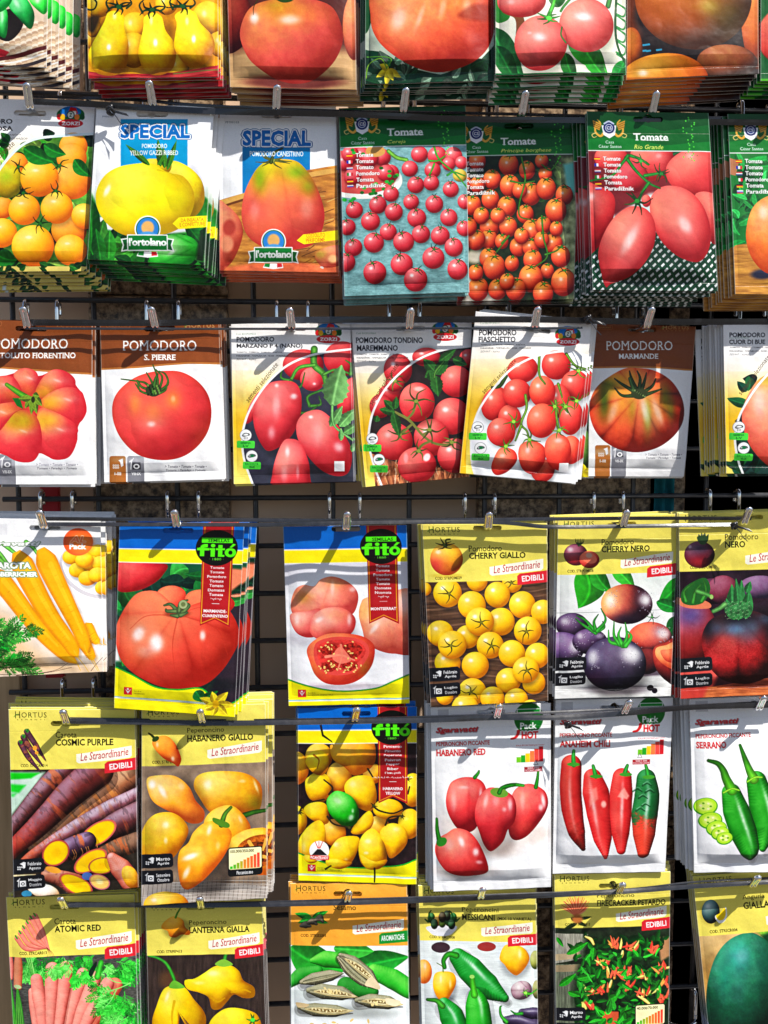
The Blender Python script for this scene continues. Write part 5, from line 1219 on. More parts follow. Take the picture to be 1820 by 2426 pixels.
@art('yellow_cherries_wood')
def _(A):
    A.fill((92, 68, 52))
    for i in range(26): y = 500+i*34; A.stroke([(900, y), (1200, y-30), (1500, y-10), (1700, y-40)], 12, ((110, 84, 66), (70, 50, 40), (126, 98, 78))[i % 3], 6, a=.8)
    A.mottle(.25, 120, 10); 
    Y3 = ((176, 110, 2), (242, 180, 20), (255, 210, 80))
    for i, (x, y, r, cx) in enumerate(((920, 540, 40, 0), (1230, 490, 62, 0), (1440, 500, 60, 1), (1055, 562, 84, 1), (1350, 572, 76, 0), (1198, 632, 82, 0), (1500, 632, 80, 0), (1625, 676, 72, 0), (1170, 820, 70, 0), (1012, 802, 78, 0), (1370, 730, 82, 0), (1244, 730, 84, 1), (1532, 786, 84, 1), (1055, 975, 76, 0), (1082, 868, 84, 1), (1306, 870, 80, 1), (1436, 920, 80, 0), (1590, 935, 76, 0), (1218, 990, 80, 0), (1415, 1082, 76, 0), (1570, 1098, 70, 0), (1520, 1020, 80, 1), (1200, 1150, 84, 1), (1040, 1180, 50, 0), (1322, 1190, 72, 0), (1465, 1200, 70, 0), (1160, 1250, 80, 0), (1550, 1260, 60, 0))):
        tom(A, x, y, r, Y3, seed=i, shadow=.4); 
        if cx: A.calyx(x+(.1 if i % 2 else -.1)*r, y+.05*r, r*.72, 5, (84, 80, 30), w=11, seed=i+3, rot=i)
    hortus_hdr(A, 'Pomodoro', 'CHERRY GIALLO', 'COD. STRPOM029', months=(('Febbraio', 'Aprile'), ('Luglio', 'Dicembre')))
    A.ell(1052, 460, 90, 14, (190, 160, 60), a=.6, soft=.4)
    A.blob((1050, 362, 97, 96), ((150, 70, 10), (236, 150, 40), (252, 190, 80)), spots=[(980, 400, 70, 70, (226, 60, 56), .9), (1080, 330, 60, 50, (250, 190, 60), .6)], hl=[(1000, 320, 16, 12, .5)])
    A.calyx(1040, 280, 62, 6, (60, 70, 30), w=13, seed=3, sq=.7); A.stroke([(1050, 285), (1046, 250), (1070, 244)], 10, (60, 66, 30))

def droplets(A, n, x0, y0, x1, y1, seed, c=(206, 200, 214)):
    rg = random.Random(seed)
    for i in range(n):
        x, y = rg.uniform(x0, x1), rg.uniform(y0, y1); A.ell(x, y, 3.2, 3.2, c, a=.6); A.ell(x+2, y+2, 2, 2, (20, 14, 24), a=.5)

@art('purple_cherries')
def _(A):
    A.fill((222, 224, 222)); A.grad(0, 560, (214, 220, 214), 0, 800, (232, 232, 232)); A.stroke([(150, 805), (600, 790), (1050, 775)], 4, (150, 156, 154))
    A.rect(100, 1210, 1100, 1500, (226, 226, 224)); A.mottle(.10, 60, 14, box=(100, 1200, 1100, 1500))
    A.leaf(360, 500, 320, 770, 110, (50, 160, 40), bend=-60); A.leaf(430, 480, 560, 660, 60, (50, 150, 50), bend=20); A.leaf(560, 480, 720, 640, 56, (70, 180, 60), bend=-10); A.leaf(1060, 560, 880, 740, 66, (40, 150, 50), bend=-14); A.leaf(870, 725, 1060, 790, 46, (36, 140, 60)); A.leaf(1040, 830, 950, 980, 60, (30, 100, 50))
    A.ell(600, 1340, 240, 36, (120, 110, 120), a=.7, soft=.4)
    P2 = ((14, 8, 20), (56, 34, 66), (116, 92, 130))
    A.blob((280, 890, 112, 90), P2, hl=[(230, 860, 30, 26, .45)]); A.blob((210, 1050, 150, 114), ((20, 10, 30), (84, 56, 104), (160, 136, 176)), hl=[(290, 1040, 36, 44, .6)]); A.blob((400, 1000, 122, 90), P2, hl=[(330, 960, 20, 22, .4), (470, 960, 30, 20, .4)])
    A.ell(800, 1220, 200, 24, (40, 24, 40), a=.7, soft=.4)
    A.blob((662, 740, 182, 140), ((40, 14, 30), (176, 74, 60), (248, 160, 110)), L=(-.8, -.3, .5), spots=[(790, 700, 70, 80, (110, 70, 90), .9), (660, 850, 140, 50, (50, 30, 56), .95), (520, 720, 70, 90, (252, 160, 100), .7)], hl=[(548, 720, 34, 44, .6), (790, 710, 44, 46, .75)])
    A.blob((825, 980, 160, 116), ((40, 10, 20), (190, 60, 50), (236, 110, 80)), spots=[(900, 930, 60, 50, (140, 130, 150), .7), (820, 1090, 160, 50, (44, 22, 40), .95)], hl=[(925, 950, 46, 36, .6)])
    A.blob((800, 1140, 110, 90), ((24, 10, 20), (96, 34, 40), (140, 60, 60)))
    A.blob([(860, 1040), (940, 1010), (1010, 1000), (1010, 1290), (940, 1280), (870, 1200), (845, 1100)], ((40, 8, 14), (120, 30, 30), (180, 70, 56)), ctr=(940, 1150)); A.blob([(870, 1050), (940, 1030), (1010, 1020), (1010, 1190), (930, 1170), (870, 1110)], ((180, 70, 40), (226, 120, 80), (244, 170, 120)), ctr=(940, 1110)); A.blob([(900, 1070), (960, 1060), (1010, 1060), (1010, 1150), (940, 1140)], ((170, 50, 34), (214, 90, 60), (236, 130, 96)), ctr=(960, 1100))
    A.blob((575, 1160, 222, 194), ((10, 8, 22), (38, 28, 56), (92, 80, 110)), ctr=None, hl=[(690, 1090, 74, 64, .82, 20), (420, 1110, 40, 54, .62)], spots=[(420, 1270, 90, 60, (70, 36, 66), .7)], shadow=.4)
    for b in ((230, 1000, 340, 1110), (620, 1010, 770, 1200), (380, 1060, 470, 1200), (740, 640, 840, 800), (500, 640, 600, 760), (880, 900, 970, 1010), (340, 930, 500, 1020), (220, 820, 330, 900)): droplets(A, 24, *b, seed=b[0])
    for p in ([(440, 940), (350, 880), (300, 840)], [(430, 920), (370, 850), (310, 820)], [(440, 920), (430, 860), (460, 810)], [(450, 930), (500, 900), (490, 860)], [(450, 925), (510, 850), (480, 770)]): A.stroke(p, 28, (60, 150, 60), 8)
    for p in ([(620, 1020), (540, 1000), (530, 920)], [(610, 1020), (570, 960), (570, 860)], [(630, 1030), (600, 960), (620, 900)], [(640, 1030), (660, 960), (650, 870)], [(650, 1030), (690, 970), (670, 930)]): A.stroke(p, 36, (70, 170, 66), 8, c2=(90, 190, 80))
    A.calyx(840, 830, 50, 6, (60, 110, 60), w=9, seed=2); A.ell(830, 1330, 24, 22, (24, 18, 30)); A.ell(860, 1350, 20, 20, (34, 26, 40))
    hortus_hdr(A, 'Pomodoro', 'CHERRY NERO', 'COD. STRPOM028', months=(('Febbraio', 'Aprile'), ('Luglio', 'Dicembre')), nb=770)
    A.blob((308, 396, 84, 76), ((24, 10, 24), (96, 40, 56), (150, 90, 110)), spots=[(300, 440, 70, 40, (190, 40, 46), .8)], hl=[(270, 360, 20, 16, .5)]); A.blob((402, 430, 70, 60), ((120, 20, 16), (200, 66, 50), (230, 120, 90))); A.ell(400, 418, 56, 36, (226, 110, 84), rot=20); A.ell(400, 400, 22, 18, (196, 150, 130), soft=.3)
    for i in range(6): A.stroke([(330, 335), (310+i*10, 310), (306+i*12, 286)], 9, (50, 80, 36), 4)

@art('black_red_tomato')
def _(A):
    A.fill((44, 26, 40)); A.mottle(.4, 80)
    A.blob((1270, 650, 130, 90), ((24, 10, 20), (70, 30, 50), (110, 70, 96))); A.blob((1340, 640, 110, 100), ((40, 14, 30), (120, 50, 70), (160, 100, 120))); A.blob((1600, 620, 150, 80), ((40, 30, 50), (110, 80, 110), (150, 120, 150)))
    A.blob([(1020, 760), (1100, 730), (1230, 760), (1290, 900), (1260, 1100), (1100, 1160), (1020, 1140)], ((50, 10, 16), (150, 44, 50), (196, 100, 110)), ctr=(1120, 950), spots=[(1110, 820, 120, 90, (90, 80, 130), .9), (1120, 1060, 120, 100, (170, 40, 40), .7)])
    A.poly([(1000, 1190), (1180, 1130), (1300, 1230), (1260, 1380), (1000, 1420)], (214, 84, 76), soft=14); A.poly([(1220, 1330), (1700, 1250), (1800, 1260), (1800, 1450), (1100, 1450)], (200, 110, 66), tex=(70, 8, .3)); A.stroke([(1300, 1330), (1700, 1280)], 5, (150, 70, 40)); A.poly([(1020, 1340), (1240, 1310), (1200, 1420), (1020, 1430)], (196, 60, 50), soft=14)
    A.poly([(1040, 700), (1120, 690), (1240, 730), (1240, 770), (1100, 770), (1030, 740)], (214, 120, 90), smooth=True)
    A.poly([(1060, 640), (1140, 580), (1220, 560), (1250, 640), (1200, 730), (1110, 750), (1050, 720)], (40, 100, 46), smooth=True)
    for p in ([(1080, 720), (1070, 650), (1140, 590)], [(1130, 730), (1150, 650), (1190, 600)], [(1190, 720), (1220, 650), (1200, 560)]): A.stroke(p, 30, (70, 140, 60), 8)
    A.stroke([(1160, 650), (1220, 670), (1260, 690)], 34, (90, 150, 80), 26); A.ell(1258, 690, 12, 16, (150, 180, 110))
    A.ell(1480, 1290, 260, 40, (60, 20, 24), a=.6, soft=.4)
    A.blob([(1300, 820), (1420, 790), (1560, 790), (1680, 850), (1720, 960), (1720, 1100), (1660, 1230), (1560, 1290), (1450, 1302), (1330, 1270), (1240, 1180), (1195, 1060), (1190, 960), (1230, 870)], ((36, 5, 8), (180, 34, 38), (222, 80, 72)), ctr=(1450, 1040), lobes=8, lob_ctr=(1440, 840), lob_amp=.16,
           spots=[(1440, 840, 300, 120, (26, 27, 34), 1.0), (1230, 900, 60, 120, (26, 24, 36), .95), (1690, 900, 80, 150, (26, 28, 40), .95), (1420, 915, 90, 46, (92, 124, 150), .85), (1290, 910, 44, 44, (70, 92, 112), .6), (1540, 900, 60, 56, (80, 106, 128), .6), (1640, 840, 60, 40, (96, 120, 150), .6), (1500, 970, 90, 60, (96, 100, 120), .5)], nsc=40, noise=.10)
    A.mottle(.16, 7, box=(1200, 990, 1720, 1150))
    G = (60, 130, 76)
    for p in ((1400, 840, 1400, 600, 44), (1440, 850, 1470, 570, 40), (1490, 840, 1520, 640, 42), (1380, 820, 1360, 700, 30), (1450, 830, 1430, 560, 30), (1500, 660, 1530, 580, 26)): A.leaf(*p, G)
    A.poly([(1350, 760), (1440, 720), (1530, 740), (1530, 800), (1460, 840), (1380, 840)], (56, 110, 66), smooth=True, tex=(16, 16, .5)); A.stroke([(1350, 740), (1310, 770), (1270, 790)], 34, (100, 150, 90), 28)
    for i in range(60): A.ell(1350+(i*53) % 180, 720+(i*29) % 130, 3, 3, (150, 180, 140), a=.7)
    hortus_hdr(A, 'Pomodoro', 'NERO', 'COD. STRPOM027', months=(('Febbraio', 'Aprile'), ('Luglio', 'Dicembre')), nb=530)
    A.blob((1176, 395, 106, 94), ((24, 8, 18), (96, 30, 50), (130, 80, 100)), spots=[(1176, 460, 90, 46, (196, 40, 56), .85), (1176, 350, 80, 34, (60, 50, 70), .8)], hl=[(1110, 340, 12, 12, .4)])
    for p in ((1190, 320, 1170, 250, 16), (1200, 320, 1215, 240, 16), (1210, 320, 1240, 250, 14), (1200, 320, 1190, 240, 12)): A.leaf(*p, (50, 80, 46))
    A.poly([(1160, 270), (1230, 270), (1220, 320), (1180, 320)], (56, 84, 50), smooth=True)

@art('purple_aubergine')
def _(A):
    A.fill((28, 50, 44)); A.mottle(.4, 40); A.rect(600, 90, 800, 330, (236, 232, 228)); A.foliage(640, 400, 740, 980, 40, [(20, 90, 60), (30, 60, 40)], 80, 24, 2)
    A.blob((660, 640, 40, 190), ((30, 6, 20), (96, 20, 60), (150, 70, 110))); A.blob((690, 820, 24, 110), ((20, 30, 10), (60, 90, 30), (120, 150, 70)))
    for a in range(5): A.leaf(680, 940, 680+math.cos(a*1.3+2)*70, 940+math.sin(a*1.3+2)*50, 18, (232, 206, 40), vein=False)
def tube(A, pts, w, cols, bands=None, hl=0.0, hlo=-.35, blotch=None, a=1.0, shadow=0.0, seed=1, Ld=(-.45, -.7)):
    """a long rounded printed root or pod along pts; w = half-widths at evenly spread stations"""
    q = catmull(pts, 7); n = len(q)-1
    tw = np.interp(np.linspace(0, 1, n+1), np.linspace(0, 1, len(w)), w)
    wm = tw.max()
    if shadow > 0: 
        for o in (1.0, .6): A.stroke([(x+wm*.25, y+wm*.4) for x, y in pts], 2*wm*o, (20, 14, 12), 2*tw[-1]*o, a=shadow*.5)
    sl = A.sub(q[:, 0].min()-wm, q[:, 1].min()-wm, q[:, 0].max()+wm, q[:, 1].max()+wm)
    if sl is None: return
    X, Y = A.X[sl], A.Y[sl]; best = np.full(X.shape, 1e9); tt = np.zeros(X.shape); so = np.zeros(X.shape); nx = np.zeros(X.shape); ny = np.zeros(X.shape)
    acc = 0.0; LL = np.zeros(X.shape)
    for i in range(n):
        x0, y0 = q[i]; ex, ey = q[i+1]-q[i]; l = math.hypot(ex, ey)+1e-9
        t = np.clip(((X-x0)*ex+(Y-y0)*ey)/(l*l), 0, 1)
        px, py = X-x0-t*ex, Y-y0-t*ey; dd = np.hypot(px, py); ww = tw[i]+(tw[i+1]-tw[i])*t
        d = dd-ww; m = d < best
        best = np.where(m, d, best); tt = np.where(m, (i+t)/n, tt); so = np.where(m, np.clip((-px*ey+py*ex)/l/ww, -1, 1), so)
        nx = np.where(m, px/np.maximum(ww, 1e-6), nx); ny = np.where(m, py/np.maximum(ww, 1e-6), ny); LL = np.where(m, acc+t*l, LL); acc += l
    r = np.clip(np.hypot(nx, ny), 0, 1); nz = np.sqrt(1-r*r)
    k = np.clip(.62*nz+nx*Ld[0]*.62+ny*Ld[1]*.62+.06, 0, 1)
    k = np.clip(k+(fbm(X/(wm*.8), Y/(wm*.8))-.5)*.22, 0, 1)[..., None]
    d, m_, h = C(cols[0]), C(cols[1]), C(cols[2])
    col = np.where(k < .55, d+(m_-d)*(k/.55), m_+(h-m_)*((k-.55)/.45))
    if bands:
        c2, sp, amt = bands
        f = fbm(LL/sp+seed*9, so*.55+seed*3, 3); g = np.clip((f-.60)*9, 0, 1)[..., None]*amt
        col = col*(1-g)+C(c2)*(.55+.6*k)*g
        f2 = np.clip((fbm(LL/(sp*.5)+5*seed, so*1.5+40, 3)-.56)*8, 0, 1)[..., None]*amt*.7; col = col*(1-f2*.5)
    if blotch:     # (start, end along the pod, colour)
        t0, t1, c3 = blotch; g = np.clip((tt-t0+(fbm(X/20, Y/20)-.5)*.3)/max(1e-6, t1-t0), 0, 1)[..., None]; col = col*(1-g)+C(c3)*(.4+.9*k)*g
    if hl > 0:
        g = (np.exp(-((so-hlo)/.16)**2)*np.exp(-((tt-.4)/.32)**2)*hl*(.6+.8*fbm(LL/40, so*2)))[..., None]; col = col*(1-g)+g
    A.put(sl, np.clip(.5-best/A.px, 0, 1)*a, np.clip(col, 0, 1))

def slice_(A, x, y, rx, ry, rot, skin, flesh=(250, 196, 10), core=(240, 180, 0)):
    A.ell(x, y, rx, ry, skin, rot); A.ell(x, y, rx*.90, ry*.88, tuple(int(v*.85) for v in flesh), rot); A.ell(x, y, rx*.84, ry*.82, flesh, rot, soft=.06); A.ell(x, y, rx*.34, ry*.34, core, rot, soft=.5)

# --- fifth row
@art('purple_carrots')
def _(A):
    A.fill((44, 38, 32)); A.mottle(.4, 60)
    A.poly([(100, 40), (520, 40), (420, 180), (120, 560), (100, 500)], (190, 220, 200), soft=20); A.poly([(100, 50), (460, 50), (360, 110), (100, 130)], (20, 190, 30), soft=12); A.poly([(100, 180), (300, 190), (220, 280), (100, 270)], (30, 200, 50), soft=16); A.poly([(100, 290), (200, 285), (160, 330), (100, 330)], (90, 210, 110), soft=14)
    PC = ((24, 10, 10), (94, 46, 48), (184, 160, 176)); OB = (210, 110, 60)
    tube(A, [(760, 20), (560, 190), (380, 400), (230, 580), (90, 760)], (130, 122, 110, 92, 80), PC, (OB, 60, .6), seed=1, shadow=.6)
    tube(A, [(1500, 80), (1200, 320), (900, 540), (640, 740), (380, 920)], (150, 150, 120, 90, 50), ((60, 30, 20), (150, 100, 70), (224, 180, 150)), ((230, 150, 80), 50, .7), seed=2, shadow=.6)
    tube(A, [(1130, 20), (840, 260), (600, 500), (380, 720), (200, 880), (60, 1030)], (190, 170, 142, 122, 100, 84), ((30, 10, 10), (108, 44, 42), (176, 142, 160)), (OB, 80, .5), seed=3, shadow=.7, blotch=(.45, .9, (170, 60, 50)))
    tube(A, [(1620, 290), (1300, 440), (1000, 600), (700, 780), (400, 980), (250, 1100)], (84, 96, 88, 76, 60, 44), ((40, 18, 20), (126, 78, 88), (220, 208, 224)), ((170, 110, 90), 40, .5), seed=4, shadow=.6, blotch=(.55, .95, (200, 90, 60)))
    tube(A, [(1700, 500), (1400, 620), (1200, 730)], (160, 150, 130), PC, (OB, 50, .6), seed=5, shadow=.6)
    slice_(A, 1140, 740, 236, 120, -32, (196, 96, 84))
    tube(A, [(1700, 820), (1400, 900), (1200, 980)], (120, 110, 90), ((40, 26, 20), (104, 76, 60), (160, 130, 110)), (OB, 40, .6), seed=6)
    tube(A, [(1010, 830), (860, 890), (720, 960)], (110, 120, 120), ((20, 10, 14), (80, 50, 70), (180, 160, 190)), (OB, 40, .7), seed=7, shadow=.5)
    slice_(A, 650, 965, 170, 140, -42, (170, 70, 66))
    for i in (0, 1, 4, 6, 7, 11): A.stroke([(840+i*26, 930-i*6), (866+i*24, 990-i*8), (846+i*25, 1050-i*(8+i%3*4))], 5, (214, 146, 84), 2)
    slice_(A, 1050, 1060, 215, 110, -32, (196, 90, 76), (248, 190, 20)); slice_(A, 1180, 1115, 156, 100, -8, (170, 70, 60))
    tube(A, [(1300, 1020), (1400, 1150), (1500, 1300), (1560, 1420)], (60, 120, 120, 80), ((110, 40, 36), (200, 110, 90), (240, 200, 200)), None, seed=8, shadow=.4); A.blob((1510, 1260, 90, 150, -24), ((150, 90, 10), (230, 160, 40), (250, 200, 90)))
    tube(A, [(560, 1220), (720, 1270), (860, 1330)], (80, 100, 130), ((90, 40, 30), (180, 110, 90), (230, 180, 160)), (OB, 40, .5), seed=9); slice_(A, 880, 1340, 210, 104, 30, (190, 80, 70))
    A.ell(620, 1160, 90, 36, (220, 150, 60), rot=14); A.ell(1010, 1240, 60, 50, (90, 120, 180)); slice_(A, 1150, 1310, 124, 90, 24, (196, 110, 120), (240, 190, 110), (236, 220, 150))
    A.blob((500, 1410, 190, 84, 14), ((190, 150, 110), (240, 232, 218), (255, 252, 246))); A.ell(310, 1450, 60, 36, (60, 130, 160)); A.rect(140, 1225, 420, 1260, (226, 200, 160), rot=-4)
    hortus_hdr(A, 'Carota', 'COSMIC PURPLE', 'COD. STRCAR014', months=(('Febbraio', 'Agosto'), ('Maggio', 'Dicembre')), kw=535)
    A.p()
    for i, (x, y) in enumerate(((88, 260), (112, 215), (140, 172))):
        tube(A, [(x, y), (x+60+i*6, y+110), (x+150-i*4, y+220)], (24, 22, 6), ((30, 14, 20), (92, 50, 66), (140, 110, 130)), ((200, 120, 70), 26, .5), seed=i, shadow=.25); A.leaf(x+4, y+8, x-10, y-24, 9, (70, 150, 60)); A.leaf(x+4, y+8, x+12, y-26, 9, (60, 130, 50))
    A.ell(200, 300, 17, 19, (230, 150, 60)); A.ell(215, 336, 15, 12, (230, 150, 60)); A.z()

HAB = ((176, 90, 10), (242, 166, 34), (255, 208, 100))
@art('yellow_habanero')
def _(A):
    A.fill((140, 122, 106)); A.mottle(.2, 60)
    A.poly([(800, 1110), (1120, 1080), (1560, 1120), (1560, 1260), (800, 1260)], (176, 166, 158))
    for i in range(30): A.stroke([(820+i*26, 1240), (840+i*26, 1060)], 3, (120, 112, 106)); 
    for i in range(8): A.stroke([(1000, 1090+i*20), (1300, 1080+i*20), (1560, 1090+i*20)], 3, (206, 198, 190))
    A.blob([(1140, 480), (1220, 455), (1400, 460), (1500, 520), (1515, 620), (1480, 690), (1340, 700), (1220, 690), (1150, 600), (1120, 540)], HAB, ctr=(1320, 580), spots=[(1480, 640, 80, 70, (150, 150, 20), .7), (1250, 640, 100, 50, (226, 140, 40), .5)], hl=[(1200, 530, 24, 30, .5), (1400, 510, 20, 10, .4), (1480, 540, 8, 40, .5, -20)], shadow=.3)
    A.blob([(850, 500), (900, 478), (1010, 480), (1090, 540), (1130, 620), (1180, 680), (1170, 740), (1100, 750), (1010, 700), (900, 640), (860, 580)], ((170, 80, 20), (240, 156, 50), (255, 200, 120)), ctr=(1000, 610), spots=[(1130, 720, 60, 40, (220, 110, 50), .5)], hl=[(880, 530, 20, 24, .8), (940, 570, 16, 40, .7, -30), (1050, 540, 20, 24, .3)], shadow=.3)
    A.blob([(840, 760), (900, 700), (990, 690), (1060, 730), (1090, 800), (1040, 900), (980, 960), (880, 980), (820, 980), (800, 880)], ((160, 96, 4), (228, 166, 30), (252, 206, 90)), ctr=(930, 840), spots=[(860, 830, 70, 90, (176, 150, 24), .6)], hl=[(960, 760, 20, 20, .5), (960, 850, 12, 20, .5)], shadow=.3)
    A.stroke([(1400, 710), (1470, 690), (1540, 680)], 34, (56, 100, 30), 22)
    A.blob([(1180, 740), (1240, 670), (1340, 650), (1420, 720), (1450, 800), (1400, 900), (1300, 900), (1200, 840)], HAB, shadow=.2, hl=[(1390, 730, 10, 24, .4, -20)])
    A.blob([(1320, 860), (1400, 800), (1500, 780), (1560, 800), (1600, 900), (1580, 1040), (1480, 1050), (1380, 1010), (1330, 940)], HAB, ctr=(1470, 910)); A.poly([(1370, 900), (1430, 840), (1520, 820), (1580, 850), (1590, 960), (1500, 1010), (1400, 990)], (190, 100, 24), smooth=True, tex=(14, 14, .5)); A.poly([(1400, 900), (1470, 860), (1560, 880), (1570, 960), (1480, 980)], (120, 60, 20), smooth=True, tex=(10, 10, .6))
    for p in ([(1440, 860), (1480, 930), (1460, 1000)], [(1480, 940), (1560, 960), (1590, 1000)], [(1540, 850), (1520, 910)]): A.stroke(p, 22, (236, 170, 80), 12)
    A.blob([(1180, 750), (1250, 740), (1330, 790), (1335, 850), (1300, 930), (1240, 1010), (1160, 1090), (1090, 1135), (1050, 1110), (1030, 1000), (1040, 910), (1090, 860), (1120, 800)], ((186, 86, 8), (246, 158, 30), (255, 200, 90)), ctr=(1180, 920), hl=[(1100, 940, 44, 16, .8, -20), (1210, 790, 14, 30, .6, 15), (1080, 1030, 16, 40, .7, 25), (1260, 880, 14, 24, .3)], spots=[(1150, 850, 60, 50, (230, 140, 30), .5), (1280, 820, 50, 50, (240, 160, 30), .4)], shadow=.45)
    A.stroke([(1280, 760), (1300, 700), (1335, 660)], 34, (70, 120, 36), 18, c2=(110, 150, 60)); A.poly([(1230, 720), (1260, 725), (1320, 750), (1325, 775), (1290, 775), (1235, 745)], (90, 130, 40), smooth=True)
    A.blob((960, 1230, 130, 80), HAB, hl=[(890, 1200, 16, 12, .5)])
    hortus_hdr(A, 'Peperoncino', 'HABANERO GIALLO', 'COD. STRPEP407', badge=None, months=(('Marzo', 'Aprile'), ('Settembre', 'Ottobre')), scale=('100.000/350.000', 'Piccantissimo'), kw=665, nb=900)
    A.blob([(900, 260), (960, 250), (1010, 290), (1040, 350), (1048, 390), (1030, 425), (1000, 405), (950, 380), (900, 330), (880, 290)], ((150, 50, 4), (232, 116, 28), (250, 160, 70)), ctr=(960, 320), hl=[(1000, 380, 10, 14, .5), (910, 300, 8, 16, .4)], shadow=.35)
    A.stroke([(900, 270), (880, 250), (860, 235)], 18, (50, 70, 24), 9); A.ell(900, 268, 22, 14, (60, 80, 30), rot=-30)

@art('yellow_habanero_pile')
def _(A):
    A.fill((44, 30, 34)); A.mottle(.4, 26)
    H2 = ((150, 92, 0), (246, 188, 12), (255, 220, 70)); H3 = ((160, 84, 6), (242, 164, 34), (253, 204, 96))
    B = [((100, 450, 80, 100), H3), ((500, 220, 90, 80), H3), ((240, 380, 80, 80), H3), ((560, 480, 60, 60), H3), ((800, 580, 70, 100), H2), ((360, 500, 76, 90), H3), ((100, 760, 70, 90), H2), ((240, 560, 80, 90), H2), ((780, 780, 70, 90), H2), ((330, 830, 70, 80), H3), ((590, 800, 70, 70), H3), ((650, 690, 90, 60), H2)]
    for s_, c in B: A.blob(s_, c, nsc=50, hl=[(s_[0]-20, s_[1]-30, 14, 10, .2)], shadow=.4)
    A.blob([(200, 350), (260, 345), (300, 390), (290, 460), (250, 490), (200, 470), (160, 410)], H2, shadow=.3); A.stroke([(210, 370), (240, 400), (230, 450)], 12, (170, 110, 10), 5)
    A.blob([(310, 300), (380, 260), (450, 280), (530, 230), (570, 300), (575, 400), (530, 460), (450, 490), (390, 440), (320, 390)], ((150, 80, 10), (226, 150, 30), (246, 186, 80)), ctr=(440, 360), shadow=.3)
    A.blob([(160, 520), (220, 490), (290, 510), (310, 600), (240, 640), (180, 620)], H2, shadow=.3)
    A.blob([(390, 560), (420, 510), (480, 490), (550, 500), (578, 570), (580, 640), (550, 700), (490, 690), (420, 640)], H2, ctr=(490, 590), hl=[(440, 540, 20, 20, .3)], shadow=.3)
    A.blob([(150, 690), (200, 650), (280, 660), (300, 760), (260, 780), (180, 740)], H2); A.blob([(430, 820), (480, 750), (540, 700), (565, 760), (530, 820), (460, 840)], H2)
    A.blob([(125, 870), (180, 790), (240, 755), (275, 800), (275, 900), (220, 990), (150, 1000), (115, 950)], H2, ctr=(195, 880), hl=[(150, 920, 14, 30, .3)], shadow=.3)
    A.blob([(300, 940), (350, 870), (420, 850), (478, 860), (470, 930), (430, 1010), (370, 1045), (310, 1030), (290, 980)], H2, ctr=(380, 950), hl=[(340, 900, 16, 14, .4), (400, 990, 14, 10, .3)], shadow=.35)
    A.blob([(480, 880), (510, 830), (560, 805), (610, 850), (640, 920), (640, 1000), (600, 1045), (530, 1045), (490, 1010), (475, 940)], H2, ctr=(560, 940), hl=[(530, 880, 20, 14, .4), (520, 950, 16, 10, .5)], shadow=.35)
    A.blob([(600, 830), (650, 780), (710, 780), (760, 820), (765, 890), (720, 950), (660, 980), (630, 900)], H2, ctr=(690, 870), hl=[(700, 810, 20, 14, .3)], shadow=.35)
    A.blob([(285, 640), (310, 600), (350, 580), (420, 605), (460, 650), (478, 710), (465, 770), (420, 795), (380, 790), (330, 750), (295, 700)], ((6, 70, 4), (30, 170, 30), (120, 230, 100)), ctr=(382, 690), hl=[(350, 640, 26, 16, .3, 30), (430, 740, 16, 20, .6, 30), (440, 700, 8, 14, .5)], shadow=.5)
    for p in ([(320, 300), (260, 270), (245, 210), (275, 165)], [(120, 720), (160, 660), (270, 630)], [(300, 600), (320, 560), (270, 515)], [(290, 735), (330, 780), (430, 800)], [(560, 670), (600, 700), (680, 715), (745, 690)], [(635, 785), (660, 740), (740, 730)], [(530, 450), (560, 500)], [(770, 600), (780, 560)], [(570, 1045), (575, 1100), (570, 1150)]): A.stroke(p, 12, (52, 44, 22), 9)
    for x, y in ((320, 300), (130, 715), (420, 800), (565, 670), (735, 735), (770, 515)): A.calyx(x, y, 22, 5, (50, 50, 24), seed=x, w=10)
    fito_hdr(A, None, None, curve_y=(1230, 1345, 1260))
    A.z(); A.blob([(160, 965), (210, 975), (230, 1000), (190, 1015), (150, 990)], H2)
    A.blob([(300, 985), (420, 1000), (430, 1020), (370, 1050), (300, 1035), (280, 1010)], H2); A.blob([(485, 960), (560, 1000), (645, 990), (600, 1048), (520, 1045)], H2); A.stroke([(570, 1045), (572, 1090), (570, 1130)], 12, (52, 44, 22), 9); A.stroke([(280, 1050), (310, 1030)], 14, (40, 60, 20), 10)
    A.ell(242, 938, 58, 58, (240, 240, 240)); A.poly([(196, 965), (230, 928), (250, 928), (290, 965)], (40, 36, 40)); 
    for dx in (-14, 0, 14): A.stroke([(240+dx*.4, 922), (240+dx*1.6, 884)], 6, (200, 50, 40), 4)
    A.rect(186, 966, 300, 992, (200, 60, 50), r=4, rot=2); A.text('PICANTE-HOT', 190, 970, 296, 988, WHITE, bold=.03, rot=2)
    fito_rib(A, ('Pimiento', 'Pimento', 'Peperone', 'Poivron', 'Pepper', 'Biber', '\u03a0\u03b9\u03c0\u03b5\u03c1\u03b9\u03ac', '\u0641\u0644\u0641\u0644 \u0647\u0627\u0628\u0627\u0646\u064a\u0631\u0648 \u0623\u0635\u0641\u0631'), ('HABANERO', 'YELLOW'))
    A.poly([(244, 196), (258, 260), (320, 298), (318, 288), (268, 250), (256, 190)], (40, 34, 16))

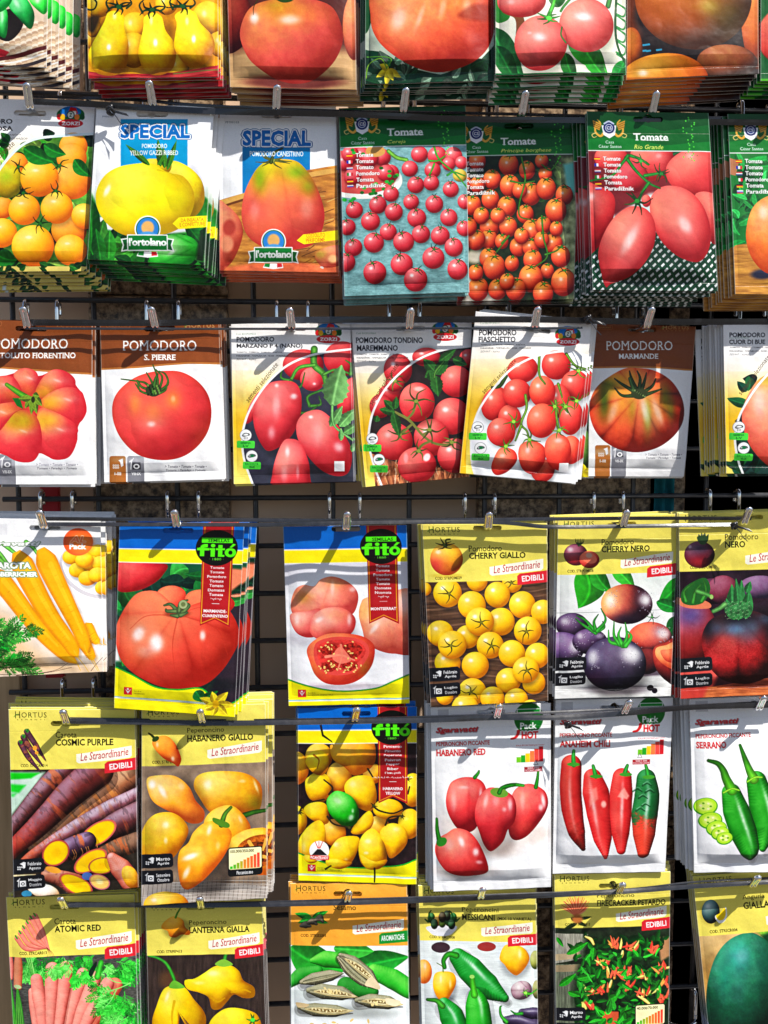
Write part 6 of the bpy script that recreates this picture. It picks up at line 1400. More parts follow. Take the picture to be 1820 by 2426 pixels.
@art('red_habaneros')
def _(A):
    A.fill((243, 243, 246)); A.mottle(.03, 120)
    for x, y, rx, ry in ((1120, 800, 180, 130), (1500, 840, 130, 60), (1110, 1060, 180, 40), (1320, 920, 120, 50)): A.ell(x, y, rx, ry, (206, 176, 160), a=.5, soft=.6)
    c = ((120, 12, 26), (214, 50, 54), (244, 120, 110))
    A.blob([(1420, 560), (1500, 540), (1580, 580), (1605, 640), (1595, 700), (1540, 780), (1470, 850), (1400, 870), (1365, 820), (1370, 700), (1380, 620)], c, ctr=(1480, 690), spots=[(1480, 800, 80, 50, (240, 90, 64), .4)], hl=[(1575, 640, 12, 40, .7, -10), (1560, 680, 14, 20, .6), (1450, 640, 16, 50, .25)])
    A.blob([(1040, 520), (1110, 498), (1190, 510), (1230, 560), (1230, 640), (1200, 730), (1170, 800), (1120, 825), (1060, 800), (1010, 720), (994, 640), (1010, 560)], c, ctr=(1110, 660), lobes=4, lob_ctr=(1130, 500), lob_amp=.25, hl=[(1100, 560, 30, 10, .35), (1200, 600, 10, 40, .5), (1040, 640, 16, 60, .3)])
    A.blob([(1200, 600), (1250, 560), (1320, 570), (1390, 610), (1412, 680), (1400, 760), (1360, 810), (1330, 880), (1262, 936), (1220, 900), (1190, 820), (1165, 740), (1175, 650)], ((120, 10, 24), (206, 44, 50), (240, 110, 104)), ctr=(1285, 720), spots=[(1250, 800, 60, 80, (180, 24, 44), .5)], hl=[(1375, 660, 14, 34, .6), (1230, 640, 14, 40, .45, 10), (1290, 640, 20, 30, .3), (1340, 690, 14, 14, .4)], shadow=.3)
    A.blob([(1000, 830), (1050, 800), (1120, 815), (1170, 860), (1210, 930), (1240, 1010), (1238, 1060), (1180, 1082), (1080, 1086), (1000, 1060), (945, 990), (932, 920), (960, 860)], ((130, 16, 24), (220, 60, 58), (246, 126, 110)), ctr=(1080, 950), hl=[(1085, 880, 16, 30, .7, -20), (1170, 940, 18, 24, .75), (1190, 1000, 20, 12, .5), (1010, 900, 30, 40, .3)], shadow=.3)
    for p, w in (([(960, 890), (945, 820), (942, 750)], 26), ([(1320, 600), (1340, 560), (1400, 545), (1455, 550)], 30), ([(1530, 560), (1540, 510), (1545, 460)], 22), ([(1165, 500), (1185, 475), (1190, 462)], 20)): A.stroke(p, w*1.2, (40, 130, 36), w*.6, c2=(80, 170, 60))
    A.ell(1310, 590, 54, 28, (110, 150, 60), rot=10); A.ell(970, 885, 34, 24, (60, 140, 50), rot=-40); A.stroke([(1310, 590), (1330, 560), (1400, 545)], 26, (40, 130, 36), 18)
    A.p(); A.rect(60, 20, 150, 85, (200, 200, 204)); A.z()
    sgar_hdr(A, 'HABANERO RED', 4, ('500.000', 'PICCANTISSIMO'), nx=452)

@art('anaheim_chilies')
def _(A):
    A.fill((243, 243, 246)); A.mottle(.03, 120)
    R4 = ((110, 8, 14), (206, 34, 36), (240, 110, 96))
    A.ell(500, 1120, 380, 60, (150, 150, 156), a=.28, soft=.6)
    tube(A, [(222, 520), (215, 680), (225, 840), (255, 1000), (300, 1120)], (72, 76, 76, 62, 18), ((90, 10, 14), (190, 34, 34), (232, 100, 80)), None, hl=.35, hlo=.1, seed=2, blotch=(.62, 1.1, (70, 26, 16)))
    tube(A, [(372, 610), (395, 720), (420, 870), (440, 1040), (465, 1190)], (66, 96, 92, 68, 14), R4, None, hl=.5, hlo=.35, seed=3)
    tube(A, [(585, 610), (578, 720), (572, 870), (570, 1000), (575, 1130)], (70, 84, 80, 66, 34), R4, None, hl=.5, hlo=-.1, seed=4)
    tube(A, [(762, 620), (768, 740), (750, 880), (745, 1010), (738, 1150)], (72, 94, 100, 86, 46), ((10, 40, 20), (20, 100, 50), (90, 170, 110)), None, hl=.5, hlo=-.1, seed=5, blotch=(.48, .62, (206, 60, 40)))
    for x, y in ((700, 690), (740, 740), (790, 700), (760, 800), (720, 830), (770, 650)): A.stroke([(x-36, y+18), (x-4, y+2), (x+30, y+20)], 13, (18, 74, 42), 8, a=.7); A.stroke([(x-30, y+4), (x, y-12), (x+26, y+8)], 9, (150, 196, 166), 4, a=.45)
    A.poly([(580, 700), (600, 680), (636, 740), (620, 765), (550, 745)], (244, 160, 150), soft=6, a=.8); A.poly([(370, 690), (400, 680), (410, 760), (350, 820), (345, 780)], (240, 150, 140), soft=8, a=.6); A.ell(450, 800, 18, 24, (244, 170, 160), soft=.5)
    for p in ([(238, 520), (236, 460), (240, 420)], [(395, 600), (385, 560), (376, 525)], [(605, 580), (615, 545), (625, 522)], [(775, 600), (770, 560), (760, 524)]): A.stroke(p, 36, (40, 140, 56), 24, c2=(80, 170, 80))
    for x, y in ((236, 516), (398, 600), (612, 586), (780, 606)): A.ell(x, y, 46, 14, (70, 140, 50))
    A.p(); A.rect(50, 20, 148, 108, (200, 200, 204)); A.z()
    sgar_hdr(A, 'ANAHEIM CHILI', 0, ('900/3.500', 'POCO PICCANTE'), nx=472)

@art('green_serranos')
def _(A):
    A.fill((243, 243, 246)); A.mottle(.03, 120)
    A.ell(1400, 1160, 330, 60, (150, 150, 156), a=.25, soft=.6)
    S = ((4, 50, 10), (20, 124, 22), (110, 210, 90))
    tube(A, [(1560, 640), (1600, 800), (1630, 960), (1600, 1120)], (76, 100, 96, 26), S, None, hl=.55, hlo=-.4, seed=1, shadow=.25)
    tube(A, [(1375, 720), (1410, 850), (1460, 1000), (1500, 1120), (1515, 1190)], (68, 96, 98, 74, 26), S, None, hl=.6, hlo=-.3, seed=2, shadow=.25)
    A.stroke([(1380, 700), (1340, 620), (1320, 560), (1280, 510), (1215, 490)], 76, (90, 170, 40), 26, c2=(50, 120, 30)); A.stroke([(1540, 620), (1510, 560), (1480, 480), (1445, 380)], 76, (100, 170, 44), 22, c2=(60, 140, 40))
    A.stroke([(1320, 720), (1380, 690), (1430, 700)], 14, (130, 190, 60)); A.stroke([(1490, 640), (1550, 610), (1600, 610)], 14, (130, 190, 60))
    for x, y, rx, ry in ((1196, 820, 84, 64), (1228, 920, 84, 62), (1270, 975, 74, 56), (1296, 1010, 66, 50), (1326, 1045, 60, 46)):
        A.ell(x, y+4, rx, ry, (70, 150, 20), rot=-14); A.ell(x, y, rx*.9, ry*.88, (170, 220, 60), rot=-14); A.ell(x, y, rx*.6, ry*.55, (206, 232, 120), rot=-14, soft=.3)
        for q in range(6): A.ell(x+math.cos(q*1.05)*rx*.4, y+math.sin(q*1.05)*ry*.34, 9, 7, (236, 236, 170) if q % 2 else (110, 160, 40))
    A.p(); A.rect(50, 20, 148, 108, (200, 200, 204)); A.z()
    sgar_hdr(A, 'SERRANO', 2, ('10.000', 'MOLTO PICCANTE'), nx=282)

# --- bottom row
@art('pink_carrots')
def _(A):
    A.fill((84, 84, 80)); A.mottle(.35, 30, 8)
    rg = random.Random(3)
    def fern(n, x0, y0, x1, y1, ang, s_=1.0):
        for i in range(max(4, int(n*.30))):
            A.frond(rg.uniform(x0, x1), rg.uniform(y0, y1), ang+rg.uniform(-.9, .9), rg.uniform(120, 230)*s_, rg.choice(((40, 160, 50), (70, 190, 70), (24, 120, 40), (110, 210, 100))), seed=rg.randint(0, 9999), w=9*s_)
    fern(90, 280, 740, 700, 920, 1.8); fern(120, 600, 730, 1200, 960, 1.6); fern(60, 1200, 800, 1500, 960, .6)
    PC = ((150, 60, 50), (228, 126, 116), (246, 176, 160))
    tube(A, [(110, 760), (125, 880), (130, 1010)], (36, 40, 20), PC); tube(A, [(215, 760), (215, 900), (212, 1090)], (42, 56, 50), ((150, 70, 40), (222, 126, 96), (240, 170, 140)))
    for i in range(9): A.stroke([(120, 1010), (130+i*4, 1300), (110+i*10, 1560)], 9, (90, 180, 60) if i % 2 else (40, 130, 40)); A.stroke([(205, 1100), (190+i*8, 1300), (180+i*14, 1560)], 12, (120, 200, 90) if i % 2 else (60, 150, 50))
    A.ell(210, 1100, 46, 22, (200, 224, 160))
    for i in range(6): A.stroke([(300+i*12, 740), (350+i*8, 880), (395+i*4, 1000)], 15, (130, 210, 110) if i % 2 else (70, 160, 60))
    tube(A, [(1330, 1080), (1230, 1250), (1130, 1420), (1000, 1640)], (90, 90, 74, 50), ((150, 60, 40), (226, 120, 96), (240, 160, 130)), None, shadow=.4)
    tube(A, [(380, 1140), (400, 1320), (440, 1640)], (40, 50, 40), PC, None, shadow=.3)
    tube(A, [(430, 1010), (460, 1200), (490, 1400), (520, 1700)], (70, 76, 66, 56), PC, ((240, 190, 170), 26, .10), shadow=.4, seed=2)
    tube(A, [(960, 950), (900, 1150), (840, 1340), (760, 1700)], (70, 84, 72, 50), PC, ((240, 190, 170), 26, .10), shadow=.4, seed=5)
    tube(A, [(1100, 990), (1030, 1200), (950, 1400), (850, 1700)], (74, 84, 76, 50), PC, ((240, 190, 170), 26, .10), shadow=.4, seed=6)
    tube(A, [(1250, 1060), (1140, 1260), (1030, 1450), (930, 1660)], (76, 84, 74, 50), PC, ((240, 190, 170), 26, .10), shadow=.3, seed=7)
    tube(A, [(610, 890), (605, 1100), (600, 1300), (590, 1700)], (80, 82, 66, 50), PC, ((240, 190, 170), 26, .10), shadow=.4, seed=3)
    tube(A, [(765, 880), (750, 1080), (725, 1280), (670, 1700)], (78, 76, 66, 50), PC, ((240, 190, 170), 26, .10), shadow=.4, seed=4)
    fern(40, 560, 780, 820, 900, 1.7, .8); fern(34, 850, 880, 1020, 960, 1.4); A.stroke([(1130, 980), (1150, 900), (1170, 820)], 74, (70, 180, 60), 60); A.poly([(1040, 900), (1110, 810), (1120, 850), (1070, 970), (1030, 960)], (20, 50, 34), smooth=True)
    fern(50, 1180, 1040, 1400, 1300, 2.4); fern(130, 1280, 1150, 1560, 1560, 2.0)
    for p in ([(1510, 1060), (1350, 1120), (1180, 1160)], [(1350, 1130), (1280, 1260), (1200, 1340)], [(1240, 980), (1340, 1040), (1500, 1060)]): A.stroke(p, 12, (130, 220, 120), 6)
    hortus_hdr(A, 'Carota', 'ATOMIC RED', 'COD. STRCAR013', kw=535, nb=730)
    A.p()
    for i in range(6):
        x, y = 70+i*30, 320-i*38+(i > 4)*20; tube(A, [(x, y), (x+75-i*4, y+80+i*10), (300+i*4, 400+i*3)], (20, 19, 3), ((170, 80, 70), (222, 120, 106), (240, 160, 140)), None, shadow=.2); A.stroke([(x+2, y), (x-10, y-18)], 14, (60, 150, 50), 12)
    for i in range(5): A.stroke([(300, 395), (310+i*8, 440), (300+i*14, 470)], 2, (120, 60, 50))
    A.z()

@art('lantern_peppers')
def _(A):
    A.fill((62, 50, 46)); A.mottle(.3, 8, 60)
    A.poly([(640, 340), (800, 330), (780, 350), (650, 360)], (100, 80, 60), soft=6); A.ell(720, 470, 40, 40, (96, 70, 50), soft=.5)
    L2 = ((150, 100, 0), (242, 194, 14), (255, 228, 70))
    A.blob([(900, 640), (960, 590), (1030, 590), (1100, 620), (1110, 700), (1000, 760), (900, 700)], L2, ctr=(1010, 670))
    A.blob([(870, 440), (920, 410), (980, 405), (1020, 430), (1040, 470), (1085, 500), (1085, 540), (1040, 545), (1000, 530), (970, 560), (940, 590), (905, 588), (890, 540), (850, 520), (800, 505), (790, 470), (830, 462)], L2, ctr=(940, 480), hl=[(910, 440, 24, 12, .35), (850, 480, 24, 8, .3)], lobes=0, nsc=50)
    A.stroke([(900, 540), (930, 560), (960, 545)], 10, (200, 150, 4), 6, a=.7); A.stroke([(990, 520), (1040, 510), (1070, 520)], 10, (206, 156, 4), 6, a=.7)
    A.blob([(700, 510), (745, 492), (790, 500), (830, 550), (870, 600), (880, 650), (850, 740), (800, 660), (770, 620), (750, 740), (680, 760), (650, 660), (670, 580)], L2, ctr=(755, 590), hl=[(715, 540, 8, 26, .4, 20)], nsc=50)
    A.stroke([(745, 560), (735, 620), (740, 680)], 12, (200, 150, 4), 5, a=.7)
    G2 = (60, 150, 50)
    A.stroke([(750, 490), (738, 450), (710, 400), (670, 376), (636, 368)], 18, G2, 9, c2=(80, 170, 70)); A.poly([(722, 500), (745, 470), (790, 498), (755, 505)], (110, 170, 60), smooth=True)
    A.stroke([(960, 400), (962, 370), (975, 330)], 22, G2, 10, c2=(90, 170, 70)); A.poly([(918, 402), (955, 380), (995, 402), (955, 412)], (130, 180, 70), smooth=True); A.calyx(1080, 640, 30, 6, G2, w=12, seed=2)
    hortus_hdr(A, 'Peperoncino', 'LANTERNA GIALLA', 'COD. STRPEP413', kw=690, nb=885)
    A.blob([(700, 225), (740, 200), (780, 215), (790, 245), (812, 265), (805, 280), (775, 278), (750, 290), (725, 285), (715, 262), (690, 250)], ((150, 80, 4), (226, 140, 30), (246, 180, 80)), ctr=(750, 245), shadow=.3); A.stroke([(750, 205), (758, 185), (770, 166)], 9, (80, 140, 40), 6)

@art('sesame_pods')
def _(A):
    A.fill((226, 234, 236)); A.grad(0, 700, (206, 216, 214), 0, 860, (232, 238, 240), box=(0, 690, 800, 1200))
    A.leaf(20, 420, 380, 560, 110, (50, 170, 60), bend=30); A.leaf(420, 540, 790, 480, 80, (40, 160, 60)); A.leaf(300, 420, 560, 440, 60, (70, 180, 70))
    GP = ((20, 90, 20), (50, 170, 50), (150, 230, 110))
    tube(A, [(360, 500), (250, 490), (160, 500)], (50, 54, 16), GP, None, seed=1); tube(A, [(560, 570), (680, 620), (790, 690)], (50, 66, 60), GP, None, seed=2); tube(A, [(20, 650), (100, 590), (200, 560)], (30, 50, 30), ((14, 90, 24), (40, 150, 50), (110, 200, 100)), None, seed=3); tube(A, [(380, 660), (470, 690), (560, 700)], (60, 60, 30), ((10, 60, 20), (30, 120, 40), (80, 170, 80)), None)
    D = ((44, 42, 32), (126, 124, 100), (190, 188, 160)); rg = random.Random(14)
    A.ell(380, 830, 330, 40, (130, 134, 130), a=.6, soft=.5)
    def pod(x0, y0, x1, y1, w, opened=True, bend=0):
        ex, ey = x1-x0, y1-y0; L = math.hypot(ex, ey); ux, uy = ex/L, ey/L; nx, ny = -uy, ux
        pt = lambda t, o: (x0+ex*t+nx*(o+bend*4*t*(1-t)), y0+ey*t+ny*(o+bend*4*t*(1-t)))
        tube(A, [pt(0, 0), pt(.3, 0), pt(.7, 0), pt(1, 0)], (w*.35, w, w*.9, w*.1), D, None, seed=int(x0), shadow=.5)
        for o, c in ((-.62, (168, 166, 138)), (-.15, (96, 94, 74)), (.30, (176, 170, 140)), (.68, (84, 80, 62))):
            A.stroke([pt(.04, o*w*.5), pt(.35, o*w), pt(.7, o*w*.9), pt(.98, 0)], 6, c, 3)
        for k in range(40):      # fine hairs
            t = rg.uniform(.05, .95); o = rg.uniform(-.9, .9)*w; q = pt(t, o); A.stroke([q, (q[0]+rg.uniform(-5, 5), q[1]-rg.uniform(3, 9))], 1.6, (206, 204, 184), a=.5, smooth=False)
        if opened:
            A.poly([pt(.10, .05*w), pt(.4, -.40*w), pt(.75, -.30*w), pt(1.06, .02*w), pt(.75, .30*w), pt(.4, .34*w)], (206, 190, 146), smooth=True, tex=(14, 6, .25))
            A.poly([pt(.16, .04*w), pt(.42, -.20*w), pt(.72, -.14*w), pt(.92, .02*w), pt(.72, .18*w), pt(.42, .20*w)], (128, 108, 70), smooth=True, tex=(10, 5, .5))
            for k in range(9): q = pt(.25+k*.07, rg.uniform(-.12, .12)*w); A.ell(q[0], q[1], 8, 4.5, (238, 220, 168), rot=rg.uniform(20, 140))
            A.stroke([pt(.12, .1*w), pt(.45, .46*w), pt(.8, .40*w), pt(1.04, .05*w)], 7, (186, 168, 124), 3)
    pod(95, 640, 360, 580, 40, False, -6); pod(345, 465, 585, 650, 46, True, -10); pod(330, 480, 560, 672, 30, False, 22)
    pod(80, 800, 410, 820, 44, True, 8); pod(140, 690, 440, 726, 50, True, -8); pod(448, 752, 735, 780, 46, True, -6)
    A.poly([(500, 650), (540, 600), (590, 650), (596, 685), (540, 668)], (214, 196, 160), smooth=True)
    rg = random.Random(4)
    for i in range(20): x, y = rg.choice(((290, 700), (560, 770), (250, 690), (340, 696))); A.ell(x+rg.gauss(0, 30), y+rg.gauss(0, 7), 9, 5, (232, 206, 146), rot=rg.uniform(30, 120))
    for x, y, r_ in ((415, 880, -40), (522, 886, 80), (300, 895, 10), (240, 905, 0), (330, 910, 30), (160, 905, 5)): A.ell(x, y, 15, 7, (222, 190, 130), rot=r_); 
    A.poly([(640, 740), (730, 760), (700, 790), (640, 770)], (222, 204, 170), smooth=True); A.poly([(60, 770), (140, 780), (120, 800), (70, 800)], (206, 180, 140), smooth=True)
    hortus_hdr(A, 'Sesamo', 'A', 'COD. STRSES001', badge='AROMATICHE', bc=(20, 140, 60), yel=(246, 160, 66), yh=520, kw=560, nb=366)
    A.p(); A.rect(330, 226, 420, 290, (246, 160, 66)); A.rect(380, 228, 440, 288, (246, 160, 66)); A.z()
    for p in ((160, 230, 50, 200, 22), (160, 230, 70, 262, 20), (160, 230, 265, 185, 20), (170, 235, 265, 262, 18), (170, 230, 210, 190, 14)): A.leaf(*p, (50, 160, 60))
    for q in range(3): tube(A, [(90+q*46, 280-q*18), (120+q*46, 274-q*22), (150+q*40, 282-q*14)], (10, 22, 8), ((40, 36, 30), (100, 94, 80), (150, 144, 124)), None, seed=q)

@art('mixed_peppers')
def _(A):
    A.fill((214, 222, 222)); A.mottle(.07, 60, 6)
    A.ell(990, 420, 60, 34, (70, 50, 60)); A.ell(1285, 415, 60, 30, (150, 60, 56))
    for x, y, rx, ry in ((1280, 700, 140, 40), (1010, 740, 80, 24), (1240, 880, 100, 60)): A.ell(x, y, rx, ry, (150, 160, 164), a=.7, soft=.5)
    A.blob((880, 575, 54, 78), ((190, 90, 20), (240, 150, 60), (252, 190, 110)), hl=[(890, 540, 8, 20, .4)])
    A.blob([(1390, 420), (1430, 400), (1520, 420), (1562, 480), (1540, 540), (1480, 595), (1430, 570), (1400, 530), (1368, 490)], ((180, 110, 0), (244, 176, 20), (255, 214, 80)), ctr=(1465, 490), hl=[(1500, 460, 12, 30, .4)], shadow=.3)
    A.blob((1600, 500, 34, 60), ((60, 70, 20), (150, 150, 80), (190, 190, 130))); A.blob((1610, 690, 30, 60), ((60, 70, 30), (130, 130, 80), (180, 180, 130)))
    A.blob([(950, 590), (1000, 570), (1070, 580), (1088, 640), (1060, 710), (1020, 758), (970, 740), (940, 670)], ((180, 104, 0), (246, 176, 22), (255, 214, 90)), ctr=(1015, 660), hl=[(990, 620, 8, 24, .4), (1050, 650, 8, 30, .4)], shadow=.3)
    A.stroke([(1005, 572), (1000, 540), (965, 518)], 9, (120, 150, 60), 5)
    J = ((4, 60, 16), (16, 132, 44), (130, 220, 140))
    tube(A, [(1100, 480), (1180, 560), (1280, 660), (1400, 740)], (56, 84, 84, 28), J, None, hl=.6, hlo=-.35, seed=1, shadow=.4); A.stroke([(1090, 470), (1040, 462), (1008, 500), (1015, 545)], 40, (50, 140, 40), 26)
    A.blob([(1440, 680), (1480, 636), (1540, 634), (1575, 670), (1570, 720), (1520, 750), (1460, 740)], ((80, 60, 70), (160, 130, 140), (210, 190, 196)), lobes=8, lob_ctr=(1560, 690), hl=[(1490, 670, 12, 16, .4)], shadow=.3); A.stroke([(1530, 710), (1570, 715), (1610, 690)], 16, (90, 180, 60), 8); A.calyx(1535, 708, 30, 6, (110, 190, 70), w=12)
    tube(A, [(1010, 780), (1060, 860), (1100, 980)], (44, 78, 80), J, None, hl=.6, hlo=-.2, seed=2, shadow=.3); A.stroke([(1000, 790), (960, 755), (905, 752)], 40, (70, 150, 50), 22)
    tube(A, [(1210, 720), (1225, 800), (1240, 980)], (44, 78, 88), ((4, 70, 10), (24, 150, 30), (130, 230, 110)), None, hl=.6, hlo=-.3, seed=3, shadow=.3); A.stroke([(1205, 720), (1195, 660), (1190, 605)], 46, (80, 180, 50), 28); A.ell(1190, 604, 16, 12, (150, 200, 110))
    E = ((14, 8, 24), (52, 40, 66), (120, 110, 140))
    tube(A, [(1410, 880), (1500, 890), (1640, 940)], (26, 50, 50), E, None, hl=.4, seed=4); tube(A, [(1510, 830), (1580, 840), (1680, 850)], (22, 38, 34), E, None, hl=.4, seed=5); A.stroke([(1410, 890), (1376, 850), (1370, 800), (1380, 790)], 26, (70, 160, 60), 8); A.stroke([(1510, 838), (1470, 840), (1440, 820)], 24, (60, 150, 60), 8)
    hortus_hdr(A, 'Peperoncini', 'MESSICANI', 'COD. STRMST008', kw=680, nb=645)
    A.p(); A.text('(MIX 10 VARIET\u00c0)', 665, 244, 960, 284, (40, 34, 16), bold=.012); A.z()
    A.poly([(905, 285), (1085, 280), (1070, 325), (1030, 346), (960, 346), (922, 325)], (222, 222, 226), smooth=True, soft=3)
    for x, y, c in ((930, 230, (30, 80, 30)), (970, 250, (226, 120, 40)), (1000, 260, (70, 90, 30)), (1040, 250, (24, 60, 26)), (1070, 230, (30, 84, 34)), (950, 270, (30, 60, 30)), (1030, 215, (40, 50, 30)), (1000, 225, (60, 50, 30)), (1060, 270, (20, 60, 26))): A.blob((x, y, 24, 34), (tuple(v//3 for v in c), c, tuple(min(255, v+70) for v in c)))
    for p in ([(925, 240), (915, 205), (928, 182)], [(1070, 235), (1060, 200), (1045, 184)], [(1090, 250), (1110, 232)], [(910, 255), (890, 238)]): A.stroke(p, 14, (30, 96, 36), 8)

@art('firecracker_chilies')
def _(A):
    A.fill((40, 50, 36)); A.mottle(.4, 40)
    A.poly([(60, 470), (320, 470), (300, 640), (60, 700)], (150, 148, 136), tex=(6, 60, .25)); A.poly([(60, 700), (260, 690), (260, 1160), (60, 1160)], (106, 112, 96), tex=(8, 80, .3)); A.poly([(60, 630), (260, 600), (260, 640), (60, 680)], (176, 158, 130)); A.poly([(60, 710), (270, 690), (270, 740), (60, 760)], (146, 132, 108))
    A.poly([(300, 480), (920, 480), (920, 1160), (240, 1160), (200, 900)], (26, 46, 26), soft=30, tex=(24, 24, .6)); A.poly([(840, 500), (930, 500), (930, 640), (860, 680)], (170, 130, 96), soft=10)
    A.foliage(220, 500, 890, 1150, 170, [(20, 84, 30), (16, 66, 26), (28, 100, 36)], 80, 20, 12, vein=False)
    A.foliage(250, 520, 880, 1150, 120, [(34, 130, 40), (28, 112, 36), (44, 146, 48)], 78, 17, 17, vein=False)
    for p in ((90, 500, 140, 570, 16), (160, 620, 320, 530, 26), (170, 900, 260, 930, 22), (110, 860, 230, 760, 26), (240, 800, 370, 770, 26), (470, 960, 540, 920, 30), (560, 1110, 610, 990, 30), (360, 570, 350, 660, 24), (640, 640, 600, 700, 20)): A.leaf(*p, (50, 160, 46))
    rg = random.Random(21)
    cl = ((640, 560), (420, 670), (800, 570), (600, 740), (740, 770), (430, 870), (330, 890), (330, 990), (720, 890), (880, 720), (880, 830), (500, 750), (620, 840), (520, 540), (880, 940), (580, 760))
    for i, (x, y) in enumerate(cl):
        for k in range(7):
            a = rg.gauss(-1.6, .75); L = rg.uniform(40, 74); x0, y0 = x+rg.gauss(0, 20), y+rg.gauss(0, 12)+24
            c = ((236, 96, 66), (222, 64, 48), (244, 150, 80), (240, 214, 120))[0 if rg.random() < .55 else rg.randint(1, 3)]
            d = tuple(int(v*.55) for v in c); l = tuple(min(255, int(v*1.12)) for v in c)
            tube(A, [(x0, y0), (x0+math.cos(a)*L*.5+3, y0+math.sin(a)*L*.5), (x0+math.cos(a)*L, y0+math.sin(a)*L)], (9, 9, 2), (d, c, l), None, seed=k)
    for p in ([(300, 490), (340, 510), (360, 545)], [(570, 640), (576, 600)], [(490, 810), (476, 860)], [(690, 930), (740, 960), (775, 990)]): tube(A, p, (6, 12, 8), ((150, 120, 50), (232, 206, 116), (250, 236, 180)), None)
    A.rect(420, 1040, 540, 1160, (190, 84, 50)); A.foliage(260, 560, 880, 1150, 60, [(44, 150, 46), (60, 170, 60)], 66, 15, 15); A.foliage(400, 1000, 600, 1160, 16, [(40, 150, 40), (60, 180, 60)], 90, 22, 3)
    hortus_hdr(A, 'Peperoncino', 'FIRECRACKER PETARDO', 'COD. STRPEP411', months=(('Marzo', 'Aprile'), ('Luglio', 'Ottobre')), scale=('40.000/70.000', 'Piccante'), kw=690, nb=960)
    for i in range(26):
        a = -2.9+i*.105; A.stroke([(235, 340), (235+math.cos(a)*60, 320+math.sin(a)*60), (230+math.cos(a)*rg.uniform(90, 130), 300+math.sin(a)*rg.uniform(80, 110))], 13, ((232, 110, 80), (240, 150, 110), (206, 70, 50))[i % 3], 4)
    for p in ((240, 390, 135, 440, 16), (240, 380, 310, 415, 14), (260, 360, 350, 345, 12), (220, 370, 190, 350, 12)): A.leaf(*p, (44, 60, 30))
    A.ell(240, 360, 40, 34, (170, 110, 60), soft=.4)

@art('dark_watermelon')
def _(A):
    A.fill((196, 160, 104)); A.grad(0, 540, (206, 170, 120), 0, 800, (180, 140, 80)); A.mottle(.2, 120)
    A.poly([(1540, 430), (1800, 360), (1800, 560), (1600, 480)], (120, 170, 60), soft=14, tex=(20, 20, .4)); A.poly([(1600, 480), (1800, 400), (1800, 640), (1660, 620)], (20, 70, 40), soft=14)
    A.poly([(1560, 1200), (1640, 1020), (1900, 940), (1900, 1400), (1560, 1400)], (250, 220, 20), soft=8); A.poly([(1180, 1100), (1500, 1060), (1500, 1300), (1180, 1300)], (80, 100, 130), soft=30)
    A.blob([(1330, 540), (1420, 480), (1520, 458), (1600, 490), (1680, 560), (1750, 700), (1750, 950), (1680, 1150), (1520, 1260), (1320, 1260), (1220, 1150), (1198, 980), (1215, 800), (1260, 640)], ((6, 34, 24), (24, 92, 66), (80, 160, 130)), ctr=(1450, 850), lobes=0, noise=.12, nsc=60, spots=[(1440, 640, 80, 110, (40, 150, 150), .6), (1330, 800, 60, 160, (20, 110, 96), .6), (1440, 820, 60, 180, (50, 120, 110), .5), (1620, 700, 60, 160, (10, 80, 66), .5)], hl=[(1450, 630, 50, 60, .22)])
    hortus_hdr(A, 'Anguria', 'GIALLA', 'COD. STRSCR004', kw=540, nb=570)
    A.blob((1232, 310, 66, 88), ((10, 20, 20), (50, 84, 84), (110, 140, 140)), hl=[(1210, 270, 20, 20, .3)], shadow=.2); A.poly([(1262, 345), (1300, 320), (1340, 275), (1350, 330), (1330, 380), (1290, 392)], (246, 246, 236), smooth=True); A.poly([(1268, 342), (1300, 318), (1336, 280), (1340, 330), (1322, 366), (1290, 372)], (250, 200, 20), smooth=True)
# ------------------------------------------------------------------ wall, boards and grid behind the packets
def slab(name, x0, y0, x1, y1, y, th, mat, label, cat, b=0.002):
    """upright board whose front lies in the plane y and covers the photo pixels (x0,y0)-(x1,y1)"""
    a = P(x0, y0, y); d = P(x1, y1, y)
    X0, X1, Z0, Z1 = min(a.x, d.x), max(a.x, d.x), min(a.z, d.z), max(a.z, d.z)
    cx = (X0+X1)/2
    v, f = box_geo(X0-cx, X1-cx, 0, th, 0, Z1-Z0, b)
    o = mesh_obj(name, v, f, mat); o.location = (cx, y, Z0)
    tag(o, label, cat); return o

WY = 0.024
# the pavement the stand faces: out of the picture, it throws warm light back up at the packets
me_v = [(-14, -16, -1.25), (14, -16, -1.25), (14, 0.4, -1.25), (-14, 0.4, -1.25)]
go = mesh_obj('pavement', me_v, [(0, 1, 2, 3)], simple_mat('warm_paving', (0.075, 0.066, 0.058), 0.8, 0, 0.3, noise=0.25, nscale=3, bump=0.3, bscale=40)); tag(go, kind='structure')
slab('back_wall', -700, -900, 2700, 3300, 0.036, 0.05, M_BEIGE, 'plain beige panel set back between the stone pillars behind the wire grid', 'wall')
def pillar(x0, x1, y0, y1, label, n):
    """stone pillar laid in courses with shadow joints"""
    a = P(x0, y0, WY); d = P(x1, y1, WY); cx = (a.x+d.x)/2; h = a.z-d.z
    rt = empty('stone_pillar', (cx, WY, d.z)); tag(rt, label, 'pillar')
    for i in range(n):
        v, f = box_geo(a.x-cx, d.x-cx, 0, 0.04, i*h/n+0.0008, (i+1)*h/n-0.0008, 0.0012)
        mesh_obj('stone_block', v, f, M_GRANITE, rt)
pillar(172, 572, -700, 3100, 'speckled brown granite pillar behind the grid left of the beige panel', 12)
pillar(1148, 1572, -700, 3100, 'speckled brown granite pillar behind the grid right of the beige panel', 12)
slab('wood_board', -420, 1585, 97, 3000, 0.012, 0.014, M_WOOD, 'light wooden board at the lower left edge beside the grid', 'board')
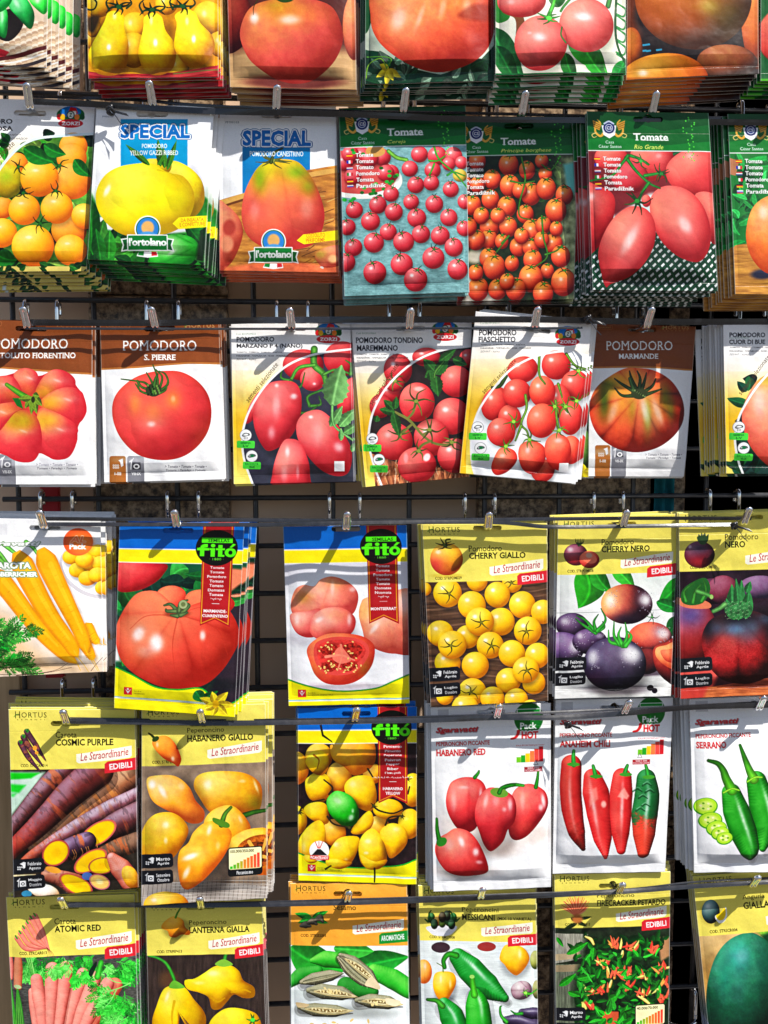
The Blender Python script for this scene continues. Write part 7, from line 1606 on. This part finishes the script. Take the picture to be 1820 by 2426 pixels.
slab('red_board', 93, 1120, 152, 1606, 0.020, 0.006, M_RED, 'narrow red board behind the hooks at the left end of the fourth row', 'board', 0.001)
# shop window at the right: dark pane in a dark frame
a = P(1580, -700, WY); d = P(2700, 3100, WY)
cx = (a.x+d.x)/2; hh = a.z-d.z
wr = empty('shop_window', (cx, WY, d.z)); tag(wr, 'dark shop window behind the right end of the grid', 'window')
v, f = box_geo(a.x-cx, d.x-cx, 0.012, 0.018, 0, hh); mesh_obj('window_pane', v, f, M_GLASS, wr)
v, f = box_geo(a.x-cx, a.x-cx+0.018, 0, 0.02, 0, hh, 0.002); mesh_obj('window_frame', v, f, M_GRID, wr)
# folded teal cloth seen beside the right pillar
tc0 = P(1556, 1112, 0.016); tc1 = P(1592, 1265, 0.016)
V, F = [], []
for i in range(13):
    for j in range(9):
        t = i/12; V.append((tc0.x+(tc1.x-tc0.x)*t, 0.018+0.004*math.sin(t*11), tc0.z+(tc1.z-tc0.z)*j/8))
for i in range(12):
    for j in range(8): F.append((i*9+j, i*9+j+1, (i+1)*9+j+1, (i+1)*9+j))
to = mesh_obj('teal_cloth', V, F, M_TEAL, smooth=True); sm = to.modifiers.new('thick', 'SOLIDIFY'); sm.thickness = 0.0012
tag(to, 'folded teal cloth hanging behind the grid below the green shouldered tomato packet', 'cloth')

# wire grid: bars measured on the plane of the grid
gz = [P(910, y, 0.0).z for y in (724, 1178, 1629)]
step = (gz[0]-gz[2])/8
gx = [P(600, 724, 0.0).x+k*(P(787, 724, 0.0).x-P(600, 724, 0.0).x) for k in range(-3, 10)]
gr = empty('wire_grid_panel', ((gx[0]+gx[-1])/2, 0, gz[1]-20*step))
tag(gr, 'dark painted wire grid panel that carries all the hooks', 'grid panel')
ox = gr.location.x; oz = gr.location.z
zt, zb = gz[1]+16*step, gz[1]-20*step
for k in range(-19, 15):
    z = gz[1]+k*step
    V, F = tube_geo([(gx[0]-ox-.012, 0, z-oz), (gx[-1]-ox+.012, 0, z-oz)], 0.0024, 10)
    mesh_obj('cross_wire', V, F, M_GRID, gr, True)
for x in gx:
    V, F = tube_geo([(x-ox, 0.0048, zb-oz), (x-ox, 0.0048, zt-oz)], 0.0024, 10)
    mesh_obj('upright_wire', V, F, M_GRID, gr, True)

# ------------------------------------------------------------------ chrome display hooks
TIP_Y, COR_Y = -0.058, -0.047
HOOKS = {2: [(71, 254), (362, 248), (655, 258), (956, 264), (1237, 270), (1545, 271), (1846, 276)],
         3: [(65, 775), (368, 775), (691, 777), (970, 777), (1267, 774), (1533, 774), (1838, 776)],
         4: [(104, 1249), (419, 1248), (821, 1252), (1157, 1252), (1476, 1247), (1763, 1240)],
         5: [(158, 1714), (480, 1712), (841, 1709), (1177, 1700), (1479, 1690), (1798, 1680)],
         6: [(154, 2151), (477, 2150), (823, 2136), (1139, 2128), (1466, 2116), (1783, 2100)],
         7: [(1655, 2480)]}
HOLDS = {2: ['round orange tomato', 'yellow ribbed tomato', 'pear shaped canestrino tomato', 'small cherry tomato', 'clustered orange tomato', 'long red tomato', 'orange tomato on board'],
         3: ['fluted tomato', 'single round tomato', 'plum tomato', 'vine tomato', 'date tomato', 'green shouldered tomato', 'pink oxheart tomato'],
         4: ['yellow carrot', 'big ribbed tomato', 'pale halved tomato', 'yellow cherry tomato', 'purple cherry tomato', 'black and red tomato'],
         5: ['purple carrot', 'large yellow pepper', 'piled yellow pepper', 'red wrinkled pepper', 'row of four long chilies', 'green chili'],
         6: ['pink carrot', 'lantern pepper', 'sesame pod', 'mixed pepper', 'chili bush', 'dark watermelon'],
         7: ['(none)']}
def hook_meshes(name, seed):
    """one bent wire: clipped over the grid at two points, run forward as a pair, joined at an upturned rounded tip"""
    r = 0.0019; g = 0.0017; hw = 0.0135
    up = 0.0208                                  # the grid bar sits this far above the prong
    L = COR_Y
    rg = random.Random(seed)
    tx = rg.uniform(-.0012, .0012)
    def side(s):
        return [(s*hw, -0.0052, 0.004), (s*hw, -0.0050, -0.0005), (s*hw*.90, -0.0085, -0.0015), (s*(g+.002), -0.015, -0.001), (s*g, -0.020, 0), (s*g, L+0.004, 0.0), (s*g, L-0.0005, 0.0012), (s*g+tx*.3, L-0.003, 0.0045), (s*g+tx, TIP_Y+0.001, 0.0125)]
    left = catmull(side(-1), 5); right = catmull(side(1), 5)
    tip = [(-g*.7+tx, TIP_Y, 0.0134), (tx, TIP_Y-.0003, 0.0139), (g*.7+tx, TIP_Y, 0.0134)]
    path = list(left)+[np.array(p) for p in tip]+list(right[::-1])
    prong = tube_geo(path, r, 10)
    clips = []
    for s in (-1, 1):
        x = s*hw
        cp = [(x, -0.0050, 0.0035), (x, -0.0052, 0.012), (x, -0.0050, up+.001), (x, -0.0036, up+.0046), (x, 0, up+.0062), (x, .0036, up+.0046), (x, .0048, up), (x, .0048, up-.006)]
        clips.append(tube_geo([Vector(p) for p in catmull(cp, 5)], r, 10))
    return prong, clips
for row, hs in HOOKS.items():
    for i, (px, py) in enumerate(hs):
        c = P(px, py, COR_Y)
        h = empty('display_hook', (c.x, 0, c.z))
        if row == 7: tag(h, 'empty chrome hook at the bottom right edge below the other hooks', 'hook', 'chrome hooks on the grid')
        else: tag(h, 'chrome wire hook holding the %s packets' % HOLDS[row][i], 'hook', 'chrome hooks on the grid')
        pr, cl = hook_meshes('hook', row*10+i)
        mesh_obj('prong', pr[0], pr[1], M_CHROME, h, True)
        for q in cl: mesh_obj('clip', q[0], q[1], M_CHROME, h, True)

# ------------------------------------------------------------------ straps run along each row behind the upturned tips
def ribbon(name, pts, w, label, tw=None, y=-0.0470, th=0.0009):
    """pts: (px, py[, dy]) photo pixels read on the plane y; w: ribbon height in metres; tw: twist per point in degrees"""
    q = [P(p[0], p[1], y+(p[2] if len(p) > 2 else 0)) for p in pts]
    q = [Vector(v) for v in catmull(q, 10)]
    n = len(q)
    tws = np.interp(np.linspace(0, 1, n), np.linspace(0, 1, len(tw)), tw) if tw else [12]*n
    w *= 0.84
    o0 = q[0].copy(); V, F = [], []
    for i, p in enumerate(q):
        t = (q[min(i+1, n-1)]-q[max(i-1, 0)]).normalized()
        up = Vector((0, 0, 1)); s = t.cross(up).normalized(); up = s.cross(t).normalized()
        a = math.radians(22-min(tws[i], 54)*1.0+6*math.sin(i*.31+len(pts))); u2 = up*math.cos(a)+s*math.sin(a); s2 = s*math.cos(a)-up*math.sin(a)
        for du, ds in ((-.5, -.5), (-.5, .5), (0, .62), (.5, .5), (.5, -.5), (0, -.38)):
            V.append(p-o0+u2*du*w+s2*ds*th)
    m = 6
    for i in range(n-1):
        for k in range(m): F.append((i*m+k, i*m+(k+1) % m, (i+1)*m+(k+1) % m, (i+1)*m+k))
    F.append(tuple(range(m))); F.append(tuple((n-1)*m+k for k in range(m))[::-1])
    o = mesh_obj(name, V, F, M_STRAP); o.location = o0
    tag(o, label, 'strap', 'black straps along the rows'); return o
def knot(px, py, y, host):
    c = P(px, py, y)
    for k in range(2):
        V, F = tube_geo([Vector(p)*0.001 for p in catmull([(-3, -1, 1-k), (0, -3, 2), (3, -1, -1), (1, 1, -3), (-2, -2, -2+k*3), (2, -3, 3)], 5)], 0.0011, 8)
        ko = mesh_obj('knot', V, F, M_STRAP, host, True); ko.location = c-host.location; top = ko
    for dx, dz in ((.010, -.012), (.014, -.004)):
        V, F = [], []
        for i in range(6):
            t = i/5; V += [Vector((dx*t-.001, -.001-.002*t, dz*t+.0012)), Vector((dx*t+.001, -.001-.002*t*(1+t), dz*t-.0012))]
        for i in range(5): F.append((2*i, 2*i+1, 2*i+3, 2*i+2))
        e = mesh_obj('strap_end', V, F, M_STRAP, top)
        md = e.modifiers.new('thick', 'SOLIDIFY'); md.thickness = 0.0006
FR, BK = -0.0472, -0.0440
s = ribbon('strap', [(70, 240), (225, 247), (360, 256), (520, 264), (800, 270), (956, 276), (1110, 282), (1460, 286), (1850, 291)], .0056, 'broad black strap along the front of the second row', (10, 4, 30, 20, 0, 10, 5, 20, 10), FR)
ribbon('strap', [(60, 228, .003), (310, 236, .002), (480, 250), (760, 262), (1110, 268, .004), (1460, 276, .004), (1850, 281, .004)], .0030, 'thin black strap above the broad one in the second row', (60, 40, 20, 60, 50, 20), BK)
knot(262, 262, -.052, s)
s = ribbon('strap', [(64, 764), (368, 765), (560, 760), (691, 758), (970, 757), (1267, 757), (1533, 762), (1850, 762)], .0062, 'broad black strap along the front of the third row', (14, 6, 10, 30, 14, 4, 16, 10), BK)
ribbon('strap', [(60, 778), (368, 779), (691, 779), (970, 778), (1267, 778), (1380, 776)], .0022, 'thin black strap under the broad one in the third row', (30, 60, 20, 40), FR)
knot(1392, 757, -.050, s)
s = ribbon('strap', [(100, 1242), (419, 1243), (640, 1243), (821, 1239), (1157, 1237), (1300, 1248), (1476, 1247), (1740, 1243)], .0040, 'black strap along the front of the fourth row ending in a knot', (50, 66, 30, 60, 24, 70, 60), FR)
ribbon('strap', [(96, 1229), (419, 1231), (821, 1233), (1157, 1231), (1476, 1228), (1780, 1228)], .0036, 'second black strap behind the knotted one in the fourth row', (10, 50, 20, 40, 10, 20), BK)
knot(1738, 1245, -.052, s)
s = ribbon('strap', [(150, 1708), (480, 1713), (660, 1712), (841, 1709), (1020, 1706), (1177, 1700), (1330, 1700), (1479, 1690), (1640, 1676), (1850, 1670)], .0052, 'broad black strap along the fifth row rising to the right', (20, 80, 66, 60, 24, 60, 40, 14, 20), FR)
ribbon('strap', [(150, 1702), (480, 1706), (841, 1703), (1177, 1693), (1479, 1680), (1850, 1662)], .0026, 'thin black strap behind the broad one in the fifth row', (40, 10, 60, 20), BK)
knot(1345, 1716, -.052, s)
s = ribbon('strap', [(148, 2144), (300, 2144), (477, 2145), (823, 2139), (1139, 2128), (1466, 2113), (1640, 2100), (1850, 2088)], .0046, 'black strap along the front of the bottom row rising to the right', (70, 20, 74, 60, 20, 60, 76, 70), FR)
ribbon('strap', [(148, 2139), (477, 2140), (823, 2131), (1139, 2121), (1466, 2108), (1640, 2090), (1783, 2082), (1850, 2079)], .0020, 'thin black strap behind the front one in the bottom row', (40, 60, 20), BK)

# ------------------------------------------------------------------ seed packets
Z1, Z2, Z3 = (0, 0, 2.6758), (480, 0, 2.5922), (1100, 0, 2.3042)
Z4, Z5, Z6 = (0, 700, 2.6758), (520, 700, 2.6758), (1080, 700, 2.2419)
Z7, Z8, Z9 = (0, 1180, 2.5922), (640, 1180, 2.5136), (1260, 1180, 2.9625)
Z10, Z11, Z12 = (0, 1640, 2.4397), (660, 1640, 2.5136), (1280, 1640, 3.0722)
Z13, Z15, Z16, Z17, Z18 = (0, 2060, 1.8033), (0, 1820, 4.8794), (0, 2110, 4.8794), (680, 2090, 2.7197), (1290, 2060, 3.1302)
# art, zoom, corners TL TR BR BL (photo pixels), d = depth of the front behind the hook tips, tilt of the bottom edge,
# n = packets behind it, (sx, sy) = where the hindmost sticks out (photo pixels), what the front one shows
PACK = [
 ('green_pods', Z1, [(-185, -250), (118, -250), (110, 160), (-190, 142)], .016, .004, 5, (58, 36), 'green pods in a woven basket'),
 ('yellow_pears', Z1, [(203, -230), (516, -230), (518, 183), (209, 186)], .018, .004, 6, (20, 34), 'three yellow pear shaped tomatoes over red cloth'),
 ('red_tomato_board', Z2, [(533, -200), (838, -200), (845, 212), (545, 208)], .020, .004, 6, (16, 20), 'one large red tomato on a beige board'),
 ('orange_red_tomato', Z2, [(866, -215), (1170, -215), (1172, 192), (865, 199)], .016, .004, 6, (-14, 28), 'one huge orange red tomato above a small yellow flower'),
 ('two_pink_tomatoes', Z3, [(1173, -230), (1482, -230), (1483, 174), (1174, 177)], .010, .004, 7, (-4, 48), 'pink round tomatoes hanging on a green stem'),
 ('dark_orange_tomato', Z3, [(1486, -230), (1797, -230), (1797, 176), (1485, 188)], .014, .004, 7, (-24, 44), 'dark orange tomato above a second orange one'),
 ('scarlet_tomato_sliver', Z3, [(1803, -225), (2110, -225), (2110, 190), (1802, 192)], .016, .004, 6, (-30, 30), 'scarlet tomato cut off by the right edge in the top row'),
 ('orange_round', Z1, [(-75, 232), (226, 240), (206, 643), (-95, 645)], .022, .003, 6, (40, 38), 'many round orange tomatoes with green leaves'),
 ('yellow_ribbed', Z1, [(229, 250), (508, 250), (484, 628), (207, 615)], .017, .003, 7, (36, 36), 'one ribbed yellow tomato on white'),
 ('canestrino', Z2, [(520, 250), (796, 250), (804, 646), (520, 641)], .028, .003, 6, (8, 20), 'one pear shaped red tomato with green shoulders'),
 ('cherry_vine_tray', Z2, [(803, 256), (1103, 250), (1112, 693), (816, 702)], .024, .004, 6, (2, 15), 'scattered small red cherry tomatoes on blue grey'),
 ('orange_cluster', Z3, [(1075, 280), (1371, 275), (1360, 709), (1084, 714)], .030, .003, 4, (4, 8), 'hanging clusters of small orange tomatoes'),
 ('rio_grande', Z3, [(1390, 264), (1679, 267), (1701, 690), (1404, 687)], .010, .002, 9, (-38, 26), 'long red tomatoes over a green net'),
 ('orange_oxheart_board', Z3, [(1724, 270), (2020, 270), (2040, 700), (1742, 697)], .018, .005, 9, (-42, 30), 'one orange tomato on a wooden board under a green header'),
 ('fluted_tomato', Z4, [(-75, 757), (219, 765), (218, 1148), (-75, 1148)], .024, .003, 6, (20, -1), 'one deeply fluted red tomato seen from above'),
 ('round_tomato_white', Z4, [(237, 766), (519, 757), (531, 1136), (247, 1143)], .024, .003, 6, (16, 0), 'one plain round red tomato on white'),
 ('plum_tomatoes', Z5, [(547, 767), (830, 767), (839, 1141), (554, 1147)], .026, .003, 5, (10, 0), 'long plum tomatoes on dark grey under an orange arc'),
 ('vine_tomatoes_basket', Z5, [(831, 767), (1118, 762), (1112, 1129), (866, 1154)], .030, .003, 4, (-18, -10), 'round red vine tomatoes over a wicker basket'),
 ('date_tomatoes_white', Z6, [(1127, 738), (1402, 767), (1363, 1146), (1089, 1121)], .022, .003, 3, (16, -6), 'small oval tomatoes on white, tilted clockwise'),
 ('purple_aubergine', Z6, [(1112, 768), (1398, 768), (1395, 1131), (1113, 1131)], .033, .001, 0, (0, 0), 'a dark purple fruit and yellow flower, mostly hidden behind the tilted one'),
 ('green_shouldered_tomato', Z6, [(1384, 765), (1649, 774), (1622, 1130), (1357, 1128)], .042, .001, 1, (-4, 2), 'one red tomato with green streaked shoulders'),
 ('oxheart_tomato', Z6, [(1713, 766), (1995, 766), (2000, 1125), (1721, 1122)], .018, .004, 9, (-32, 0), 'smooth pink oxheart tomato cut off by the right edge'),
 ('yellow_carrots', Z7, [(-40, 1228), (238, 1232), (245, 1591), (-38, 1606)], .022, .0026, 7, (24, -10), 'yellow carrots beside a bowl of slices'),
 ('big_ribbed_tomato', Z7, [(283, 1246), (579, 1248), (557, 1699), (270, 1678)], .018, .0026, 5, (28, -14), 'one big ribbed red tomato with a yellow flower'),
 ('pale_tomatoes_half', Z8, [(671, 1248), (964, 1244), (971, 1667), (684, 1672)], .038, .001, 0, (0, 0), 'pale pink tomatoes with one cut in half'),
 ('yellow_cherries_wood', Z8, [(1000, 1243), (1296, 1240), (1299, 1661), (1020, 1675)], .0235, .0022, 5, (-10, -8), 'yellow cherry tomatoes on dark wood'),
 ('purple_cherries', Z9, [(1322, 1231), (1608, 1224), (1589, 1649), (1314, 1656)], .028, .0022, 5, (-6, -6), 'wet dark purple cherry tomatoes on white boards'),
 ('black_red_tomato', Z9, [(1608, 1216), (1905, 1210), (1900, 1642), (1612, 1656)], .0235, .0022, 5, (-12, -4), 'one black and red tomato with a green cap'),
 ('purple_carrots', Z15, [(20, 1681), (320, 1681), (328, 2104), (33, 2126)], .020, .0026, 6, (-2, -12), 'purple carrots with sliced yellow cores'),
 ('yellow_habanero', Z10, [(336, 1675), (629, 1668), (633, 2128), (335, 2146)], .018, .0026, 7, (18, -16), 'large yellow wrinkled peppers on grey cloth'),
 ('yellow_habanero_pile', Z11, [(705, 1678), (988, 1674), (987, 2096), (707, 2086)], .0356, .002, 2, (4, -4), 'a pile of yellow peppers with one green one'),
 ('red_habaneros', Z11, [(1020, 1676), (1305, 1666), (1306, 2103), (1027, 2112)], .0276, .0022, 4, (-12, -12), 'four wrinkled red peppers on white'),
 ('anaheim_chilies', Z12, [(1316, 1658), (1595, 1653), (1576, 2066), (1309, 2070)], .033, .0022, 3, (4, -6), 'a row of four long chilies, the last partly green'),
 ('green_serranos', Z12, [(1633, 1656), (1925, 1645), (1930, 2065), (1645, 2069)], .030, .004, 8, (-24, -10), 'two green chilies and cut green rings on white'),
 ('pink_carrots', Z16, [(14, 2126), (319, 2118), (331, 2542), (38, 2556)], .021, .003, 6, (14, -8), 'pink carrots with feathery green tops'),
 ('lantern_peppers', Z13, [(345, 2135), (621, 2127), (634, 2552), (355, 2558)], .022, .003, 5, (6, -8), 'yellow lantern shaped peppers on dark brown'),
 ('sesame_pods', Z17, [(688, 2093), (964, 2095), (972, 2522), (690, 2522)], .028, .003, 5, (2, -8), 'open brown sesame pods under an orange header'),
 ('mixed_peppers', Z17, [(991, 2098), (1269, 2105), (1277, 2527), (1002, 2527)], .026, .003, 5, (-4, -8), 'mixed green, yellow and purple peppers on white'),
 ('firecracker_chilies', Z18, [(1313, 2071), (1589, 2066), (1584, 2497), (1318, 2502)], .0274, .003, 5, (6, -8), 'a bush of small red and yellow chilies'),
 ('dark_watermelon', Z18, [(1641, 2077), (1945, 2050), (1985, 2472), (1684, 2497)], .026, .003, 4, (-8, -6), 'one dark green watermelon, tilted anticlockwise'),
]
NU = 300
HEAD_V = 0.118
def packet_rows(quad):
    """row positions: dense where the photo shows the packet, sparse where it runs out of the frame; always a row at the header and seal folds"""
    top = (quad[0][1]+quad[1][1])/2; bot = (quad[2][1]+quad[3][1])/2
    dv = 1.0/(NU*1.42)
    v = [0.0]
    while v[-1] < 1:
        y = top+(bot-top)*v[-1]
        v.append(v[-1]+(dv if -30 < y < 2460 else dv*5))
    v = np.array(v); v = v/v[-1]
    k1 = int(np.argmin(abs(v-HEAD_V))); k2 = int(np.argmin(abs(v-0.955)))
    return v, k1, k2
def packet_cols(quad):
    l = (quad[0][0]+quad[3][0])/2; r = (quad[1][0]+quad[2][0])/2
    du = 1.0/NU; u = [0.0]
    while u[-1] < 1:
        x = l+(r-l)*u[-1]; u.append(u[-1]+(du if -30 < x < 1850 else du*4))
    u = np.array(u); return u/u[-1]

def strip_mesh(name, co, col, r0, r1, keep, mat, back):
    """one part of a packet: the printed front of rows r0..r1, its cut edges and a paper back"""
    nr, nc = r1-r0+1, co.shape[1]
    idx = np.arange(nr*nc).reshape(nr, nc)
    a, b, c, d = idx[:-1, :-1], idx[1:, :-1], idx[1:, 1:], idx[:-1, 1:]
    q = np.stack([a, b, c, d], -1).reshape(-1, 4)
    if keep is not None: q = q[keep[r0:r1].reshape(-1)]
    pts = co[r0:r1+1].reshape(-1, 3)
    inks = col[r0:r1+1].reshape(-1, 3)
    # cut edge: border loop dropped back by the paper's thickness
    ring = np.concatenate([idx[0, :], idx[1:, -1], idx[-1, -2::-1], idx[-2:0:-1, 0]])
    m = len(ring); base = len(pts)
    rb = pts[ring].copy(); rb[:, 1] += 0.0009
    # a narrow step towards the inside closes the back without hiding the hanging hole
    side = np.stack([ring, np.roll(ring, -1), base+np.roll(np.arange(m), -1), base+np.arange(m)], -1)
    P3 = np.concatenate([pts, rb]); K3 = np.concatenate([inks, np.full((m, 3), 0.72)])
    Q = np.concatenate([q, side])
    me = bpy.data.meshes.new(name)
    me.vertices.add(len(P3)); me.vertices.foreach_set('co', P3.astype(np.float32).ravel())
    me.loops.add(len(Q)*4); me.loops.foreach_set('vertex_index', Q.astype(np.int32).ravel())
    me.polygons.add(len(Q)); me.polygons.foreach_set('loop_start', np.arange(0, len(Q)*4, 4, dtype=np.int32))
    sm = np.ones(len(Q), bool); sm[len(q):] = False
    me.polygons.foreach_set('use_smooth', sm)
    at = me.color_attributes.new('ink', 'BYTE_COLOR', 'POINT')
    rgba = np.ones((len(P3), 4), np.float32); rgba[:, :3] = K3
    at.data.foreach_set('color', rgba.ravel())
    me.materials.append(mat); me.update(calc_edges=True); me.validate()
    return me

def build_packet(name, zoom, quad, d, tilt, n, shift, what, seed):
    us = packet_cols(quad); vs, k1, k2 = packet_rows(quad)
    A = Art(quad, zoom, us, vs)
    ARTS[name](A)
    A.finish(seed)
    s = np.clip(A.img, 0, 1); s = np.where(s <= .04045, s/12.92, ((s+.055)/1.055)**2.4)*0.86
    yf = TIP_Y+d*.8
    tilt = tilt*3.4
    c4 = [np.array(P(*quad[0], yf)), np.array(P(*quad[1], yf)), np.array(P(*quad[2], yf-tilt)), np.array(P(*quad[3], yf-tilt))]
    U, V = np.meshgrid(us, vs); u3, v3 = U[..., None], V[..., None]
    co = c4[0]*(1-u3)*(1-v3)+c4[1]*u3*(1-v3)+c4[2]*u3*v3+c4[3]*(1-u3)*v3
    # filled pouch: swells between the header fold and the bottom seal, seeds heavy at the bottom; paper buckles a little
    x = 2*U-1; t = np.clip((V-HEAD_V)/(0.945-HEAD_V), 0, 1)
    rg = np.random.RandomState(seed)
    fat = (0.0040 if name in FAT else 0.0020)*(0.8+0.5*rg.rand())
    prof = np.clip(1-(np.abs(x)/.94)**4, 0, 1)**.75*(t**1.15*np.clip((1-t)/.075, 0, 1)**.8*1.15+.25*np.sin(np.pi*t))
    wob = ((fbm(U*2.3+seed*7.1, V*3.1+seed*3.3, 3)-.5)*0.0034+np.abs(fbm(U*4+V*2.5+seed*1.7, V*4-U*2+seed*5.3, 2)-.5)*0.0014)*np.clip(t*6, .35, 1)*np.clip((1-np.abs(x))*5, .25, 1)
    seal = (fbm(U*9+seed, V*3+5, 2)-.5)*0.0009*np.clip((V-.94)/.03, 0, 1)
    curl = 0.0022*(rg.rand()-.35)*np.clip((V-.80)/.2, 0, 1)**2*x*rg.choice([-1, 1])+0.0012*(rg.rand()-.5)*np.clip((.11-V)/.11, 0, 1)*x
    co[..., 1] -= fat*prof+wob+seal+curl
    # euro slot at the top: a long rounded slot with a round bump
    W = np.linalg.norm(c4[1]-c4[0]); H = np.linalg.norm(c4[3]-c4[0])
    cu, cv = HOLE.get(name, (.51, .026))
    uc = (U[:-1, :-1]+U[1:, 1:])/2; vc = (V[:-1, :-1]+V[1:, 1:])/2
    px = (uc-cu)*W; pz = (vc-cv)*H
    slot = np.hypot(np.maximum(np.abs(px)-.0105, 0), pz) < .0021
    bump = np.hypot(px, pz+.0008) < .0036
    keep = ~(slot | bump)
    base = (c4[2]+c4[3])/2
    co -= base
    root = empty('seed_packet', Vector(base))
    tag(root, 'seed packet showing '+what, 'seed packet', 'seed packets on the hooks')
    parts = []
    for pn, r0, r1, kp in (('header_flap', 0, k1, keep), ('pouch', k1, k2, None), ('bottom_seal', k2, len(vs)-1, None)):
        me = strip_mesh(pn, co, s, r0, r1, kp, M_PRINT, None)
        o = link(bpy.data.objects.new(pn, me)); o.parent = root; parts.append(o)
    bk = co[k1, 0], co[k1, -1], co[-1, -1], co[-1, 0]
    o = mesh_obj('paper_back', [(p[0]*.995, p[1]+.0012, p[2]) for p in bk], [(0, 1, 2, 3)], M_PAPER, root); parts.append(o)
    # the rest of the stack, each one a copy with copies of its parts
    if n:
        dx, dz = shift[0]*MPP, -shift[1]*MPP
        sp = min(0.0026, (-0.006-yf)/n)
        r2 = random.Random(seed)
        for k in range(1, n+1):
            f = (k+r2.uniform(-.35, .35))/n
            c = root.copy(); SC.collection.objects.link(c)
            c.location = Vector(base)+Vector((dx*f+r2.gauss(0, .0008), sp*(k+r2.uniform(-.2, .2)), dz*f+r2.gauss(0, .0009)))
            c.rotation_euler = (0, r2.gauss(0, .007), r2.gauss(0, .006))
            c['label'] = 'packet stacked behind the front one showing '+STK[name]
            c['group'] = 'packets stacked behind '+STK[name]
            for pt in parts:
                e = pt.copy(); SC.collection.objects.link(e); e.parent = c
    return root
FAT = {'yellow_pears', 'red_tomato_board', 'orange_red_tomato', 'two_pink_tomatoes', 'rio_grande', 'red_habaneros', 'anaheim_chilies', 'green_serranos', 'date_tomatoes_white'}
HOLE = {'date_tomatoes_white': (.53, .075), 'fluted_tomato': (.505, .045), 'round_tomato_white': (.5, .045), 'plum_tomatoes': (.5, .03), 'vine_tomatoes_basket': (.49, .036), 'green_shouldered_tomato': (.52, .03),
        'orange_round': (.49, .078), 'yellow_ribbed': (.475, .055), 'canestrino': (.49, .06), 'cherry_vine_tray': (.5, .06), 'orange_cluster': (.52, .05), 'rio_grande': (.5, .04),
        'yellow_carrots': (.525, .055), 'big_ribbed_tomato': (.47, .022), 'pale_tomatoes_half': (.505, .016), 'yellow_cherries_wood': (.52, .022), 'purple_cherries': (.53, .035), 'black_red_tomato': (.56, .03),
        'purple_carrots': (.45, .075), 'yellow_habanero': (.5, .09), 'yellow_habanero_pile': (.49, .034), 'red_habaneros': (.5, .036), 'anaheim_chilies': (.50, .05), 'green_serranos': (.52, .05),
        'pink_carrots': (.45, .06), 'lantern_peppers': (.47, .04), 'sesame_pods': (.49, .055), 'mixed_peppers': (.52, .055), 'firecracker_chilies': (.5, .068), 'dark_watermelon': (.49, .062)}
STK = {p[0]: ' '.join(p[7].replace(',', '').split()[:7]) for p in PACK}
for i, (name, zoom, quad, d, tilt, n, shift, what) in enumerate(PACK):
    build_packet(name, zoom, quad, d, tilt, n, shift, what, i+3)
